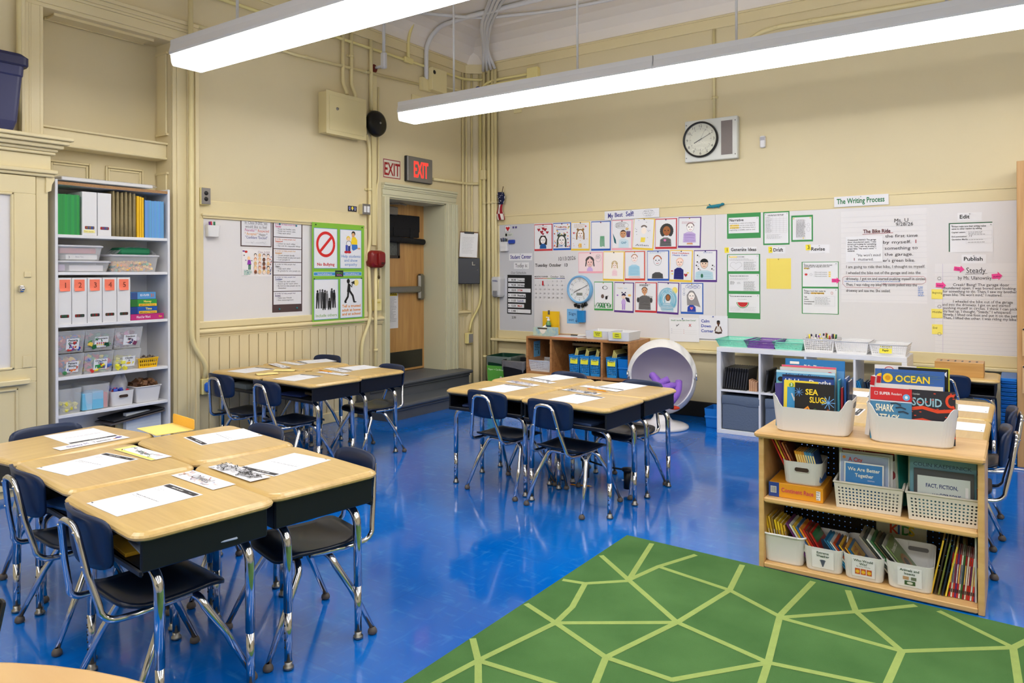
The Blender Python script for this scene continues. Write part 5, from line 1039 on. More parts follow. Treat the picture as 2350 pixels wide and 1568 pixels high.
# exit signs
ob, p, w_, h = sheet('exit_sign','A',-1.327,-1.076,2.322,2.515,.002,S(214,206,190),'flat EXIT sign with dark red letters and border','sign')
p.frame(.004,.004,w_-.004,h-.004,.008,S(150,24,26)); p.text('EXIT', .05*w_,.17*h,.66*h,S(150,24,26),1,'l',.90*w_); obj('lettering', p, M_PRINT, ob)
ex = thing('lit_exit_sign', 'lit red EXIT sign in a grey metal case above the door', 'sign', (0,0,0)); y0, y1, z0, z1 = -1.015,-.63,2.32,2.576
obj('case', MB().box(.001,y0-.004,z0-.003,.036,y1+.004,z1+.003,b=.004), mat('sign_black', S(30,30,32), .45), ex); obj('face_plate', MB().box(.0365,y0,z0,.048,y1,z1,b=.004), mat('sign_grey', S(134,132,130), .4, .5), ex)
p = Pr((.0482,y0,z0),(0,1,0),(0,0,1)); p.text('EXIT', .085,.05,.165,(1,1,1,1),1,'l',.23)
obj('lettering', p, mat('exit_glow', S(255,60,50), .5, emit=(S(255,48,40), 1.1)), ex)
# door furniture of its own
sh = thing('rolled_blackout_shade', 'black fabric shade rolled up over the door window', 'shade', (0,0,0)); mf = mat('black_cloth', S(20,20,24), .85, bump=(60,.4))
obj('cloth', MB().box(-.308,-1.16,1.82,-.290,-.455,2.0,b=.006).box(-.300,-1.16,1.76,-.285,-.47,1.85,b=.006), mf, sh); obj('roll', MB().tube([(-.268,-1.17,1.735),(-.268,-.42,1.715)], .032, 12), mf, sh)
for y in (-.86,-.60): obj('strap', MB().box(-.285,y-.025,1.74,-.278,y+.025,1.86), mf, sh)
ob, p, w_, h = sheet('drill_notice','A',-1.10,-.79,.778,1.20,.0005,S(226,224,224),'white FIRE DRILL notice taped low on the wooden door','notice')
ob.location.x = -.3095; p.rect(.02,h-.075,w_-.012,h-.028,S(236,200,40)); p.text('FIRE DRILL', .03,h-.066,.03,K,1,'l',w_-.05); p.lines(.03,h-.1,w_-.06,.25,18,S(80,80,84),.003); obj('printing', p, M_PRINT, ob)
# key box and clipboard beside the door
D_ = math.radians(48)
kb = thing('key_box', 'dark grey metal box with a keyhole plate right of the door', 'box', (.055,-.055,0), -math.radians(52)+math.pi/2)
kb.location = (.085,-.06,0); kb.rotation_euler = (0,0,math.radians(40))
mk_ = mat('key_box_grey', S(62,64,70), .4, .3)
obj('case', MB().box(-.125,-.055,1.245,.125,.03,1.535,b=.004), mk_, kb); obj('lid', MB().box(-.123,-.062,1.25,.123,-.0555,1.53,b=.002), mk_, kb); obj('latch', MB().box(.035,-.072,1.455,.05,-.0625,1.495,b=.003).box(.035,-.072,1.45,.075,-.0625,1.462,b=.003), M_STEEL, kb); obj('lock', MB().lathe([(0,-.068),(.007,-.067),(.009,-.0625)], (.095,0,1.40), 10, axis='y'), M_STEEL, kb)
cb_ = thing('clipboard', 'clipboard with a printed list standing on the grey key box', 'clipboard', (.085,-.06,1.536), math.radians(40))
tl = Matrix.Rotation(math.radians(-9),4,'X'); obj('board', MB().box(-.11,-.03,.0,.10,-.026,.30).xf(Matrix.Rotation(math.radians(3),4,'Y')@tl), mat('board_brown', S(120,90,60), .6), cb_)
ob = obj('paper', MB().box(-.105,-.0305,.005,.095,-.0302,.285).xf(Matrix.Rotation(math.radians(3),4,'Y')@tl), M_WHITE, cb_)
p = Pr((-.10,-.0312,.01),(1,0,0),(0,0,1)); p.lines(.02,.22,.14,.18,12,S(120,120,126),.002); p.xf(Matrix.Rotation(math.radians(3),4,'Y')@tl); obj('printing', p, M_PRINT, cb_)
obj('clip', MB().box(-.06,-.045,.275,.05,-.026,.295,b=.004).xf(Matrix.Rotation(math.radians(3),4,'Y')@tl), M_BLACK, cb_)
# small flag
fl_ = thing('small_flag', 'small flag drooping on its stick beside the corner conduits', 'flag', (.455,YB-.07,0)); 
obj('flag_stick', MB().tube([(.03,.0,2.33),(-.05,.05,2.16)], .005, 8), mat('stick', S(90,70,40), .5), fl_)
def flag(u, v): a = .045+.012*math.sin(v*9); return (-.02+a*math.sin(u*2*math.pi)*.8+.012*math.sin(v*7), .02+a*.5*math.cos(u*2*math.pi)+.006*math.sin(u*19+v*4), 2.27-.31*v)
mb = MB()
for j in range(18):
    for i in range(14):
        q = [flag((i+a)/14,(j+b)/18) for a, b in ((0,0),(1,0),(1,1),(0,1))]
        c = S(22,26,60) if j < 8 else (S(150,24,40) if (i//2+j//7) % 2 else S(222,214,208)); mb.add(q, [(0,1,2,3)], c, 0, True)
cl_ = obj('cloth', mb, M_FABRIC, fl_)
p = MB()
for k in range(22): c = flag(RN.random(), RN.uniform(.04,.40)); p.ball((c[0]*1.08, c[1]-.004, c[2]), .0045, 5, S(230,230,236))
st_ = obj('stars', p, M_FABRIC, cl_); st_['kind'] = 'stuff'
sd = thing('soap_dispenser', 'white and grey sanitizer dispenser on the corner beside the board', 'dispenser', (.405,YB-.001,0))
obj('body', MB().loft([[(p[0],-.06+p[1],z) for p in rr(w_,d_,.02,4)] for z, w_, d_ in ((1.10,.10,.09),(1.12,.115,.11),(1.30,.125,.115),(1.325,.11,.10))]), mat('soft_white', S(206,206,208), .35), sd); obj('push_bar', MB().box(-.03,-.13,1.10,.03,-.116,1.17,b=.006), mat('mid_grey', S(130,130,134), .4), sd)
p = Pr((-.035,-.1185,1.27),(1,0,0),(0,0,1)); p.text('PURELL', 0,0,.018,S(30,50,130),1,'l',.07); obj('lettering', p, M_PRINT, sd)
# wall clock with speaker
ck = thing('wall_clock', 'white panel with a round black-rimmed clock and grey speaker grille', 'clock', (0,0,0))
obj('panel', MB().box(2.594,YB-.06,2.412,3.095,YB-.001,2.80,b=.006), mat('panel_white', S(220,222,216), .4), ck)
obj('speaker_grille', MB().box(2.945,YB-.0615,2.452,3.05,YB-.0602,2.765), mat('grille', S(136,126,122), .5, noise=(220,.25)), ck)
for x, z in ((2.61,2.76),(2.61,2.45),(3.075,2.76),(3.075,2.45)): obj('screw', MB().lathe([(0,-.0625),(.005,-.062),(.006,-.060)], (x,YB,z), 8, axis='y'), M_STEEL, ck)
obj('rim', MB().lathe([(.150,-.075),(.156,-.098),(.164,-.098),(.168,-.085),(.168,-.060)], (2.753,YB,2.612), 44, axis='y'), mat('clock_black', S(18,16,16), .3), ck)
f = Pr((2.753,YB-.072,2.612),(1,0,0),(0,0,1)); f.ell(0,0,.153,.153,S(222,222,204),44)
for k in range(60): a = math.radians(6*k); l = .018 if k % 5 == 0 else .010; f.line([(.108*math.sin(a),.108*math.cos(a)),((.108-l)*math.sin(a),(.108-l)*math.cos(a))], .0028 if k % 5 == 0 else .0012, K)
for k in range(1,13): a = math.radians(30*k); f.text(str(k), .128*math.sin(a), .128*math.cos(a)-.013, .026, S(40,36,32), 0, 'c')
for L_, wd_, a in ((.11,.0045,64),(.07,.008,243),(.10,.0015,27)): a = math.radians(a); f.line([(-L_*.25*math.sin(a),-L_*.25*math.cos(a)),(L_*math.sin(a),L_*math.cos(a))], wd_, K)
obj('dial', f, M_PRINT, ck); obj('glass', MB().lathe([(.152,-.092),(.08,-.098),(.001,-.100)], (2.753,YB,2.612), 40, axis='y'), M_GLASS, ck)
ms = thing('motion_sensor', 'small white motion sensor right of the wall clock', 'sensor', (0,0,0)); obj('body', MB().box(3.287,YB-.035,2.488,3.335,YB-.001,2.593,b=.008), M_WHITE, ms); obj('lens_window', MB().box(3.289,YB-.037,2.552,3.333,YB-.0352,2.583,b=.0005), mat('lens_grey', S(168,168,176), .3), ms)
# teal magnet figure
tm = thing('teal_figure', 'small teal lizard-like figure lying on the board rail', 'toy', (2.87,YB-.03,2.018)); mt_ = mat('teal', S(30,130,150), .5)
obj('body', MB().tube([(-.07,0,-.04),(-.02,0,-.035),(.04,0,-.03),(.07,0,-.02)], [.008,.014,.016,.008], 10).tube([(-.03,0,-.035),(-.05,-.005,-.012)], .006, 8), mt_, tm); obj('head', MB().ball((.075,0,-.018),.014,8,sc=(1.3,.8,.9)), mt_, tm)
for x in (-.06,.0,.05): obj('leg', MB().tube([(x,0,-.035),(x-.012,-.012,-.052)], .005, 6), mt_, tm)
# ------------------------------------------------------------------ shared builders: tubs, baskets, books
def tub(w, d, h, taper=.9, t=.003, r=.03, n=5, top=None):
    """open container, base centred on the origin; top(x, y) gives the rim height"""
    def per(k, z, off):
        ww, dd = w*k+2*off, d*k+2*off; pts = rr(ww, dd, max(.004, r*k+off), n); out = []
        m_ = len(pts)
        for i in range(m_):
            a, b = pts[i], pts[(i+1)%m_]; out.append(a); L_ = math.hypot(b[0]-a[0], b[1]-a[1])
            q = int(L_/.02) if top else 0
            for j in range(1, q): out.append((a[0]+(b[0]-a[0])*j/q, a[1]+(b[1]-a[1])*j/q, 0))
        return [(x, y, z if z is not None else (top(x/ww*2, y/dd*2) if top else h)) for x, y, _ in out]
    if not top: return MB().loft([per(taper*.96,0,0), per(taper,.006,0), per(1,h,0), per(1,h,-t), per(taper,.008,-t)])
    base = per(1, 0, 0); rings = []
    def rk(k, zf, off):      # same number of points on every ring: scale the base ring
        return [(x*(k+2*off/w), y*(k+2*off/d), zf if zf is not None else top(x/w*2, y/d*2)) for x, y, _ in base]
    return MB().loft([rk(taper*.96,0,0), rk(taper,.006,0), rk(1,None,0), rk(1,None,-t), rk(taper,.008,-t)])
def perf(mb, P, nx, nz, hole=.6, rnd=True, mx=.05, mz0=.15, mz1=.12):
    P = [Vector(p) for p in P]
    def at(a, b): return (P[0]*(1-a)+P[1]*a)*(1-b)+(P[3]*(1-a)+P[2]*a)*b
    for q in ((0,0,1,mz0),(0,1-mz1,1,1),(0,mz0,mx,1-mz1),(1-mx,mz0,1,1-mz1)): mb.add([at(q[0],q[1]),at(q[2],q[1]),at(q[2],q[3]),at(q[0],q[3])], [(0,1,2,3)])
    cw, chh = (1-2*mx)/nx, (1-mz0-mz1)/nz
    for j in range(nz):
        for i in range(nx):
            a0, b0 = mx+i*cw, mz0+j*chh; ca, cb = a0+cw/2, b0+chh/2
            if rnd:
                o = [(1,0),(1,1),(0,1),(-1,1),(-1,0),(-1,-1),(0,-1),(1,-1)]; ou = [at(ca+x*cw/2, cb+y*chh/2) for x, y in o]
                inn = [at(ca+hole*cw/2*math.cos(math.pi*k/4), cb+hole*chh/2*math.sin(math.pi*k/4)) for k in range(8)]
                mb.add(ou+inn, [(k,(k+1)%8,8+(k+1)%8,8+k) for k in range(8)])
            else:
                ou = [at(a0,b0),at(a0+cw,b0),at(a0+cw,b0+chh),at(a0,b0+chh)]; inn = [at(ca+sx*hole*cw/2, cb+sy*hole*chh/2) for sx, sy in ((-1,-1),(1,-1),(1,1),(-1,1))]
                mb.add(ou+inn, [(k,(k+1)%4,4+(k+1)%4,4+k) for k in range(4)])
def basket(name, label, cat, w, d, h, loc, rz, m_, nx, ny, nz, taper=.88, hole=.6, rnd=True, group=None, rim=.008, mz1=.1, slope=0.0, mz0=.12):
    t = thing(name, label, cat, loc, rz, group); a, b = w/2, d/2; k = taper
    lo = [(-a*k,-b*k,0),(a*k,-b*k,0),(a*k,b*k,0),(-a*k,b*k,0)]; hi = [(-a,-b,h-slope),(a,-b,h-slope),(a,b,h),(-a,b,h)]; mb = MB()
    for i, nn in ((0,nx),(1,ny),(2,nx),(3,ny)): j = (i+1)%4; perf(mb, [lo[i],lo[j],hi[j],hi[i]], nn, nz, hole, rnd, .04, mz0, mz1)
    mb.add(lo, [(3,2,1,0)])
    o = obj('basket_wall', mb, m_, t); md = o.modifiers.new('thick', 'SOLIDIFY'); md.thickness = .002
    rimmb = MB()
    for i in range(4):
        p, q = Vector(hi[i]), Vector(hi[(i+1)%4]); rimmb.tube([p+(p-q).normalized()*.002, q+(q-p).normalized()*.002], rim*.5, 6)
    obj('rim', rimmb, m_, t); return t
def book(label, w, h, t, col, fn, loc, rz=0, lean=0, group='books', name='book', side=0, hard=False, pcol=None):
    """front cover faces -y, spine at x = 0, standing on its lower edge; lean tips the top back"""
    mb = MB(); c = .0012 if not hard else .0025
    mb.box(0,0,0,w,c,h,col).box(0,t-c,0,w,t,h,col).box(-.0005,0,0,.0018,t,h,col)
    o = tag(obj(name, mb, M_GLOSS), label, 'book', group); o.location = loc; o.rotation_euler = (math.radians(lean), math.radians(side), math.radians(rz))
    obj('pages', MB().box(.002,c,.0025,w-.003,t-c,h-.0025,pcol or S(228,222,208)), M_PRINT, o)
    if fn: p = Pr((0,-.0002,0),(1,0,0),(0,0,1)); fn(p, w, h); obj('cover_print', p, M_GLOSS, o)
    return o
def box_thing(name, label, cat, x0, y0, z0, x1, y1, z1, col, mt=None, group=None):
    return tag(obj(name, MB().box(x0,y0,z0,x1,y1,z1,col,b=.002), mt or M_GLOSS), label, cat, group)

# ------------------------------------------------------------------ wooden cubby shelf against the back wall
cu = thing('wooden_cubby', 'worn wooden cubby shelf below the student portraits', 'shelf', (0,0,0)); cx0, cx1, cy0, cy1, ct = 1.062, 2.222, -.36, .10, .722
obj('top', MB().box(cx0,cy0,ct-.022,cx1,cy1,ct,b=.003), M_OAK, cu); obj('bottom', MB().box(cx0,cy0,.03,cx1,cy1,.055,b=.002), M_OAK, cu)
for x in (cx0, 1.345, 1.915, cx1-.022): obj('upright', MB().box(x,cy0,.0 if x in (cx0,cx1-.022) else .055,x+.022,cy1-.01,ct-.022,b=.002), M_OAK, cu)
for a, b in ((cx0+.022,1.345),(1.367,1.915),(1.937,cx1-.022)): obj('shelf_board', MB().box(a,cy0+.004,.345,b,cy1-.01,.367), M_OAK, cu)
pg = MB(); perf(pg, [(cx0,cy1-.005,.05),(cx1,cy1-.005,.05),(cx1,cy1-.005,ct-.02),(cx0,cy1-.005,ct-.02)], 34, 20, .25, True, .01, .01, .01)
obj('pegboard_back', pg, mat('dark_pegboard', S(66,44,30), .6), cu)
ob, p, w_, h = sheet('blue_card','A',-.25,-.13,.50,.66,.001,S(110,180,226),'light blue card taped inside the left compartment of the wooden cubby','card'); ob.location.x = cx0+.022; p.lines(.015,.12,.09,.05,4,K,.006); p.poly([(.085,.02),(.095,.035),(.09,.035),(.09,.06),(.08,.06),(.08,.035),(.075,.035)],K); obj('handwriting', p, M_PRINT, ob)
M_WB = mat('basket_white', S(224,224,226), .4); M_BB = mat('basket_blue', S(44,142,214), .4)
basket('storage_basket','white perforated basket in the left compartment of the wooden cubby','basket',.26,.30,.11,(1.205,-.19,.368),0,M_WB,16,16,5,.86,.55,False)
def on_label(parent, x, y, z, w, h, col, txt, cc=K, sz=.014, rows=None, lean=0, mt=None, name='label'):
    o = Vector((x,y,z)); v = Vector((0, math.sin(lean), math.cos(lean))); ob = obj(name, slab(o, Vector((1,0,0)), v, w, h, col), M_PRINT, parent); p = Pr(o+Vector((1,0,0)).cross(v)*.0009, (1,0,0), v)
    rows = rows or [txt]
    for k, t in enumerate(rows): p.text(t, w/2, h*(.82-.0)-sz*(1+1.5*k), sz, cc, 1, 'c', min(w*.86, p.width(t, sz, 1)))
    obj('lettering', p, M_PRINT, ob); return ob, p
for k, (x, lab, rows) in enumerate(((1.612,'first blue mesh basket from the left in the wooden cubby',('Reading','Group 1')),(1.728,'second blue mesh basket from the left in the wooden cubby',('Reading','Group 2')),(1.842,'third blue mesh basket from the left in the wooden cubby',('Reading','Group 3')),(2.02,'blue mesh basket with a yellow label beside the plain blue bin',('Reading','Group 4')))):
    bk = basket('folder_basket', lab, 'basket', .108, .26, .19, (x,-.215,.368), 0, M_BB, 6, 14, 9, .9, .58, False, 'blue mesh baskets in the wooden cubby')
    on_label(bk, -.04, -.131, .11, .082, .075, S(236,232,60), '', K, .011, rows, .1)
    for q in range(3 if k != 3 else 4):
        book('dark yellow-edged folder, %s in the %s blue basket of the cubby' % (('first','second','third','fourth')[q], ('first','second','third','last')[k]), .21, .262-.012*q, .007, S(222,210,130), lambda p, w, h: p.rect(.006,.006,w-.006,h-.006,S(54,54,52)), (x-.038+.020*q, -.32, .372), 90, 13-2*q, 'folders in the blue cubby baskets', 'folder', pcol=S(214,204,120))
tb = thing('blue_bin', 'plain bright blue plastic bin at the right end of the wooden cubby', 'bin', (2.138,-.215,.368)); obj('body', tub(.112,.26,.185,.86,.002,.012), mat('bin_blue', S(16,120,206), .4), tb); obj('step_band', MB().loft([rr(.107,.25,.012,4,0,0,.09), rr(.111,.254,.012,4,0,0,.094), rr(.111,.254,.012,4,0,0,.10), rr(.107,.25,.012,4,0,0,.104)]), MT['bin_blue'], tb)
# on the cubby
tr_ = []
for lab, x, y, w, rows, rz in (('white paper tray with a yellow label, left one on the wooden cubby',1.875,-.19,.29,('Finished','Work'),3),('white paper tray with a yellow label, right one on the wooden cubby',2.10,-.23,.225,('Other','Papers'),3)):
    t = thing('paper_tray', lab, 'tray', (x,y,ct), math.radians(rz), 'white trays on the wooden cubby'); mb = MB(); a, b, h_ = w/2, .17, .085
    obj('tray', tub(w,.30,h_,.93,.003,.012), M_WHITE, t); on_label(t, -.05, -.1495, .028, .085, .055, S(232,232,60), '', K, .012, rows, -.1)
ys = thing('yellow_folder','yellow pocket folder standing against the whiteboard on the cubby','folder',(.99,.07,ct)); obj('folder', MB().box(0,0,0,.21,.006,.235,b=.002).box(.205,-.02,0,.212,.006,.235,b=.002), mat('folder_yellow', S(246,198,30), .5), ys); obj('folder_clip', MB().box(.07,-.008,.20,.095,-.001,.245,b=.003), M_STEEL, ys)
sp = thing('spray_bottle','clear and dark pump bottle before the yellow folder on the cubby','bottle',(1.09,.03,ct)); obj('bottle', MB().lathe([(.001,0),(.026,0),(.028,.01),(.028,.11),(.016,.13),(.016,.14)], n=16), mat('bottle_green', S(120,190,130), .15, alpha=.6), sp); obj('bottle_label', MB().lathe([(.0285,.03),(.0285,.09)], n=16), mat('label_dark', S(30,70,90), .4), sp); obj('pump', MB().lathe([(.017,.138),(.017,.152),(.008,.155),(.008,.17),(.001,.17)], n=12).box(-.03,-.007,.165,.01,.007,.176,b=.003), M_WHITE, sp)
tx = thing('tissue_box','pale blue patterned tissue box at the left end of the wooden cubby','box',(1.20,-.20,ct)); M_TB = mat('tissue_print', S(150,190,206), .6, noise=(28,.0), col2=S(200,214,190)); obj('carton', MB().box(-.118,-.06,0,.118,.06,.085,b=.002), M_TB, tx); p = Pr((-.118,-.0604,0),(1,0,0),(0,0,1)); p.poly([(.055,.085),(.06,.07),(.17,.07),(.175,.085)],S(80,66,54)); p.poly([(.075,.068),(.16,.068),(.145,.035),(.12,.022),(.095,.035)],S(236,232,224)); obj('tissue_opening', p, M_PRINT, tx); obj('tissue', MB().grid(lambda u,v:(-.04+.08*u,-.02+.03*math.sin(u*5)+.01*v,.085+.03*v*math.sin(u*3.14)),8,4), mat('tissue', S(236,230,222), .8), tx)
cl2 = thing('clipboard','clipboard with paper lying flat on the wooden cubby','clipboard',(1.48,-.20,ct),math.radians(8)); obj('board', MB().box(-.16,-.115,0,.16,.115,.004,b=.002), mat('orange_board', S(220,110,70), .5), cl2); obj('paper', MB().box(-.15,-.108,.0045,.145,.108,.0055), M_WHITE, cl2); obj('pen', MB().tube([(-.02,.09,.012),(.10,.075,.012)],.005,8), M_BLACK, cl2)
stp = thing('white_stapler','small white stapler on the cubby between clipboard and trays','stapler',(1.67,-.27,ct),math.radians(20)); obj('base', MB().box(-.05,-.018,0,.05,.018,.012,b=.004), M_WHITE, stp); obj('arm', MB().box(-.05,-.016,.018,.05,.016,.036,b=.007).box(.03,-.012,.01,.05,.012,.02), M_WHITE, stp)

# ------------------------------------------------------------------ egg chair with a plush
eg = thing('egg_chair','white round egg-shaped swivel chair with a fabric hood','chair',(2.56,-.40,0),math.radians(20))
M_EGG = mat('egg_white', S(226,224,226), .25, coat=.4); M_LAV = mat('egg_lining', S(206,200,214), .75)
def egg(off, th, ph): 
    rx, ry, rz_ = .302-off, .285-off, .330-off; r_ = math.sin(th); return Vector((rx*r_*math.cos(ph), ry*math.cos(th), rz_*r_*math.sin(ph)))
TE = Matrix.Translation((0,0,.425))@Matrix.Rotation(math.radians(-16),4,'X')
def eggm(off, th0, th1, nt=16, np_=40): 
    return MB().grid(lambda u,v: tuple(TE@egg(off, th0+(th1-th0)*v, 2*math.pi*u)), np_, nt)
TH = math.radians(112)
obj('shell', eggm(0,.001,TH), M_EGG, eg); obj('lining', eggm(.018,.001,TH-.02), M_LAV, eg)
obj('shell_rim', MB().grid(lambda u,v: tuple(TE@egg(.018*v, TH-.02*v+.03*math.sin(v*math.pi), 2*math.pi*u)), 40, 4), M_EGG, eg)
def hood(u, v):
    ph = math.pi*(-.02+1.04*u); o = egg(-.016+.012*v+.007*math.sin(u*47+v*5)*math.sin(v*3.1), TH-.10+.50*v*(.30+.70*math.sin(math.pi*u)), ph); return tuple(TE@o)
obj('fabric_hood', MB().grid(hood, 60, 8), mat('hood_fabric', S(228,226,224), .8, bump=(24,.5)), eg)
for s in (-1,1): obj('hood_ring', MB().lathe([(.022,-.006),(.034,-.006),(.034,.006),(.022,.006),(.022,-.006)], (0,0,0), 16, axis='x').xf(TE@Matrix.Translation((s*.300,-.10,0))), M_CHROME, eg)
obj('pedestal', MB().lathe([(.05,.11),(.065,.12),(.075,.09),(.10,.06),(.15,.045),(.205,.035),(.232,.022),(.236,.008),(.228,0),(.001,0)], (0,-.12,0), 40), M_EGG, eg)
pl = thing('purple_plush','purple braided plush toy lying in the egg chair','plush toy',(2.62,-.50,.25)); M_PL = mat('plush_purple', S(150,104,206), .95, bump=(120,.5))
K_ = [[(-.12,.02,.19),(-.09,-.04,.21),(-.03,-.07,.14),(.02,-.06,.11),(.06,-.05,.12)],[(-.10,-.03,.10),(-.05,-.08,.09),(.0,-.06,.15),(.05,-.02,.18)],[(-.03,-.05,.05),(.03,-.09,.07),(.07,-.06,.13),(.10,.02,.12)],[(.12,.04,.16),(.14,-.02,.08),(.11,-.06,.01),(.06,-.07,-.04)],[(-.13,.03,.20),(-.06,.02,.15),(.0,-.02,.08),(.05,-.06,.0)],[(.02,-.08,.03),(.08,-.10,.04),(.12,-.07,.0)]]
for pts in K_: obj('braid', MB().tube(bez(pts,.05,6), .030, 12), M_PL, pl)
for c in ((.07,-.09,.03),(.05,-.085,-.03)): obj('knot', MB().ball(c,.038,10,sc=(1,.9,.85)), M_PL, pl)
for c in ((-.13,-.03,.13),(-.10,-.04,.135)): obj('eye_stalk', MB().ball(c,.014,8,sc=(.8,.7,1.4)), M_BLACK, pl)
tag(obj('red_pad', MB().ball((2.73,-.55,.19),.05,10,sc=(1.1,.7,.35)), mat('pad_red', S(210,60,30), .8)), 'bit of red cushion under the purple plush', 'cushion')

# ------------------------------------------------------------------ white cube shelf
kx = thing('white_cube_shelf','white eight-cube shelf unit standing along the back wall','shelf',(3.08,-.46,0)); KW, KD, KH = 1.44, .38, .73
obj('top', MB().box(0,0,KH-.038,KW,KD,KH,b=.002), M_WHITEL, kx); obj('bottom', MB().box(0,0,0,KW,KD,.036,b=.002), M_WHITEL, kx)
for x in (0,KW-.036): obj('side', MB().box(x,.0,.036,x+.036,KD,KH-.038,b=.002), M_WHITEL, kx)
for k in (1,2,3): obj('divider', MB().box(KW*k/4-.008,.002,.036,KW*k/4+.008,KD,KH-.038), M_WHITEL, kx)
obj('mid_shelf', MB().box(.036,.003,.358,KW-.036,KD,.374), M_WHITEL, kx)
for k in range(4):
    fb = thing('fabric_bin','slate fabric bin low in the white shelf, %s from the egg chair' % ('first','second','third','fourth')[k],'bin',(3.08+.038+.36*k+.004,-.452,.038),0,'grey fabric bins in the white shelf'); a = .315
    obj('body', MB().box(0,0,0,a,.30,.285,b=.008), mat('slate_fabric', S(92,106,128), .85, bump=(70,.3)), fb); obj('flap', MB().grid(lambda u,v:(.002+a*u-.002*u,-.004-.004*math.sin(v*3.1),.215+.075*v+.006*math.sin(u*6)*(1-v)),10,4), MT['slate_fabric'], fb)
def tablet(label, x, y, z, lean, grp): 
    t = thing('tablet', label, 'tablet', (x,y,z), 0, grp); t.rotation_euler = (0, math.radians(lean), 0)
    obj('case', MB().box(0,0,0,.018,.26,.185,b=.004), mat('tablet_black', S(18,18,20), .45), t); obj('port_strip', MB().box(.004,-.001,.02,.013,.0,.15), mat('tablet_edge', S(52,52,56), .4), t); obj('corner_bumper', MB().box(-.001,-.003,.165,.0185,.02,.187,b=.004).box(-.001,-.003,-.001,.0185,.02,.02,b=.004), MT['tablet_black'], t)
for k in range(10): tablet('black tablet in the white shelf cube nearest the egg chair, %s of ten' % ('first','second','third','fourth','fifth','sixth','seventh','eighth','ninth','last')[k], 3.122+.0205*k, -.43, .375, 7, 'black tablets in the first cube')
for k in range(6): tablet('black tablet in the second white shelf cube, %s of six' % ('first','second','third','fourth','fifth','last')[k], 3.47+.03*k+(.02 if k>0 else 0), -.43, .375, (6 if k == 0 else 12), 'black tablets in the second cube')
for k in range(4): box_thing('card_box','small tan card box beside the tablets, %s from them' % ('first','second','third','fourth')[k],'box',3.345+.017*k,-.435,.375,3.360+.017*k,-.35,.47-.006*k,S(196,150,116),M_PRINT,'tan boxes beside the tablets')
for k in range(5): book('thin bright blue book in the last white shelf cube, %s of five' % ('first','second','third','fourth','last')[k], .16, .17-.004*k, .009, S(24,128,190), None, (4.175+.013*k,-.43,.376), 90, -14, 'blue books in the last cube')
for k in range(3): book('navy book beside the bright blue ones, %s of three' % ('first','middle','last')[k], .16, .15, .012, S(24,40,66), None, (4.26+.02*k,-.42,.376), 90, -12, 'navy books in the last cube')
M_TEAL = mat('tray_teal', S(126,214,190), .4); M_PUR = mat('tray_purple', S(116,74,160), .4)
for nm, lab, x, m_, w in (('wide_tray','teal mesh tray, first on the white shelf',3.19,M_TEAL,.29),('wide_tray','purple mesh tray on the white shelf between two teal ones',3.42,M_PUR,.26),('wide_tray','teal mesh tray beside the basket of markers',3.645,M_TEAL,.245)):
    basket(nm, lab, 'tray', w, .34, .06, (x,-.215,KH), 0, m_, 20, 22, 3, .84, .5, False)
bk1 = basket('marker_basket','white mesh basket full of capped markers on the white shelf','basket',.235,.26,.10,(3.885,-.26,KH),0,M_WB,15,16,5,.9,.6,False)
basket('marker_basket','empty white mesh basket between markers and scrap paper','basket',.245,.28,.095,(4.127,-.26,KH),0,M_WB,15,16,5,.88,.6,False)
bk3 = basket('marker_basket','white mesh basket labelled Scrap Paper on the white shelf','basket',.26,.28,.085,(4.385,-.26,KH),0,M_WB,16,16,4,.88,.6,False)
on_label(bk3, -.06, -.137, .018, .085, .062, S(238,226,70), '', K, .014, ('Scrap','Paper'), .12)
CAPS = [S(40,30,60),S(230,230,232),S(224,222,226),S(214,210,214),S(232,230,230),S(220,206,210),S(120,60,140),S(236,220,60),S(40,110,60),S(60,60,64),S(200,190,186),S(90,60,50),S(190,70,60)]
for k in range(44):
    x, y = 3.885+RN.uniform(-.095,.095), -.26+RN.uniform(-.10,.10); tz = RN.uniform(.015,.05); c = RN.choice(CAPS); dx, dy = RN.uniform(-.02,.02), RN.uniform(-.03,.03)
    o = tag(obj('marker', MB().tube([(x,y,KH+.006),(x+dx,y+dy,KH+.085+tz)], .006, 7, S(226,224,226)), M_PRINT), 'white capped marker standing in the mesh basket on the white shelf', 'marker', 'markers in the white basket')
    obj('marker_cap', MB().tube([(x+dx*.75,y+dy*.75,KH+.062+tz*.75),(x+dx*1.02,y+dy*1.02,KH+.088+tz)], .0066, 7, c), M_PRINT, o)
sb = thing('blue_bin','small bright blue bin on the floor beside the white shelf','bin',(2.99,-.20,0)); obj('body', tub(.15,.24,.17,.86,.002,.015), MT['bin_blue'], sb); obj('step_band', MB().loft([rr(.142,.232,.014,4,0,0,.085), rr(.148,.238,.014,4,0,0,.09), rr(.148,.238,.014,4,0,0,.10), rr(.144,.234,.014,4,0,0,.104)]), MT['bin_blue'], sb)

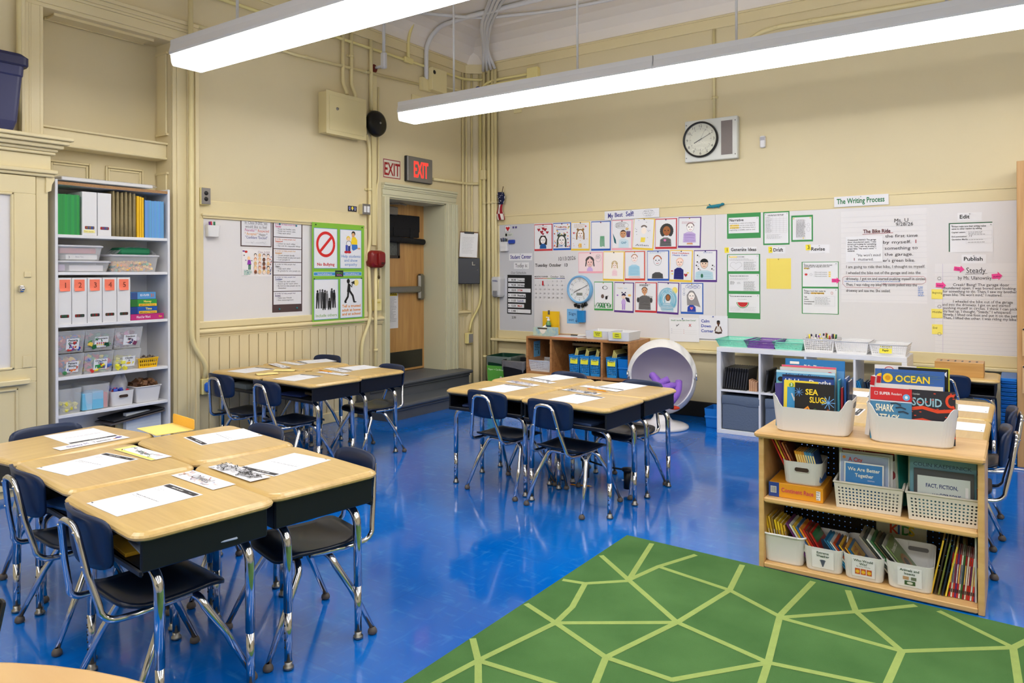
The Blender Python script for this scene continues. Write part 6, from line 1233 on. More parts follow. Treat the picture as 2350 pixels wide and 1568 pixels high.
# ------------------------------------------------------------------ waste bins, yellow cone, corner
def waste(label, x, y, rz, w, d, h, col, liner, fn):
    t = thing('waste_bin', label, 'bin', (x,y,0), math.radians(rz)); obj('body', tub(w,d,h,.8,.004,.03), mat('bin_'+label.split()[0], col, .45), t)
    def lin(u, v): 
        pts = rr(w+.012,d+.012,.034,6); i = u*len(pts); a = pts[int(i)%len(pts)]; b = pts[(int(i)+1)%len(pts)]; f = i-int(i); q = .97-.02*v if v > .3 else 1; hh = h+.006-.10*(v-.3)/.7*(1+.18*math.sin(u*31)+.1*math.sin(u*57)) if v > .3 else h+.006-.12*(.3-v)
        sc = (1.0-.03*max(0,v-.3)+.006*math.sin(u*73+v*6)) if v > .3 else .96; return ((a[0]+(b[0]-a[0])*f)*sc, (a[1]+(b[1]-a[1])*f)*sc, hh)
    obj('bag_liner', MB().grid(lin, 72, 8), liner, t)
    p = Pr((-w*.40,-d*.5*.90-.003,.03),(1,0,0),(0,-.125,1)); fn(p, w*.8, h*.74); obj('sign', p, M_PRINT, t); return t
def green_sign(p, w, h):
    p.rect(0,0,w,h,S(96,176,66)); p.text('Paper + Cardboard', .06*w,.86*h,.020,S(206,236,180),1,'l',.86*w)
    for k in range(12): x, y = RN.uniform(.1,.85)*w, RN.uniform(.12,.75)*h; p.poly([(x,y),(x+.02,y+.012),(x+.032,y-.008),(x+.012,y-.018)], RN.choice([S(230,226,210),S(170,150,110),S(200,60,50),S(200,206,206)]))
waste('green recycling bin with a sign of papers in the corner', .63, -.10, 4, .30, .34, .48, S(10,60,44), mat('liner_green', S(120,134,130), .3, alpha=.75, bump=(30,.8)), green_sign)
waste('black trash bin with a bag liner beside the wooden cubby', .885, -.20, 4, .28, .32, .46, S(20,20,24), mat('liner_grey', S(120,118,120), .25, alpha=.8, bump=(30,.8)), lambda p, w, h: (p.rect(0,0,w,.62*h,S(222,222,226)), p.text('TRASH', .06*w,.42*h,.040,K,1,'l',.86*w)))
tag(obj('yellow_cup', MB().lathe([(.001,0),(.035,0),(.04,.05),(.04,.06),(.034,.06),(.03,.01)], (.30,-.30,0), 18), mat('cup_yellow', S(220,186,30), .4)), 'yellow cup on the floor beside the end of the steps', 'cup')

# ------------------------------------------------------------------ right side: wardrobe edge, drawers, slotted block, cable
wd_ = thing('wooden_wardrobe','tall light wooden wardrobe at the right edge of the view','wardrobe',(5.192,-.37,0)); M_WRD = wood_mat('wardrobe_wood', S(200,158,104), S(178,134,82), 2.5, 2, .5, .05)
obj('side_panel', MB().box(0,0,0,.05,.45,2.14,b=.003), M_WRD, wd_); obj('carcass', MB().box(.05,.02,.0,.9,.45,2.14), M_WRD, wd_); obj('door', MB().box(.052,.0,.30,.48,.019,2.12,b=.003), M_WRD, wd_); obj('door', MB().box(.484,.0,.30,.9,.019,2.12,b=.003), M_WRD, wd_); obj('lower_panel', MB().box(.052,.0,.02,.9,.018,.29,b=.003), mat('blue_grey_panel', S(110,126,160), .5), wd_)
for z in (.78,.52): 
    t = thing('paper_bag','brown paper bag pinned to the wardrobe, %s one' % ('upper' if z > .7 else 'lower'),'bag',(5.222,-.373,z),0,'paper bags on the wardrobe'); obj('bag', MB().prism([(0,0),(.15,0),(.15,.21),(.05,.23),(0,.19)],(0,0,0),(1,0,0),(0,0,1),(0,-.012,0)), mat('kraft', S(206,170,124), .8, bump=(20,.4)), t); obj('pushpin', MB().ball((.008,-.016,.185),.006,6), M_BLACK, t)
dt = thing('drawer_tower','tall stack of shallow bright blue plastic drawers beside the wardrobe','drawers',(5.095,-.36,0)); M_DB = mat('drawer_blue', S(10,110,196), .35)
obj('tower_frame', MB().box(0,.02,0,.096,.40,.612,b=.003), M_DB, dt)
for k in range(17): obj('drawer', MB().box(.002,.0,.115+.0288*k,.094,.03,.138+.0288*k,b=.003).box(.002,-.012,.134+.0288*k,.094,.0,.139+.0288*k), M_DB, dt)
for k in range(2): obj('deep_drawer', MB().box(.002,.0,.01+.052*k,.094,.03,.056+.052*k,b=.003), M_DB, dt)
sl = thing('slotted_block','light wooden block with six slots on the desk before the Steady chart','holder',(4.70,-.50,.622)); M_BAM = wood_mat('bamboo', S(206,160,94), S(186,136,72), 3.0, 0, .4, .1)
obj('block', MB().box(0,0,0,.30,.20,.10,b=.003), M_BAM, sl)
for k in range(6): obj('slot', MB().box(.030+.044*k,.05,.1002,.042+.044*k,.13,.1006), M_BLACK, sl)
tag(obj('white_cable', MB().tube(bez([(5.05,-.62,.006),(5.10,-.50,.006),(5.19,-.46,.006),(5.4,-.5,.006)],.06), .005, 8), M_WHITE), 'white cable lying on the floor beside the wardrobe', 'cable')
# foot band under the middle cluster
fbn = thing('foot_band','black stretchy foot band between two black sleeves under the middle desks','foot band',(0,0,0)); A_, B_ = (3.205,-2.455,0), (2.87,-2.38,0)
for q in (A_, B_): 
    s_ = obj('sleeve', MB().tube([(q[0],q[1],.03),(q[0],q[1],.135)], .024, 14).lathe([(.024,.135),(.034,.14),(.034,.155),(.0,.158)], q, 14), M_BLACK, fbn)
obj('band', MB().tube([(A_[0],A_[1],.143),((A_[0]+B_[0])/2,(A_[1]+B_[1])/2,.132),(B_[0],B_[1],.143)], .006, 8), M_BLACK, fbn)
p = Pr((A_[0]-.026,A_[1]-.0255,.055),(.82,.57,0),(0,0,1)); p.text('bouncyband', 0,.025,.012,WH,1,'l',.05); obj('lettering', p, M_PRINT, fbn)
# ------------------------------------------------------------------ rug
RX0 = 3.531; rg = thing('green_rug','green area rug with a web of pale lines before the low bookcase','rug',(0,0,0)); RP = [(RX0,-3.140),(5.9,-3.212),(5.9,-7.4),(3.50,-7.4)]
M_RUG = mat('rug_green', S(98,148,80), .95, noise=(3.2,.0), col2=S(78,128,64), bump=(420,.9)); M_RUGL = mat('rug_line', S(186,212,118), .95, noise=(30,.08), bump=(420,.9))
mb = MB(); c_ = (sum(p[0] for p in RP)/4, sum(p[1] for p in RP)/4)
def rring(z, k): return [(x+(c_[0]-x)*k/abs(c_[0]-x)*1, y+(c_[1]-y)*k/abs(c_[1]-y), z) for x, y in reversed(RP)]
mb.loft([rring(.0005,0), rring(.008,0), rring(.012,.006)]); obj('pile', mb, M_RUG, rg)
SEG = [(3.691,-3.188,3.786,-3.648),(3.925,-3.207,3.834,-3.436),(3.834,-3.436,3.786,-3.648),(3.557,-3.469,3.786,-3.648),(3.548,-3.810,3.645,-3.788),(3.645,-3.788,3.790,-3.656),(3.645,-3.788,3.711,-4.015),(3.711,-4.015,3.726,-4.170),(3.544,-4.099,3.726,-4.170),(3.726,-4.170,4.113,-3.901),(3.786,-3.648,4.113,-3.901),(4.113,-3.901,4.187,-3.501),(3.834,-3.436,4.187,-3.501),(4.187,-3.501,4.148,-3.203),(4.187,-3.501,4.425,-3.626),(4.425,-3.626,4.460,-3.212),(4.429,-3.637,4.667,-3.414),(4.667,-3.414,4.604,-3.223),(4.667,-3.414,4.855,-3.220),(4.667,-3.414,4.858,-3.654),(4.429,-3.637,4.858,-3.654),(4.858,-3.654,5.185,-3.400),(5.185,-3.400,4.941,-3.224),(5.185,-3.400,5.26,-3.24),(5.185,-3.400,5.216,-3.9),(4.858,-3.654,4.837,-4.1),(4.429,-3.637,4.486,-4.002),(4.113,-3.901,4.486,-4.002),(4.486,-4.002,4.252,-4.292),(4.486,-4.002,4.53,-4.35),(4.486,-4.002,4.837,-3.94),(4.113,-3.901,4.005,-4.288),(3.726,-4.170,4.005,-4.288),(4.005,-4.288,4.10,-4.62),(4.005,-4.288,4.252,-4.292),(3.726,-4.170,3.646,-4.559),(3.646,-4.559,3.538,-4.450),(3.646,-4.559,3.60,-4.85),(3.646,-4.559,3.80,-4.76),(3.646,-4.559,4.00,-4.53)]
nodes = {}
ln = MB()
for i, (x0,y0,x1,y1) in enumerate(SEG):
    a, b = Vector((x0,y0,0)), Vector((x1,y1,0)); d = (b-a).normalized(); n = Vector((-d.y,d.x,0))*.0125; z = .0124+.00002*i; a -= d*.004; b += d*.004
    a2, b2 = a.copy(), b.copy(); a2.z = b2.z = z; ln.add([a2-n,b2-n,b2+n,a2+n], [(0,1,2,3)])
lo_ = obj('web_lines', ln, M_RUGL, rg); lo_['kind'] = 'stuff'

# ------------------------------------------------------------------ low bookcase in front
lb = thing('low_bookcase','light birch low bookcase with pegboard back standing at the rug edge','bookcase',(0,0,0)); bx0,bx1,by0,by1,bt = 4.208,5.092,-3.148,-2.79,.634
obj('top', MB().box(bx0-.012,by0-.034,bt-.026,bx1+.004,by1,bt,b=.008), M_BIRCH, lb)
for x in (bx0, bx1-.024): obj('side', MB().box(x,by0,.0,x+.024,by1-.002,bt-.026,b=.003), M_BIRCH, lb)
obj('middle_shelf', MB().box(bx0+.024,by0-.004,.306,bx1-.024,by1-.008,.330,b=.006), M_BIRCH, lb); obj('bottom_shelf', MB().box(bx0+.024,by0-.004,.006,bx1-.024,by1-.008,.028,b=.004), M_BIRCH, lb)
pg = MB(); perf(pg, [(bx0+.02,by1-.006,.028),(bx1-.02,by1-.006,.028),(bx1-.02,by1-.006,bt-.026),(bx0+.02,by1-.006,bt-.026)], 34, 23, .22, True, .006, .01, .01)
obj('pegboard_back', pg, mat('pegboard_black', S(34,26,24), .6), lb)
# white tubs on top
def scoop(x, y):
    if y < -.75: s_ = min(1, max(0, (abs(x)-.70)/.22)); s_ = s_*s_*(3-2*s_); return .112+.050*s_+.003*abs(x)
    return .162
M_TUB = mat('tub_white', S(222,221,222), .35)
TB1, TB2 = (4.422,-2.992,bt+.001), (4.822,-2.990,bt+.001)
for (lab, q) in (('white plastic tub of sea books, left one on the low bookcase',TB1),('white plastic tub of shark and squid books, right one on the low bookcase',TB2)):
    t = thing('book_tub', lab, 'tub', q, math.radians(3), 'white tubs on the low bookcase'); obj('body', tub(.345,.235,.162,.90,.003,.05,6,scoop), M_TUB, t)
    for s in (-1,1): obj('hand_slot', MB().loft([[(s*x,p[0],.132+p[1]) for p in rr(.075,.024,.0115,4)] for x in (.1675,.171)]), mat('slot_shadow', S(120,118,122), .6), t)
W1 = WH
def blurb(p, w, h, c=K, n=3): p.lines(.1*w,.3*h,.7*w,.12*h,n,c,.003)
def bk_seaslugs(p, w, h):
    p.text('SEA', .27*w,.76*h,.026,S(250,214,50),1,'l',.32*w); p.text('SLUGS', .38*w,.60*h,.026,S(250,214,50),1,'l',.44*w)
    for k in range(9): p.line([(.86*w,.62*h),(.86*w+.03*math.cos(k*.7),.62*h+.03*math.sin(k*.7))],.003,S(110,170,230)); p.line([(.10*w,.80*h),(.10*w+.02*math.cos(k*.7),.80*h+.02*math.sin(k*.7))],.002,S(90,150,220))
    for wd_, c in ((.030,S(244,220,60)),(.022,S(20,30,80)),(.012,S(50,100,210))): p.line([(.22*w,.44*h),(.30*w,.34*h),(.44*w,.24*h),(.62*w,.12*h),(.72*w,.02*h)],wd_,c)
    p.line([(.24*w,.42*h),(.34*w,.50*h),(.40*w,.40*h)],.010,S(240,150,40))
    for k in range(14): p.ell(RN.uniform(.5,.95)*w,RN.uniform(.1,.5)*h,.006,.004,RN.choice([S(90,60,40),S(60,90,60),S(150,80,50),S(160,150,140)]),7)
def bk_w(p, w, h): p.rect(0,.86*h,w,h,S(240,214,60)); p.rect(0,0,.10*w,h,S(240,214,60)); p.ell(.22*w,.90*h,.011,.011,S(110,160,60),12); p.text('3', .19*w,.875*h,.014,WH,1); p.text('W', .22*w,.58*h,.034,S(210,214,220),1); p.text('hales',.5*w,.58*h,.03,S(210,214,220),1)
def bk_hidden(p, w, h): p.text('Hidden Depths', .05*w,.84*h,.022,WH,1,'l',.90*w); p.rect(0,.96*h,w,h,S(30,40,70)); p.line([(.1*w,.2*h),(.6*w,.4*h),(.9*w,.3*h)],.02,S(30,120,160))
def bk_lb(p, w, h): p.rect(.0,.96*h,w,h,S(190,224,240)); p.ell(.08*w,.84*h,.014,.012,K,12); p.text('Atlas of the Ocean', .15*w,.90*h,.014,S(40,60,120),1,'l',.6*w)
def bk_grey(p, w, h): p.ell(.90*w,.90*h,.016,.016,S(206,40,40),14); p.text('Mercy', .20*w,.92*h,.010,S(150,130,130),0)
def bk_yel(p, w, h): p.rect(0,.97*h,w,h,S(220,90,130))
def bk_sea(p, w, h): p.text('Philip Plisson', .32*w,.87*h,.016,WH,1,'l',.34*w); p.text('THE SEA', .08*w,.74*h,.028,S(190,140,70),0,'l',.80*w); p.rect(.08*w,.92*h,.24*w,.96*h,WH); p.rect(0,0,w,.6*h,S(70,140,190))
M3 = 3.0
def place_book(q, dx, dy, *a, **kw):
    c, s_ = math.cos(math.radians(M3)), math.sin(math.radians(M3)); return (q[0]+dx*c-dy*s_, q[1]+dx*s_+dy*c, q[2]+.008)
G5, G6 = 'sea books in the left tub', 'books in the right tub'
sb_ = dict(group=G5); zb = .0
book('dark picture book titled Sea Slugs at the front of the left tub', .168,.215,.006,S(24,22,28),bk_seaslugs,place_book(TB1,-.076,-.080),M3,-7,G5,'picture_book')
book('yellow and blue book with a green badge half behind Sea Slugs', .15,.222,.005,S(60,150,206),bk_w,place_book(TB1,-.128,-.066),M3,-7,G5,'picture_book')
book('blue book titled Hidden Depths in the left tub', .225,.245,.008,S(36,72,150),bk_hidden,place_book(TB1,-.138,-.050),M3,-5,G5,'picture_book')
book('pale blue wide book behind Hidden Depths', .258,.262,.009,S(96,166,208),bk_lb,place_book(TB1,-.168,-.032),M3,-4,G5,'picture_book')
book('grey-white book with a red round seal in the left tub', .245,.276,.006,S(206,204,204),bk_grey,place_book(TB1,-.155,-.016),M3,-4,G5,'picture_book')
book('thin yellow book with a pink top edge in the left tub', .240,.285,.005,S(244,216,60),bk_yel,place_book(TB1,-.150,-.003),M3,-4,G5,'picture_book')
book('tall blue book titled The Sea standing hindmost in the left tub', .262,.312,.012,S(40,120,190),bk_sea,place_book(TB1,-.140,.030),M3,-4,G5,'picture_book')
book('light blue patterned book just before the tallest one of the left tub', .250,.268,.007,S(90,150,210),None,place_book(TB1,-.128,.012),M3,-4,G5,'picture_book')
book('purple-edged thin book at the left wall of the left tub', .10,.205,.006,S(90,80,150),None,place_book(TB1,-.150,-.070),M3+50,-4,G5,'picture_book')
book('pale green book with a white fox standing left of the yellow one', .12,.21,.006,S(120,180,180),lambda p,w,h:(p.ell(.3*w,.5*h,.02,.03,WH,10),p.poly([(.15*w,.6*h),(.2*w,.8*h),(.35*w,.65*h)],WH)),place_book(TB1,-.160,-.05),M3+12,-5,G5,'picture_book')
for k, (c, h_) in enumerate(((S(60,140,160),.235),(S(170,40,50),.20),(S(40,90,160),.24),(S(50,60,90),.225))): book('narrow book standing edge-on at the right end of the left tub, %s of four' % ('first','second','third','fourth')[k], .13,h_,.008,c,None,place_book(TB1,.112+.012*k,-.045+.014*k),90+M3,0,G5,'picture_book')
def bk_shark(p, w, h):
    p.rect(0,.76*h,w,h,S(206,36,44)); p.rect(0,.735*h,w,.752*h,WH); p.text('SUPER', .22*w,.865*h,.012,WH,1,'l',.26*w); p.text('Readers', .51*w,.87*h,.011,WH,0,'l',.25*w); p.frame(.10*w,.86*h,.18*w,.92*h,.0015,WH); p.ell(.87*w,.84*h,.014,.014,S(100,170,220),14); p.ell(.87*w,.84*h,.006,.007,WH,8)
    p.rect(0,.0,w,.44*h,S(30,120,160)); p.text('SHARK', .13*w,.55*h,.030,S(246,240,214),1,'l',.44*w); p.text('ATTACK', .13*w,.36*h,.030,S(246,240,214),1,'l',.58*w)
    p.poly([(.56*w,.10*h),(.70*w,.30*h),(.86*w,.10*h),(.90*w,.0),(.5*w,.0)],S(206,190,190)); p.line([(.10*w,.2*h),(.30*w,.17*h),(.45*w,.10*h)],.012,S(50,80,100))
    for x, y in ((.62,.70),(.74,.63),(.8,.55)): p.line([(x*w-.02,y*h),(x*w,y*h+.004),(x*w+.02,y*h-.004)],.006,S(40,60,80))
def bk_squid(p, w, h):
    p.text('SQUID', .06*w,.70*h,.034,S(150,190,206),1,'l',.66*w); p.text('Smithsonian', .0,.90*h,.010,S(200,200,204),0,'l',.24*w)
    for y in (.62,.40,.26,.12): p.line([(0,y*h),(.3*w,(y+.05)*h),(.62*w,(y-.01)*h),(w,(y+.03)*h)],.014 if y > .5 else .008,S(224,70,36))
    for k in range(26): p.ell(RN.uniform(.02,.98)*w,RN.uniform(.08,.98)*h,.005,.0025,S(206,60,36),6)
    p.ringe(.92*w,.82*h,.018,.024,.010,S(226,70,36),12,60,300); p.ell(.62*w,.06*h,.05,.05,S(130,170,190),24); p.ell(.62*w,.05*h,.038,.038,S(90,130,160),20)
    for k, ch in enumerate('SEARCHING FOR'):
        a = math.radians(150-9.6*k)
        p.text(ch, .62*w+.042*math.cos(a)-.003, .06*h+.042*math.sin(a)-.003, .007, K, 1)
def bk_ocean(p, w, h):
    for k in range(9): p.line([(RN.uniform(0,.3)*w,RN.uniform(.8,.98)*h),(RN.uniform(.6,1)*w,RN.uniform(.8,.98)*h)],.001,S(110,140,90))
    p.ell(.10*w,.87*h,.020,.020,S(246,200,40),16); p.ell(.10*w,.87*h,.011,.011,S(220,150,30),12); p.text('OCEAN', .22*w,.82*h,.030,S(246,210,50),1,'l',.56*w); p.text('SUNLIGHT', .08*w,.62*h,.034,S(246,210,50),1,'l',.84*w)
book('red-topped reader titled Shark Attack at the front of the right tub', .160,.222,.005,S(70,130,170),bk_shark,place_book(TB2,-.158,-.076),M3,-7,G6,'picture_book')
book('black and orange book titled Squid in the right tub', .172,.222,.006,S(34,34,46),bk_squid,place_book(TB2,-.010,-.066),M3,-7,G6,'picture_book')
book('white-topped wide book behind Shark Attack and Squid', .275,.236,.014,S(226,220,216),None,place_book(TB2,-.158,-.040),M3,-6,G6,'picture_book')
book('blue book titled Ocean Sunlight in the right tub, full cover showing', .240,.298,.008,S(54,98,170),bk_ocean,place_book(TB2,-.118,-.020),M3,-4,G6,'picture_book')
book('second copy of Ocean Sunlight peeping out behind the first', .240,.296,.008,S(54,98,170),bk_ocean,place_book(TB2,-.145,-.008),M3,-4,G6,'picture_book')
book('black book with a white fish logo in the right tub', .190,.306,.010,S(22,22,26),lambda p,w,h:(p.ell(.85*w,.93*h,.014,.006,WH,12),p.poly([(.91*w,.93*h),(.97*w,.97*h),(.97*w,.89*h)],WH),p.text('S',.93*w,.5*h,.02,S(120,140,60),1)),place_book(TB2,-.055,.012),M3,-4,G6,'picture_book')
book('white book with red loops hindmost in the right tub', .165,.310,.008,S(226,222,222),lambda p,w,h:(p.ringe(.35*w,.93*h,.018,.014,.003,RED,12,0,200),p.ringe(.75*w,.93*h,.018,.014,.003,RED,12,0,200)),place_book(TB2,-.150,.024),M3,-4,G6,'picture_book')
book('thin yellow book hindmost in the right tub', .16,.308,.005,S(230,224,70),None,place_book(TB2,-.02,.034),M3,-3,G6,'picture_book')
for k in range(2): book('red and white children dictionary leaning at the left of the right tub, %s of two' % ('outer','inner')[k], .15,.265,.018,S(226,226,230),lambda p,w,h: None,place_book(TB2,-.168+.022*k,-.02+.02*k),80,6,G6,'dictionary')
for o in [o for o in COL.objects if o.name.startswith('dictionary')]:
    p = Pr((0,0,0),(0,-1,0),(0,0,1)); p.o = Vector((-.0006,.018,0)); p.rect(0,.225,.018,.265,RED); p.text('Children', .005,.15,.008,S(60,70,120),0,'l',.010); obj('spine_print', p, M_GLOSS, o)
# middle shelf
gb = thing('board_game','orange and blue board game box reading Continent Race under a white bin','game',(4.247,-3.118,.331),math.radians(2)); obj('box', MB().box(0,0,0,.235,.24,.066,b=.002), mat('game_orange', S(232,160,40), .4), gb); obj('box_end', MB().box(-.0006,-.0008,.0005,.045,.2405,.0655), mat('game_blue', S(44,70,150), .4), gb)
p = Pr((0,-.0012,0),(1,0,0),(0,0,1)); p.text('Continent Race', .055,.026,.020,S(210,80,90),1,'l',.14,.04); p.rect(.206,.012,.224,.052,WH); p.lines(.207,.045,.015,.03,4,K,.002); p.rect(.008,.018,.034,.048,WH)
for k in range(9): p.rect(.010+.0026*k,.020,.0112+.0026*k,.046,K)
obj('print', p, M_GLOSS, gb)
ub = thing('handled_bin','white rounded bin with a hand slot standing on the orange game box','bin',(4.385,-3.01,.398),math.radians(3)); obj('body', tub(.172,.20,.105,.90,.003,.035), M_TUB, ub)
def hslot(t, x, y, z, w=.06, h=.018, m_='slot_dark'):
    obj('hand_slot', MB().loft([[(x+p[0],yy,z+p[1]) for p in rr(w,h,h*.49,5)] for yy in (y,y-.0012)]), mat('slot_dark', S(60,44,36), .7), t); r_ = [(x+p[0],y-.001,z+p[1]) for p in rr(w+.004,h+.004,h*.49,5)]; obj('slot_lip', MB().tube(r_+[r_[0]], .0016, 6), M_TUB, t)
hslot(ub, -.0, -.0975, .070)
PAL = [S(206,40,40),S(244,190,40),S(240,130,40),S(60,130,200),S(60,60,120),S(60,140,90),S(226,226,226),S(230,110,150)]
for k in range(5): book('thin storybook leaning left in the white bin on the game box, %s of five' % ('first','second','third','fourth','fifth')[k], .13,.20-.006*k,.006,(S(200,40,40),S(240,190,60),S(170,60,50),S(226,140,90),S(110,60,40))[k],lambda p,w,h:(blurb(p,w,h),p.ell(.5*w,.6*h,.03,.03,S(210,150,110),10)),(4.338+.013*k,-3.075,.412),90,-26,'storybooks in the bin on the game box','storybook')
for k in range(8): book('small series book in the white bin on the game box, %s of eight' % ('first','second','third','fourth','fifth','sixth','seventh','eighth')[k], .11,.135,.0095,(S(238,166,50),S(238,166,50),S(240,170,60),S(226,150,60),S(90,160,210),S(70,140,200),S(80,150,206),S(60,90,150))[k],None,(4.398+.0105*k,-3.085,.418),90,-16,'small series books','series_book')
for o in [o for o in COL.objects if o.name.startswith('series_book')]:
    p = Pr((0,0,0),(0,-1,0),(0,0,1)); p.o = Vector((-.0006,.0095,0)); p.rect(.001,.045,.0085,.075,S(226,40,90)); p.rect(.002,.085,.0075,.12,S(250,230,150)); obj('spine_print', p, M_GLOSS, o)
for (lab, x, w) in (('cream perforated basket of picture books, middle of the low bookcase',4.660,.270),('cream perforated basket of picture books at the end of the low bookcase',4.943,.270)):
    basket('book_basket', lab, 'basket', w, .20, .114, (x,-3.02,.331), math.radians(3), mat('basket_cream', S(222,216,206), .45), 17, 12, 6, .93, .58, True, 'cream baskets in the low bookcase', .010, .16, .0, .10)
Q1, Q2 = (4.660,-3.02,.343), (4.943,-3.02,.343); G7, G8 = 'picture books in the middle cream basket', 'picture books in the end cream basket'
book('blue book titled We Are Better Together at the front of the middle basket', .158,.180,.006,S(60,130,196),lambda p,w,h:(p.frame(0,0,w,h,.006,S(226,226,226)),p.text('We Are Better',.10*w,.80*h,.015,S(240,240,230),1,'l',.80*w),p.text('Together',.28*w,.66*h,.015,S(240,240,230),1,'l',.46*w),p.text('RISSMAN',.6*w,.58*h,.005,WH,0)),place_book(Q1,-.098,-.080),M3,-6,G7,'picture_book')
book('pale lilac book with red lettering A City behind the front one', .198,.214,.006,S(170,186,220),lambda p,w,h:(p.text('A City',.18*w,.84*h,.018,S(220,70,60),1,'l',.28*w),p.text('Dreaming',.24*w,.70*h,.018,S(230,90,70),1,'l',.4*w),p.ell(.09*w,.91*h,.007,.007,S(240,150,60),8),p.frame(0,0,w,h,.004,S(226,226,226))),place_book(Q1,-.118,-.062),M3,-5,G7,'picture_book')
book('white picture book between the lilac and the red-topped one', .20,.222,.006,S(214,214,216),lambda p,w,h:p.rect(.1*w,.3*h,.9*w,.93*h,S(150,180,200)),place_book(Q1,-.108,-.046),M3,-4,G7,'picture_book')
book('red-topped book titled How to Be a in the middle basket', .225,.250,.008,S(226,226,226),lambda p,w,h:(p.rect(.02*w,.80*h,.98*w,.97*h,S(156,30,30)),p.text('How to Be a',.16*w,.87*h,.012,S(226,170,160),0,'l',.28*w),p.ell(.80*w,.81*h,.04,.020,S(70,40,30),12),p.ell(.88*w,.52*h,.022,.022,S(150,50,60),14)),place_book(Q1,-.118,-.018),M3,-4,G7,'picture_book')
book('tall pale book hindmost in the middle basket', .245,.258,.008,S(206,212,206),None,place_book(Q1,-.130,.010),M3,-4,G7,'picture_book')
for k in range(2): book('thin book at the end of the middle cream basket, %s one' % ('green-edged','teal')[k], .10,.225,.006,(S(214,220,206),S(30,110,100))[k],None,place_book(Q1,.112+.01*k,-.02),60,-3,G7,'picture_book')
book('framed tablet-like book titled Fact, Fiction, and Opinions in the end basket', .215,.190,.008,S(70,72,78),lambda p,w,h:(p.rect(.06*w,.0,.94*w,.86*h,S(206,214,214)),p.text('FACT, FICTION,',.20*w,.62*h,.016,S(30,50,110),1,'l',.54*w),p.text('AND',.30*w,.45*h,.009,S(30,50,110),1),p.text('OPINIONS',.43*w,.44*h,.014,S(30,50,110),1,'l',.36*w),p.rect(.86*w,.3*h,.91*w,.7*h,WH),p.rect(.06*w,.0,.94*w,.38*h,S(120,180,206))),place_book(Q2,-.108,-.078),M3,-6,G8,'picture_book')
book('blue-grey book titled I Color Myself by Colin Kaepernick', .240,.232,.007,S(110,160,178),lambda p,w,h:(p.text('COLIN KAEPERNICK',.05*w,.85*h,.015,S(30,60,90),0,'l',.88*w),p.ell(.5*w,.50*h,.085,.06,S(226,226,222),20),p.text('I COLOR MYSELF',.24*w,.62*h,.017,S(40,40,44),1,'l',.52*w)),place_book(Q2,-.124,-.058),M3,-5,G8,'picture_book')
book('pale green book with drawn children hindmost in the end basket', .262,.246,.008,S(176,190,166),lambda p,w,h:[(p.ell(x*w,y*h,.020,.016,S(60,36,30),12),p.ell(x*w,y*h-.012,.014,.014,S(150,96,64),12)) for x,y in ((.12,.86),(.34,.88),(.62,.83),(.90,.76))]+[p.rect(.82*w,.1*h,w,.5*h,S(190,60,40))],place_book(Q2,-.132,-.02),M3,-4,G8,'picture_book')
# bottom shelf bins
def im1(p): [p.ell(.045,.036-.006*k,.013-.0024*k,.004,S(80,90,110),12) for k in range(5)]; 
def im2(p): p.text('By Jerry Pallotta', .045,.043,.006,S(110,110,114),0,'c'); [(p.rect(.012+.023*k,.010,.032+.023*k,.036,S(200,90,40)), p.ell(.022+.023*k,.022,.008,.008,S(236,190,50),8)) for k in range(3)]
def im3(p): p.rect(.020,.030,.042,.044,S(190,150,110)); p.rect(.050,.030,.070,.044,S(110,120,100)); p.rect(.026,.008,.066,.026,S(60,90,50)); p.ell(.046,.017,.012,.006,S(220,220,210),8)
for lab, x, w, h, rows, img, hi in (('plain white bin of yellow-spined books, first on the bottom shelf',4.308,.185,.130,None,None,None),('white bin labelled Extreme Weather',4.480,.165,.108,('Extreme','Weather'),im1,.135),('white bin labelled Who Would Win',4.645,.165,.108,('Who Would','Win?'),im2,.140),('white bin labelled Animals and Insects',4.822,.180,.112,('Animals and','Insects'),im3,.150)):
    t = thing('labelled_bin' if rows else 'plain_bin', lab, 'bin', (x,-3.028,.029), math.radians(2), 'white bins on the bottom of the low bookcase')
    top = (lambda h, hi: (lambda px, py: h+(hi-h)*max(0, min(1,(py+.3)/.9))))(h, hi) if hi else None
    obj('body', tub(w,.205,h,.90,.003,.030,5,top), M_TUB, t)
    if not rows: obj('rim', MB().tube([(p[0],p[1],h) for p in rr(w+.006,.211,.032,5)]+[(rr(w+.006,.211,.032,5)[0][0],rr(w+.006,.211,.032,5)[0][1],h)], .005, 8), M_TUB, t)
    else:
        o = Vector((-.045,-.0965,.018)); v = Vector((0,-.09,1)).normalized(); lbm = obj('label', slab(o, Vector((1,0,0)), v, .09, .080, S(236,236,240)), M_PRINT, t); p = Pr(o+Vector((1,0,0)).cross(v)*.0009,(1,0,0),v)
        for k, tt_ in enumerate(rows): p.text(tt_, .045, .066-.0145*k, .0105, S(30,70,50), 1, 'c')
        img(p); obj('lettering', p, M_PRINT, lbm)
        if hi > .145: obj('hand_slot', MB().loft([[(.02+q[0],yy,.118+q[1]) for q in rr(.08,.018,.0085,5)] for yy in (.0985,.0955)]), mat('slot_shadow', S(120,118,122), .6), t)
def stackb(lab, n, x, y, z, dx, w, h, t, cols, lean, grp, fn=None, dh=.0, nm='paperback'):
    for k in range(n): book(lab % (('first','second','third','fourth','fifth','sixth','seventh','eighth','ninth','tenth','eleventh','twelfth','thirteenth','fourteenth','fifteenth')[k]), w, h-dh*k, t, cols[k % len(cols)], fn, (x+dx*k, y, z), 91, lean, grp, nm)
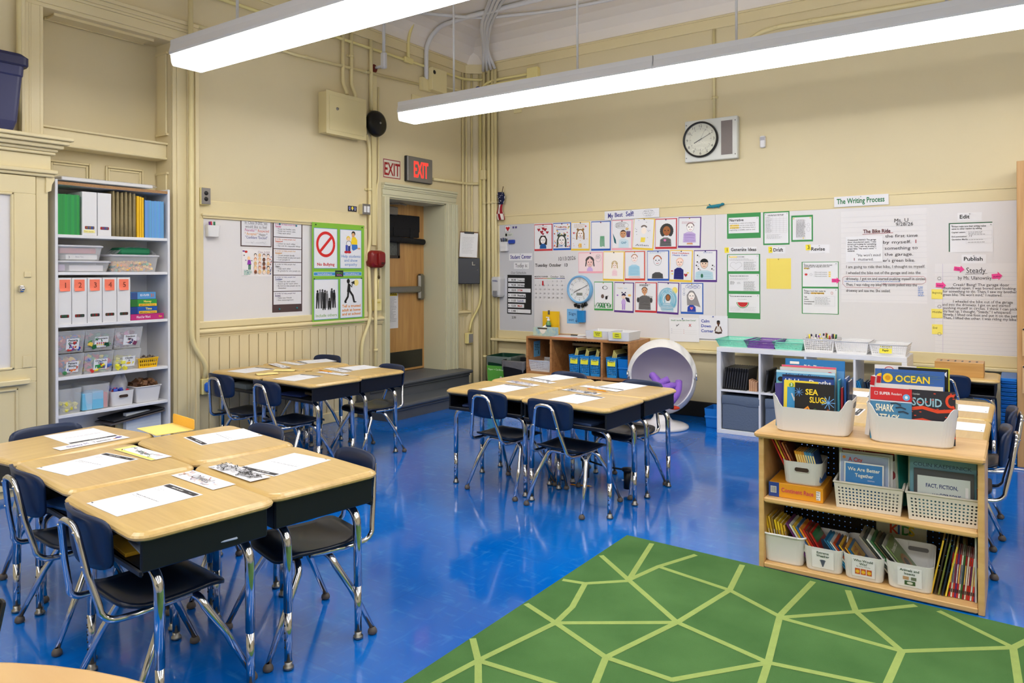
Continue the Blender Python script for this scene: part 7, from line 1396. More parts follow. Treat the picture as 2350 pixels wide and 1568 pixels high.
stackb('yellow-spined book in the plain white bin, %s in the row', 9, 4.245,-3.10,.036,.0125,.15,.215,.0085,[S(236,200,40),S(240,206,50),S(230,190,40),S(226,180,60),S(150,120,60)],-11,'yellow-spined books',lambda p,w,h:p.rect(.1*w,.1*h,.9*w,.7*h,S(90,70,40)),.006)
stackb('weather book leaning in the Extreme Weather bin, %s in the row', 8, 4.432,-3.10,.040,.0125,.16,.205,.0075,[S(110,50,120),S(226,226,226),S(230,190,60),S(60,110,170),S(236,150,50),S(200,50,40),S(120,30,30),S(180,40,36)],-32,'weather books',lambda p,w,h:(p.rect(.05*w,.70*h,.95*w,.95*h,RN.choice([S(240,200,60),S(60,130,80),S(226,226,226)])),p.ell(.5*w,.4*h,.04,.05,RN.choice([S(220,60,40),S(70,60,110),S(60,120,170)]),12)),.004)
stackb('versus book leaning in the Who Would Win bin, %s in the row', 9, 4.588,-3.10,.040,.0105,.15,.165,.005,[S(40,110,160),S(60,140,190),S(226,226,226),S(200,80,40),S(30,60,110),S(230,180,50),S(90,60,50),S(240,170,50)],-38,'versus books',lambda p,w,h:(p.rect(.08*w,.45*h,.92*w,.93*h,S(236,186,60)),p.text('WHO',.2*w,.74*h,.018,S(160,40,30),1),p.text('WIN?',.2*w,.56*h,.018,S(160,40,30),1),p.ell(.5*w,.22*h,.04,.025,S(150,120,110),10)),.003)
stackb('animal book leaning in the Animals and Insects bin, %s in the row', 8, 4.775,-3.10,.042,.0125,.17,.225,.006,[S(150,140,130),S(60,60,64),S(226,226,226),S(60,110,70),S(90,80,60),S(40,40,44),S(170,170,160),S(110,130,80)],-40,'animal books',lambda p,w,h:(p.text('Insects',.08*w,.80*h,.020,S(220,220,210),1,'l',.7*w),p.ell(.5*w,.45*h,.05,.04,S(150,110,60),12),p.ell(.5*w,.45*h,.025,.022,S(40,30,24),10),p.rect(.1*w,.05*h,.9*w,.2*h,S(90,120,60))),.004)
book('white soccer book standing against the pegboard of the low bookcase', .205,.268,.010,S(226,226,220),lambda p,w,h:(p.text('EVERYTHING',.06*w,.72*h,.030,S(60,150,120),1,'l',.86*w,.05),p.text('K',.26*w,.50*h,.042,S(220,80,50),1),p.text('I',.42*w,.50*h,.042,S(60,110,190),1),p.text('D',.50*w,.50*h,.042,S(70,150,80),1),p.text('S',.64*w,.50*h,.042,S(236,206,60),1),p.text('SOCCER',.02*w,.24*h,.036,S(30,30,34),0,'l',.80*w,.05),p.ell(.88*w,.30*h,.010,.016,S(60,110,170),8),p.rect(.82*w,.06*h,.94*w,.26*h,S(70,140,80))),(4.655,-2.830,.030),1,-4,'books','picture_book')
stackb('thin paperback leaning against the row on the bottom shelf, %s from the pegboard side', 5, 4.905,-3.10,.030,.013,.16,.232,.006,[S(230,190,60),S(60,50,44),S(120,130,60),S(30,40,60),S(236,210,70)],11,'leaning thin paperbacks',lambda p,w,h:p.rect(.1*w,.1*h,.9*w,.9*h,S(70,60,50)),.004)
stackb('red or white spined paperback at the end of the bottom shelf, %s in the row', 14, 4.968,-3.09,.030,.0068,.15,.185,.0055,[S(200,40,40),S(226,226,226),S(220,60,50),S(110,50,130),S(200,30,50),S(226,220,214),S(60,110,60),S(150,30,40),S(230,210,200),S(190,50,40)],5,'paperbacks at the end of the bottom shelf',lambda p,w,h:p.rect(.1*w,.1*h,.9*w,.9*h,S(200,190,170)),.001)
for o in [o for o in COL.objects if o.name.startswith('paperback')]:
    if 'red or white' in o['label'] or 'yellow-spined' in o['label']:
        p = Pr((0,0,0),(0,-1,0),(0,0,1)); p.o = Vector((-.0006,.0055,0)); p.rect(.0008,.02,.0046,.035,S(40,40,44)); p.rect(.0012,.06,.0042,.14,RN.choice([S(240,220,120),S(240,240,240),S(60,60,120)])); obj('spine_print', p, M_GLOSS, o)
book('tall thin white book against the right side of the low bookcase', .20,.262,.006,S(200,206,214),None,(5.062,-3.10,.030),90,0,'books','picture_book')
# ------------------------------------------------------------------ white bookcase in the recess
bc = thing('white_bookcase','tall white bookcase of class supplies in the recess beside the cabinet','bookcase',(0,0,0)); Y0, Y1, XB, XFR = -4.384, -3.604, -.203, .09
for y in (Y0, Y1-.018): obj('side', MB().box(XB,y,0,XFR,y+.018,1.985,b=.002), M_WHITEL, bc)
obj('back_panel', MB().box(XB,Y0+.018,.05,XB+.006,Y1-.018,1.96), M_WHITEL, bc)
tp = obj('top', MB().box(XB,Y0+.018,1.952,XFR-.003,Y1-.018,1.97), M_WHITEL, bc); obj('raw_edge', MB().box(XFR-.0028,Y0+.018,1.952,XFR-.001,Y1-.018,1.972), M_CHIP, tp)
ZS = (1.628, 1.383, 1.041, .697, .450, .10)
for z in ZS: obj('shelf_board', MB().box(XB+.006,Y0+.018,z-.020,XFR-.004,Y1-.018,z,b=.002), M_WHITEL, bc)
pk_ = thing('wrapped_boards','stack of white boards in clear wrap lying on top of the white bookcase','boards',(-.06,-4.03,1.986),math.radians(1)); obj('boards', MB().box(-.13,-.31,0,.13,.31,.022,b=.004), M_WHITE, pk_); obj('clear_wrap', MB().grid(lambda u,v:(-.145+.29*u,-.345+.68*v,.0235+.004*math.sin(u*9)*math.sin(v*23)-(.014 if v in (0,1) else 0)),10,26), M_BAG, pk_)
def spine_row(nm, lab, n, y0, dy, z, h, col, jit, grp, th):
    for k in range(n):
        c = tuple(min(1,max(0,q*(1+RN.uniform(-jit,jit)))) for q in col[:3])+(1,); hh = h*(1-RN.uniform(0,.012))
        o = tag(obj(nm, MB().box(0,0,0,.22,th,hh,c), M_PRINT, None, (XFR-.235-RN.uniform(0,.004), y0+k*dy, z)), lab % (k+1 if False else ('first','second','third','fourth','fifth','sixth','seventh','eighth','ninth','tenth','eleventh','twelfth','thirteenth','fourteenth','fifteenth','sixteenth')[k]), 'book', grp)
        o.location.x = XFR-.232; obj('pages', MB().box(.002,.0012,.002,.2195,th-.0012,hh-.0015,S(214,222,206)), M_PRINT, o)
spine_row('workbook','thin green workbook on the top shelf, %s from the left',15,-4.362,.0090,ZS[0],.266,S(48,150,76),.14,'green workbooks on the top shelf',.0086)
spine_row('workbook','thin light blue workbook on the top shelf, %s from the left',16,-3.786,.0088,ZS[0],.268,S(104,162,218),.10,'blue workbooks on the top shelf',.0084)
for k in range(3): tag(obj('folder', MB().box(XFR-.21,-3.842+.017*k,ZS[0],XFR-.012,-3.828+.017*k,ZS[0]+.292-.004*k,S(240,190,30)), M_PRINT),'bright yellow folder between tan bags and blue workbooks, %s of three' % ('left','middle','right')[k],'folder','yellow folders on the top shelf')
M_CANV = mat('tan_canvas', S(150,136,100), .9, bump=(90,.4))
for k in range(6):
    y = -4.012+.029*k; o = MB().grid(lambda u,v,y=y,k=k:(XFR-.014-.012*math.sin(v*3.1)-(.02 if v > .9 else 0)*u, y-.001+.030*u*(.55+.45*(1-v))+.010*v*(3-k)*.3+.003*math.sin(v*7+k), ZS[0]+.003+.318*v-.012*abs(u-.5)),6,14)
    tag(obj('canvas_bag', MB().loft([[(x+XFR-.12,yy+y+.013,z) for x,yy,_ in rr(.20,w_,w_*.45,3)] for z, w_ in ((ZS[0]+.001,.027),(ZS[0]+.10,.024),(ZS[0]+.26,.017),(ZS[0]+.315-.004*(k%3),.010))], sm=True), M_CANV),'folded tan canvas bag on the top shelf, %s from the left' % ('first','second','third','fourth','fifth','sixth')[k],'bag','tan bags on the top shelf')
def magfile(lab, y0, y1, z, h, note=None, grp=None, yl=False):
    t = thing('magazine_file', lab, 'file box', (0,0,0), 0, grp); x = XFR-.012
    obj('box', MB().box(x-.225,y0+.001,z,x,y1-.001,z+h,b=.002), M_WHITE, t); w = y1-y0
    obj('slot', MB().loft([[(xx,(y0+y1)/2+p[0],z+.052+p[1]) for p in rr(w*.62,.020,.005,3)] for xx in (x+.0002,x+.0008)]), mat('slot_black', S(34,24,24), .7), t)
    p = Pr((x+.0009,y0,z),(0,1,0),(0,0,1))
    for k in range(9): p.rect(w*(.21+.064*k),.0445,w*(.26+.064*k),.0600,RN.choice([S(150,30,30),S(60,60,64),S(40,90,60),S(90,40,30)] if note else [S(190,40,30),S(150,110,80),S(60,90,170),S(200,60,40)]))
    obj('papers_inside', p, M_PRINT, t)
    if note:
        mb = MB().grid(lambda u,v:(x+.001+.012*max(0,.25-v)*4*(1-u), y0+w*.14+.066*u, z+h-.088+.076*v),6,6,S(250,128,100)); nt_ = obj('sticky_note', mb, M_PRINT, t)
        q = Pr((x+.0022,y0+w*.14,z+h-.088),(0,1,0),(0,0,1)); q.text(note,.024,.022,.036,S(120,50,40),0); [q.rect(.002,.01+.012*k,.064,.0106+.012*k,S(240,110,84)) for k in range(6)]; obj('handwriting', q, M_PRINT, nt_)
    if yl: q = Pr((x+.0012,y0+.01,z+.018),(0,1,0),(0,0,1)); q.rect(0,0,.072,.018,S(246,236,150)); q.text('Math Games',.003,.005,.008,K,0,'l',.06); obj('yellow_strip', q, M_PRINT, t)
magfile('white file box with a yellow strip on the top shelf', -4.213,-4.115,ZS[0],.292,None,None,True); magfile('plain white file box beside the tan bags on the top shelf', -4.112,-4.020,ZS[0],.292)
for k, (a, b) in enumerate(((-4.366,-4.279),(-4.277,-4.181),(-4.179,-4.083),(-4.081,-3.985),(-3.983,-3.890))): magfile('white file box with orange note numbered %s' % ('one','two','three','four','five')[k], a, b, ZS[2]+(.0), .304, str(k+1), 'numbered file boxes')
def clearbox(lab, y0, y1, z, h, d=.24, lid=True, x=None, m_=None):
    t = thing('clear_bin', lab, 'bin', (XFR-.02-d/2,(y0+y1)/2,z)); w = y1-y0
    obj('body', MB().loft([[(a,b,zz) for a,b,_ in rr(d*k,w*k,.02,4)] for k, zz in ((.90,0),(.99,h*.92),(1.0,h*.92),(1.0,h))]+[[(a,b,zz) for a,b,_ in rr(d*k-.005,w*k-.005,.02,4)] for k, zz in ((1.0,h),(.90,.004))]), M_CLEAR, t)
    if lid: obj('lid', MB().loft([[(a,b,h+zz) for a,b,_ in rr(d+o_,w+o_,.022,4)] for o_, zz in ((.006,-.004),(.012,0),(.012,.006),(-.01,.010))]), mat('frosted_lid', S(222,222,228), .3, alpha=.85), t)
    return t
clearbox('clear lidded bin of white papers, lower left on the second shelf', -4.368,-4.02,ZS[1],.066)
tag(obj('paper_stack', MB().box(XFR-.23,-4.28,ZS[1]+.005,XFR-.045,-4.06,ZS[1]+.045,S(226,222,230),b=.002), M_PRINT),'white and pale papers inside the lower clear bin','papers'); tag(obj('lilac_pack', MB().box(XFR-.2,-4.345,ZS[1]+.005,XFR-.06,-4.295,ZS[1]+.05,S(206,180,220),b=.006), M_PRINT),'small lilac pack inside the lower clear bin','pack')
clearbox('clear lidded bin with red and white boxes, stacked upper left', -4.366,-4.072,ZS[1]+.077,.092)
tag(obj('red_pack', MB().box(XFR-.22,-4.335,ZS[1]+.125,XFR-.05,-4.105,ZS[1]+.160,S(196,90,96),b=.003), M_PRINT),'pink-red pack in the upper clear bin','pack'); 
wbx = thing('white_card_box','white printed box below the pink-red pack','box',(0,0,0)); obj('box', MB().box(XFR-.22,-4.30,ZS[1]+.083,XFR-.046,-4.10,ZS[1]+.115,b=.002), M_WHITE, wbx); p = Pr((XFR-.0455,-4.30,ZS[1]+.083),(0,1,0),(0,0,1)); p.text('Base Ten',.06,.014,.010,S(90,90,110),0); p.text('3',.015,.008,.016,S(60,60,90),1); obj('printing', p, M_PRINT, wbx)
clearbox('clear lidded bin of yellow and orange cubes on the second shelf', -4.025,-3.675,ZS[1],.112)
def heap(name, label, cat, cy, z, wy, wx, n, cols, s=.012, ztop=.05, seed=1, cx=None):
    r = random.Random(seed); mb = MB(); cx = XFR-.02-wx/2-.012 if cx is None else cx
    for k in range(n):
        x, y, zz = cx+r.uniform(-wx/2,wx/2), cy+r.uniform(-wy/2,wy/2), z+s+r.uniform(0,ztop); st = len(mb.v); q = s*r.uniform(.7,1.2)
        mb.box(-q,-q,-q*r.choice((.35,1)),q,q,q*r.choice((.35,1)),r.choice(cols)); mb.xf(Matrix.Translation((x,y,zz))@Matrix.Rotation(r.uniform(0,3),4,(r.random(),r.random(),r.random()+.01)), st)
    o = tag(obj(name, mb, M_GLOSS), label, cat); o['kind'] = 'stuff'; return o
heap('counting_cubes','yellow and orange counting cubes heaped in a clear bin','cubes',-3.85,ZS[1]+.004,.26,.17,420,[S(250,180,50),S(244,160,40),S(250,200,70),S(240,150,40),S(250,190,60),S(60,150,90)],.008,.060,3)
gbg = thing('green_pack','green packet in clear wrap lying on the bin of cubes','packet',(XFR-.14,-3.825,ZS[1]+.124)); obj('packet', MB().box(-.07,-.11,0,.07,.115,.048,b=.012), mat('packet_green', S(20,120,80), .5), gbg); obj('clear_wrap', MB().grid(lambda u,v:(-.085+.17*u,-.14+.285*v,.002+.052*math.sin(math.pi*min(1,max(0,v*1.08-.04)))**.4+.003*math.sin(u*17)*math.sin(v*31)),10,22), M_BAG, gbg)
def game(lab, y0, y1, z0, z1, col, rows, end=None, dx=.0):
    t = thing('learning_game', lab, 'game', (0,0,0)); x = XFR-.015-dx; obj('box', MB().box(x-.18,y0,z0,x,y1,z1,b=.002), mat('gamebox_%d_%d_%d' % tuple(int(q*255) for q in col[:3]), col, .4), t); p = Pr((x+.0004,y0,z0),(0,1,0),(0,0,1)); w, h = y1-y0, z1-z0
    if end: p.rect(.001,.001,w*.25,h-.001,end)
    for (a, fx, fz, s_, c, fit, bg) in rows:
        if bg: p.rect(w*.30,h*fz-.003,w*.98,h*fz+s_+.004,bg)
        p.text(a, fx*w, fz*h, s_, c, 1, 'l', fit*w)
    obj('print', p, M_GLOSS, t)
ZG = ZS[2]+.001
game('pink flat learning game at the bottom of the small stack', -3.887,-3.645,ZG,ZG+.042,S(190,40,120),[('Word for Word',.16,.30,.018,S(250,220,240),.42,None),('fun',.84,.35,.014,S(240,190,60),.10,None)])
game('blue box reading Time in the stack of games', -3.887,-3.695,ZG+.043,ZG+.094,S(26,86,170),[('Time',.55,.56,.016,S(250,240,120),.24,None),('EMERGENCY PUZZLES',.32,.10,.011,S(150,60,40),.62,S(246,206,60))],S(20,60,130))
game('green box reading Money in the stack of games', -3.887,-3.697,ZG+.095,ZG+.146,S(50,150,60),[('Money',.48,.56,.016,S(250,240,120),.30,None),('EMERGENCY PUZZLES',.32,.10,.011,S(150,60,40),.62,S(246,206,60))],S(36,110,50))
game('light blue box with an orange 21 topping the stack of games', -3.885,-3.705,ZG+.147,ZG+.197,S(84,150,206),[('BE A PLAYER',.36,.45,.014,S(240,240,250),.36,None),('21',.78,.35,.020,S(230,110,40),.16,None)],S(50,80,140))
def scoopbin(lab, y0, y1, z, h, title, fn):
    t = thing('clear_scoop_bin', lab, 'bin', (0,0,0)); x0, x1 = XFR-.22, XFR-.012; mb = MB(); a, b = y0+.002, y1-.002
    o = [(x0,a,z),(x0,b,z),(x0,b,z+h),(x0,a,z+h)]; f = [(x1-.03,a+.004,z),(x1-.03,b-.004,z),(x1,b,z+h),(x1,a,z+h)]
    mb.add(o+f, [(0,1,2,3),(4,7,6,5),(0,4,5,1),(0,3,7,4),(1,5,6,2)]); oo = obj('body', mb, M_CLEAR, t); md = oo.modifiers.new('t','SOLIDIFY'); md.thickness = .002
    obj('edge', MB().tube([f[3],f[2],o[2],o[3],f[3]], .0022, 6).tube([f[0],f[3]],.0018,6).tube([f[1],f[2]],.0018,6), mat('clear_edge', S(200,204,212), .15, alpha=.5), t)
    v = Vector((.03,0,h)).normalized(); w = (y1-y0)*.47; o_ = Vector((x1-.03,y0+(y1-y0)*.33,z)) + v*(h*.16) + Vector((.0025,0,0)); lbm = obj('label', slab(o_, Vector((0,1,0)), v, w, h*.50, S(234,236,240)), M_PRINT, t); p = Pr(o_+Vector((0,1,0)).cross(v)*.0009,(0,1,0),v)
    for k, tt_ in enumerate(title): p.text(tt_, w/2, h*.38-.0185*k, .014, K, 1, 'c', min(w*.9,p.width(tt_,.014,1)))
    fn(p, w, h*.5); obj('printing', p, M_PRINT, lbm)
def ic_blocks(p, w, h): [p.poly([((.5+.13*x)*w,h*.12),((.58+.13*x)*w,h*.12),((.62+.13*x)*w,h*.30),((.54+.13*x)*w,h*.30)],c) for x,c in ((-2,K),(-1,S(40,80,170)),(0,RED),(1,S(236,170,50)),(1.5,RED))]
def ic_count(p, w, h): [(p.ell((.2+.15*k)*w,h*.40,.005,.005,RED,8),p.ell((.2+.15*k)*w,h*.24,.005,.005,YEL,8)) for k in range(5)]
def ic_bars(p, w, h): p.poly([(.3*w,.2*h),(.55*w,.06*h),(.75*w,.24*h),(.5*w,.40*h)],S(70,80,120)); p.poly([(.3*w,.22*h),(.5*w,.40*h),(.55*w,.36*h),(.36*w,.2*h)],S(220,110,60))
def ic_tile(p, w, h): [p.rect(x*w,z*h,x*w+.008,z*h+.008,c) for x,z,c in ((.3,.1,BLU),(.45,.22,RED),(.6,.1,GRN),(.42,.04,YEL))]
def ic_clock(p, w, h): p.ell(.5*w,.34*h,.016,.009,S(240,180,40),14)
C5 = [S(200,50,40),S(30,70,170),S(240,200,50),S(40,130,70),S(230,120,50),S(120,60,140)]
Z1, Z2 = ZS[3]+.001, ZS[3]+.152
for lab, y0, y1, z, ti, fn, cols, s_, n in (('clear bin labelled Pattern Blocks, upper of the two',-4.362,-4.193,Z2,('Pattern','Blocks'),ic_blocks,C5,.012,150),('clear bin labelled Counters',-4.191,-3.998,Z2,('Counters',),ic_count,[S(40,110,60),S(60,140,80),S(230,200,80),S(150,40,40),S(30,80,50)],.013,120),('clear bin labelled Fraction Bars',-3.996,-3.803,Z2,('Fraction','Bars'),ic_bars,[S(110,40,80),S(170,90,150),S(206,190,206),S(190,60,80),S(90,60,120)],.014,110),
        ('clear bin labelled Pattern Blocks, lower of the two',-4.364,-4.198,Z1,('Pattern','Blocks'),ic_blocks,C5,.012,150),('clear bin labelled One Inch Tiles',-4.196,-4.006,Z1,('One Inch','Tiles'),ic_tile,[S(240,220,40),S(40,150,80),S(30,80,180),S(210,40,40),S(30,120,80)],.013,150),('clear bin labelled Clocks',-4.004,-3.815,Z1,('Clocks',),ic_clock,[S(230,224,40),S(220,214,50),S(60,60,64),S(240,236,90)],.014,70)):
    scoopbin(lab, y0, y1, z, .145, ti, fn); heap('bin_contents', 'colored pieces filling the '+lab.replace(', upper of the two',' above').replace(', lower of the two',' below'), 'pieces', (y0+y1)/2, z+.006, (y1-y0)*.76, .14, n, cols, s_, .085 if 'Clocks' not in lab else .06, int(z*1000)+int(-y0*100))
basket('yellow_basket','small yellow perforated basket beside the Clocks bin','basket',.145,.10,.066,(XFR-.07,-3.758,ZS[3]+.001),math.radians(90),mat('basket_yellow',S(240,188,20),.4),9,6,2,.88,.62,False)
heap('grey_pieces','grey pieces heaped in the small yellow basket','pieces',-3.758,ZS[3]+.035,.10,.06,50,[S(110,100,94),S(140,130,120),S(90,80,76)],.008,.035,9)
cb1 = clearbox('clear box of yellow bits in plastic on the fifth shelf', -4.362,-4.205,ZS[4]+.001,.165,.20,False); clearbox('clear box holding light blue and red boxes on the fifth shelf', -4.200,-4.022,ZS[4]+.001,.172,.20,False)
heap('yellow_bits','yellow bits in the clear box at the left of the fifth shelf','pieces',-4.29,ZS[4]+.012,.10,.10,60,[S(226,216,80),S(206,196,70)],.009,.05,4)
for k in range(2): box_thing('blue_box','light blue small box in the clear box, %s of two' % ('left','right')[k],'box',XFR-.14,-4.185+.062*k-.02,ZS[4]+.006,XFR-.03+.004*k,-4.128+.058*k,ZS[4]+.125-.008*(1-k),S(110,186,224),M_PRINT,'light blue boxes')
box_thing('red_box','thin red box beside the light blue ones','box',XFR-.13,-4.064,ZS[4]+.006,XFR-.04,-4.036,ZS[4]+.108,S(200,40,40),M_PRINT)
w1 = thing('handled_bin','white bin with a hand slot and a clear bag on the fifth shelf','bin',(XFR-.11,-3.938,ZS[4]+.001),math.radians(90)); obj('body', tub(.158,.19,.105,.90,.003,.02), M_TUB, w1); hslot(w1, 0, -.0925, .068, .062, .020)
bg_ = thing('clear_bag','clear bag of blue and red pieces stuffed in the handled white bin','bag',(XFR-.11,-3.938,ZS[4]+.09)); obj('bag', MB().grid(lambda u,v:(.07*math.cos(u*6.283)*(1-.75*v*v)+.008*math.sin(u*25+v*6),.06*math.sin(u*6.283)*(1-.7*v*v)+.03*v,.12*v+.01*math.sin(u*19)),28,8), M_BAG, bg_)
heap('linking_pieces','blue and red pieces inside the clear bag','pieces',-3.938,ZS[4]+.08,.10,.10,40,[S(40,60,170),S(190,50,60),S(60,90,190)],.010,.035,6)
w2 = thing('white_bin','plain white bin of brown wooden pieces on the fifth shelf','bin',(XFR-.11,-3.757,ZS[4]+.001),math.radians(90)); obj('body', tub(.185,.20,.115,.86,.003,.018), M_TUB, w2); obj('rim', MB().tube([(p[0],p[1],.114) for p in rr(.188,.203,.02,5)]+[(rr(.188,.203,.02,5)[0][0],rr(.188,.203,.02,5)[0][1],.114)], .004, 8), M_TUB, w2)
heap('wooden_pieces','brown wooden pieces heaped in the plain white bin','pieces',-3.757,ZS[4]+.095,.14,.14,70,[S(120,84,54),S(150,108,70),S(90,60,40)],.013,.040,7)
for k, (y0, y1, z, h, c, l) in enumerate(((-4.06,-3.66,.10,.20,S(120,104,76),'brown worn chart tablet standing low in the bookcase'),(-3.93,-3.70,.10,.26,S(206,196,160),'cream card stack behind the lined tablet'),(-3.90,-3.645,.10,.285,S(214,222,232),'white lined tablet standing low in the bookcase'))):
    o = tag(obj('chart_tablet', MB().box(-.11+.05*k,y0,z,-.09+.062*k,y1,z+h,c,b=.002), M_PRINT), l, 'tablet')
    if k == 2: p = Pr((-.09+.0625*k,y0,z),(0,1,0),(0,0,1)); [p.rect(.01,.02+.022*q,.245,.0207+.022*q,S(150,170,200)) for q in range(12)]; obj('ruled_lines', p, M_PRINT, o)
for k in range(2): tag(obj('black_folder', MB().box(-.15,-4.03+.02*k,.386+.018*k,.075,-3.64,.396+.018*k,S(40,40,44) if k else S(90,84,84),b=.002).xf(Matrix.Translation((0,-3.64,.39))@Matrix.Rotation(math.radians(6),4,'X')@Matrix.Translation((0,3.64,-.39-.02))), M_PRINT),'flat %s folder tilted under the lowest full shelf' % ('black','grey')[1-k],'folder')

# ------------------------------------------------------------------ papers on the desks
ZD = .6226
def worksheet(x, y, deg, label, w=.2159, h=.2794):
    a = math.radians(deg); u, v = Vector((math.cos(a),math.sin(a),0)), Vector((-math.sin(a),math.cos(a),0)); o = Vector((x,y,ZD))-u*w/2-v*h/2
    ob = tag(obj('worksheet', slab(o,u,v,w,h,S(232,233,240)), M_PRINT), label, 'paper', 'worksheets on the desks'); p = Pr(o+Vector((0,0,.0009)),u,v); p.rect(.008,h-.030,w-.008,h-.008,S(50,48,52)); p.text('About the Author', .05,h-.023,.0085,S(230,230,230),1,'l',.075); p.text('Name:', w-.055,h-.022,.005,S(220,220,220),0)
    p.lines(.02,h*.80,.06,.012,2,GR,.0012); p.lines(.03,h*.52,.15,.01,1,S(70,70,76),.0022,0); p.lines(.03,h*.47,.08,.01,1,GR,.0015)
    for k in range(7): p.rect(.03,h*(.40-.045*k),w-.03,h*(.40-.045*k)+.0006,S(206,208,216))
    p.rect(.012,.008,.024,.013,S(60,60,64)); obj('printing', p, M_PRINT, ob)
WSH = [(2.822,-5.292,-3,'worksheet on the desk nearest the camera'),(2.191,-5.175,5,'worksheet left of the desk nearest the camera, by the yellow-edged tag'),(1.650,-4.948,-93,'worksheet on the sideways end desk'),(2.206,-4.590,168,'worksheet on the desk beside the yellow folder'),(2.839,-4.745,182,'worksheet beside the black scribbled tag'),
 (.322,-3.084,3,'worksheet at the wainscot cluster, nearest the wall plate'),(.954,-3.149,5,'worksheet at the wainscot cluster front, nearer the room middle'),(.294,-2.427,163,'worksheet at the wainscot cluster before the rounded chair back'),(.913,-2.537,172,'worksheet at the wainscot cluster nearest the door steps'),
 (2.468,-2.724,-4,'worksheet on the middle cluster nearest the door steps, front'),(2.480,-2.155,166,'worksheet on the middle cluster, hindmost before the cubby'),(3.063,-2.239,170,'worksheet on the middle cluster before the egg chair'),(3.047,-2.807,-7,'worksheet on the middle cluster nearest the low bookcase'),
 (4.93,-2.45,90,'worksheet on the desk right behind the low bookcase'),(4.93,-1.895,90,'worksheet on the second desk behind the low bookcase'),(4.35,-1.71,-90,'worksheet peeping between the tubs, farther one'),(4.38,-2.345,-90,'worksheet peeping between the tubs, nearer one')]
for q in WSH: worksheet(*q)
def tagp(x, y, deg, w, h, label, fn, lift=.0, col=S(230,230,236), curl=0):
    a = math.radians(deg); u, v = Vector((math.cos(a),math.sin(a),0)), Vector((-math.sin(a),math.cos(a),0)); o = Vector((x,y,ZD+lift))-u*w/2-v*h/2
    ob = tag(obj('name_tag', slab(o,u,v,w,h,col,curl), M_PRINT), label, 'name tag', 'name tags on the desks'); p = Pr(o+Vector((0,0,.0009+abs(curl)*.0)),u,v); fn(p,w,h); obj('marker_drawing', p, M_PRINT, ob)
def scrw(n, cols, t=.003):
    def f(p, w, h):
        for k in range(n):
            x, y = RN.uniform(.05,.92)*w, RN.uniform(.1,.85)*h; p.line([(x,y),(x+RN.uniform(-.012,.014),y+RN.uniform(-.010,.010)),(x+RN.uniform(-.016,.018),y+RN.uniform(-.012,.012))], t, RN.choice(cols))
    return f
def t_ol(p, w, h): scrw(40,[S(240,200,204),S(236,190,190),S(190,196,226),S(244,214,190)],.004)(p,w,h); p.text('Oliver!', .28*w,.32*h,.036,S(60,60,66),0,'l',.42*w,.05); p.lines(.04*w,.8*h,.2*w,.01,1,S(150,150,150),.002)
def t_ab(p, w, h): p.rect(0,0,w,.22*h,S(246,226,120)); p.rect(0,.2*h,.10*w,h,S(248,232,140)); p.text('Abigail', .36*w,.40*h,.026,S(60,80,70),0,'l',.34*w,.06); scrw(16,[S(220,90,90),S(120,170,80),S(90,70,60)],.003)(p,w,h)
def t_ca(p, w, h): p.text('Danny M', .14*w,.34*h,.026,S(70,50,150),0,'l',.30*w,.05); p.text('Yasmine', .50*w,.34*h,.024,S(60,60,66),0,'l',.26*w,.05); p.ell(.9*w,.6*h,.016,.012,S(60,50,150),8); p.ell(.82*w,.4*h,.008,.006,S(220,150,60),8)
tagp(2.775,-5.056,-4,.295,.085,'white name tag reading Oliver on the nearest desk', t_ol, .0012)
tagp(2.800,-4.925,-6,.310,.080,'name tag covered with black scribbles', scrw(150,[K,S(50,50,56),S(90,90,96)],.0035), .004)
tagp(2.200,-4.965,-2,.315,.085,'name tag with a yellow edge on the second nearest desk', t_ab, .0012)
tagp(1.835,-4.990,-86+90+86+0,.295,.075,'long white name tag with violet lettering on the end desk', t_ca, .0012)
tagp(.277,-2.790,-18,.33,.072,'name tag in grey pencil between the two wall-side wainscot desks', scrw(30,[K,S(60,60,90)],.004), .0012); tagp(.248,-2.640,-8,.30,.075,'pale printed strip on the rear wall-side wainscot desk', scrw(20,[S(170,180,160),S(190,190,170)],.004), .0012)
tagp(.997,-2.868,-2,.30,.068,'name tag with faint marks beside the pencil on the wainscot cluster', scrw(30,[S(120,120,126),S(160,150,160)],.003), .0012); tagp(.883,-2.718,-14,.32,.070,'name tag with dark marks before the rear wainscot worksheet', scrw(26,[K,S(90,90,96)],.004), .0012)
tagp(2.455,-2.500,-14,.28,.070,'grey-blue name tag on the middle cluster nearer the steps', scrw(90,[S(150,150,170),S(120,120,150),S(190,170,190)],.004), .0012); tagp(2.470,-2.338,-14,.31,.065,'name tag with tiny black marks at the rear of the middle cluster', scrw(40,[K,S(80,80,60)],.003), .0012)
tagp(2.991,-2.395,-12,.31,.068,'pale name tag under the pencil of the middle cluster', scrw(30,[S(150,150,156),S(190,200,190)],.003), .0012); tagp(2.954,-2.585,-12,.28,.062,'blue-grey drawn name tag at the front of the middle cluster', scrw(120,[S(70,90,150),S(110,120,140),S(150,140,90)],.004), .0012)
for (x,y,deg,w,h,l) in ((.615,-3.165,-20,.10,.15,'crumpled yellow note at the front of the wainscot cluster'),(.576,-2.965,-60,.08,.17,'second crumpled yellow note, lying nearer the cluster middle')):
    a = math.radians(deg); mb = MB().grid(lambda u,v:(x+(u-.5)*w*math.cos(a)-(v-.5)*h*math.sin(a), y+(u-.5)*w*math.sin(a)+(v-.5)*h*math.cos(a), ZD+.003+.008*abs(math.sin(u*4+v*5))*(u*(1-u)*4)),8,8,S(246,230,150)); tag(obj('crumpled_note', mb, M_PRINT), l, 'note', 'crumpled yellow notes')
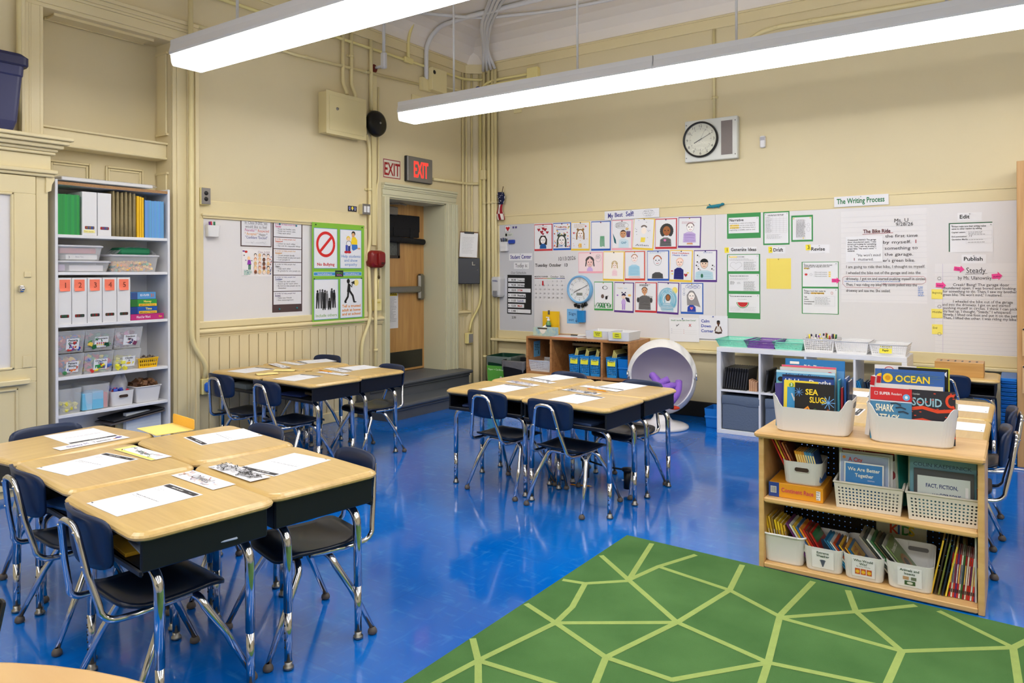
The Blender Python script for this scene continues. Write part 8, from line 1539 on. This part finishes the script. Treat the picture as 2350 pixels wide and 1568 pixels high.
def pencil(a, b, z, label):
    a, b = Vector((a[0],a[1],z)), Vector((b[0],b[1],z)); t = b-a; o = tag(obj('pencil', MB().tube([a,a+t*.86], .0042, 6, S(240,160,30)), M_PRINT), label, 'pencil')
    obj('pencil_tip', MB().tube([a+t*.86,b], [.0042,.0006], 6, S(226,190,140)), M_PRINT, o); obj('eraser', MB().tube([a-t*.07,a], .0043, 6, S(220,130,130)), M_PRINT, o)
pencil((.82,-2.83),(.985,-2.845),ZD+.0062,'orange pencil on the wainscot cluster'); pencil((2.95,-2.478),(3.11,-2.515),ZD+.0062,'orange pencil on the middle cluster of desks'); pencil((2.83,-2.50),(2.965,-2.462),.0052,'orange pencil on the floor under the middle cluster')
yf = thing('yellow_folder','yellow pocket folder lying open beside the sideways end desk','folder',(1.835,-4.655,ZD),math.radians(-8)); obj('folder_sheet', MB().box(-.115,-.085,0,.115,.085,.003,S(250,222,130)), M_PRINT, yf); obj('folder_flap', MB().loft([[(p[0],.086+.012*k,.0+p[1]) for p in rr(.235,.05,.010,4,0,.025)] for k in (0,.35)], col=S(240,186,70)), M_PRINT, yf)
# things stored inside the desks
for lab, x, y, z, w, d, t_, c, rz in (('yellow book inside the nearest desk',2.90,-5.30,.509,.20,.25,.012,S(206,160,40),-10),('white and blue workbook inside the nearest desk',3.02,-5.28,.522,.21,.27,.006,S(170,184,214),-14),('blue workbook inside the second nearest desk',2.28,-5.22,.509,.20,.25,.010,S(40,90,160),8),('dark case inside the second nearest desk',2.10,-5.20,.509,.16,.22,.026,S(60,64,70),-6),
    ('grey notebooks inside the wall-side wainscot desk',.40,-3.12,.509,.22,.26,.034,S(110,120,124),-4),('dark blue folder inside the front wainscot desk',.98,-3.13,.509,.24,.26,.008,S(30,50,110),4),('tan pouch inside the front wainscot desk',1.16,-3.10,.518,.16,.2,.018,S(96,84,70),-12),('blue notebook inside the front middle desk',3.15,-2.85,.509,.22,.25,.014,S(40,60,100),-8),('dark papers inside the middle desk nearer the steps',2.33,-2.77,.509,.18,.24,.012,S(40,60,110),6)):
    tag(obj('stored_book', MB().box(-w/2,-d/2,0,w/2,d/2,t_,c,b=.002), M_PRINT, None, (x,y,z), (0,0,math.radians(rz))), lab, 'book')

# ------------------------------------------------------------------ rounded table and phone close to the camera
rtb = thing('round_table','light maple round table with a rounded edge close to the camera','table',(4.20,-6.79,0)); R_ = .86
obj('tabletop', MB().lathe([(.001,.672),(R_-.02,.672),(R_-.004,.678),(R_,.688),(R_-.004,.697),(R_-.012,.700),(.001,.700)], (0,0,0), 72), wood_mat('maple', S(214,176,120), S(206,164,106), 1.5, 0, .35, .2), rtb)
for k in range(4): a = math.radians(45+90*k); obj('leg', MB().tube([(.6*math.cos(a),.6*math.sin(a),.672),(.62*math.cos(a),.62*math.sin(a),0)], .02, 12), M_CHROME, rtb)
ph = thing('phone','black phone leaning on a small stand on the round table','phone',(3.905,-6.175,.701),math.radians(42)); TP = Matrix.Translation((0,0,.012))@Matrix.Rotation(math.radians(-62),4,'X')
ph.rotation_euler = (0,0,math.radians(38))
TP = Matrix.Translation((0,0,.022))@Matrix.Rotation(math.radians(-22),4,'X')
obj('body', MB().loft([[(p[0],y,p[1]+.075) for p in rr(.075,.15,.010,4)] for y in (-.004,.004)]).xf(TP), M_BLACK, ph)
p = Pr((-.034,-.0046,.006),(1,0,0),(0,0,1)); p.rect(0,0,.068,.138,S(190,200,216)); p.rect(0,.098,.068,.118,S(26,26,30)); p.rect(.006,.080,.062,.098,S(30,70,40)); p.text('2:10', .004,.124,.006,K,0); p.text('online', .036,.106,.006,S(190,200,230),1); p.ell(.048,.060,.006,.007,S(60,120,80),10); p.text('ongo', .012,.058,.008,S(60,90,200),1); p.xf(TP)
obj('screen', p, mat('screen_glow', (1,1,1,1), .2, attr=True), ph)
obj('stand', MB().box(-.03,.0,0,.03,.07,.022,b=.006), M_BLACK, ph)
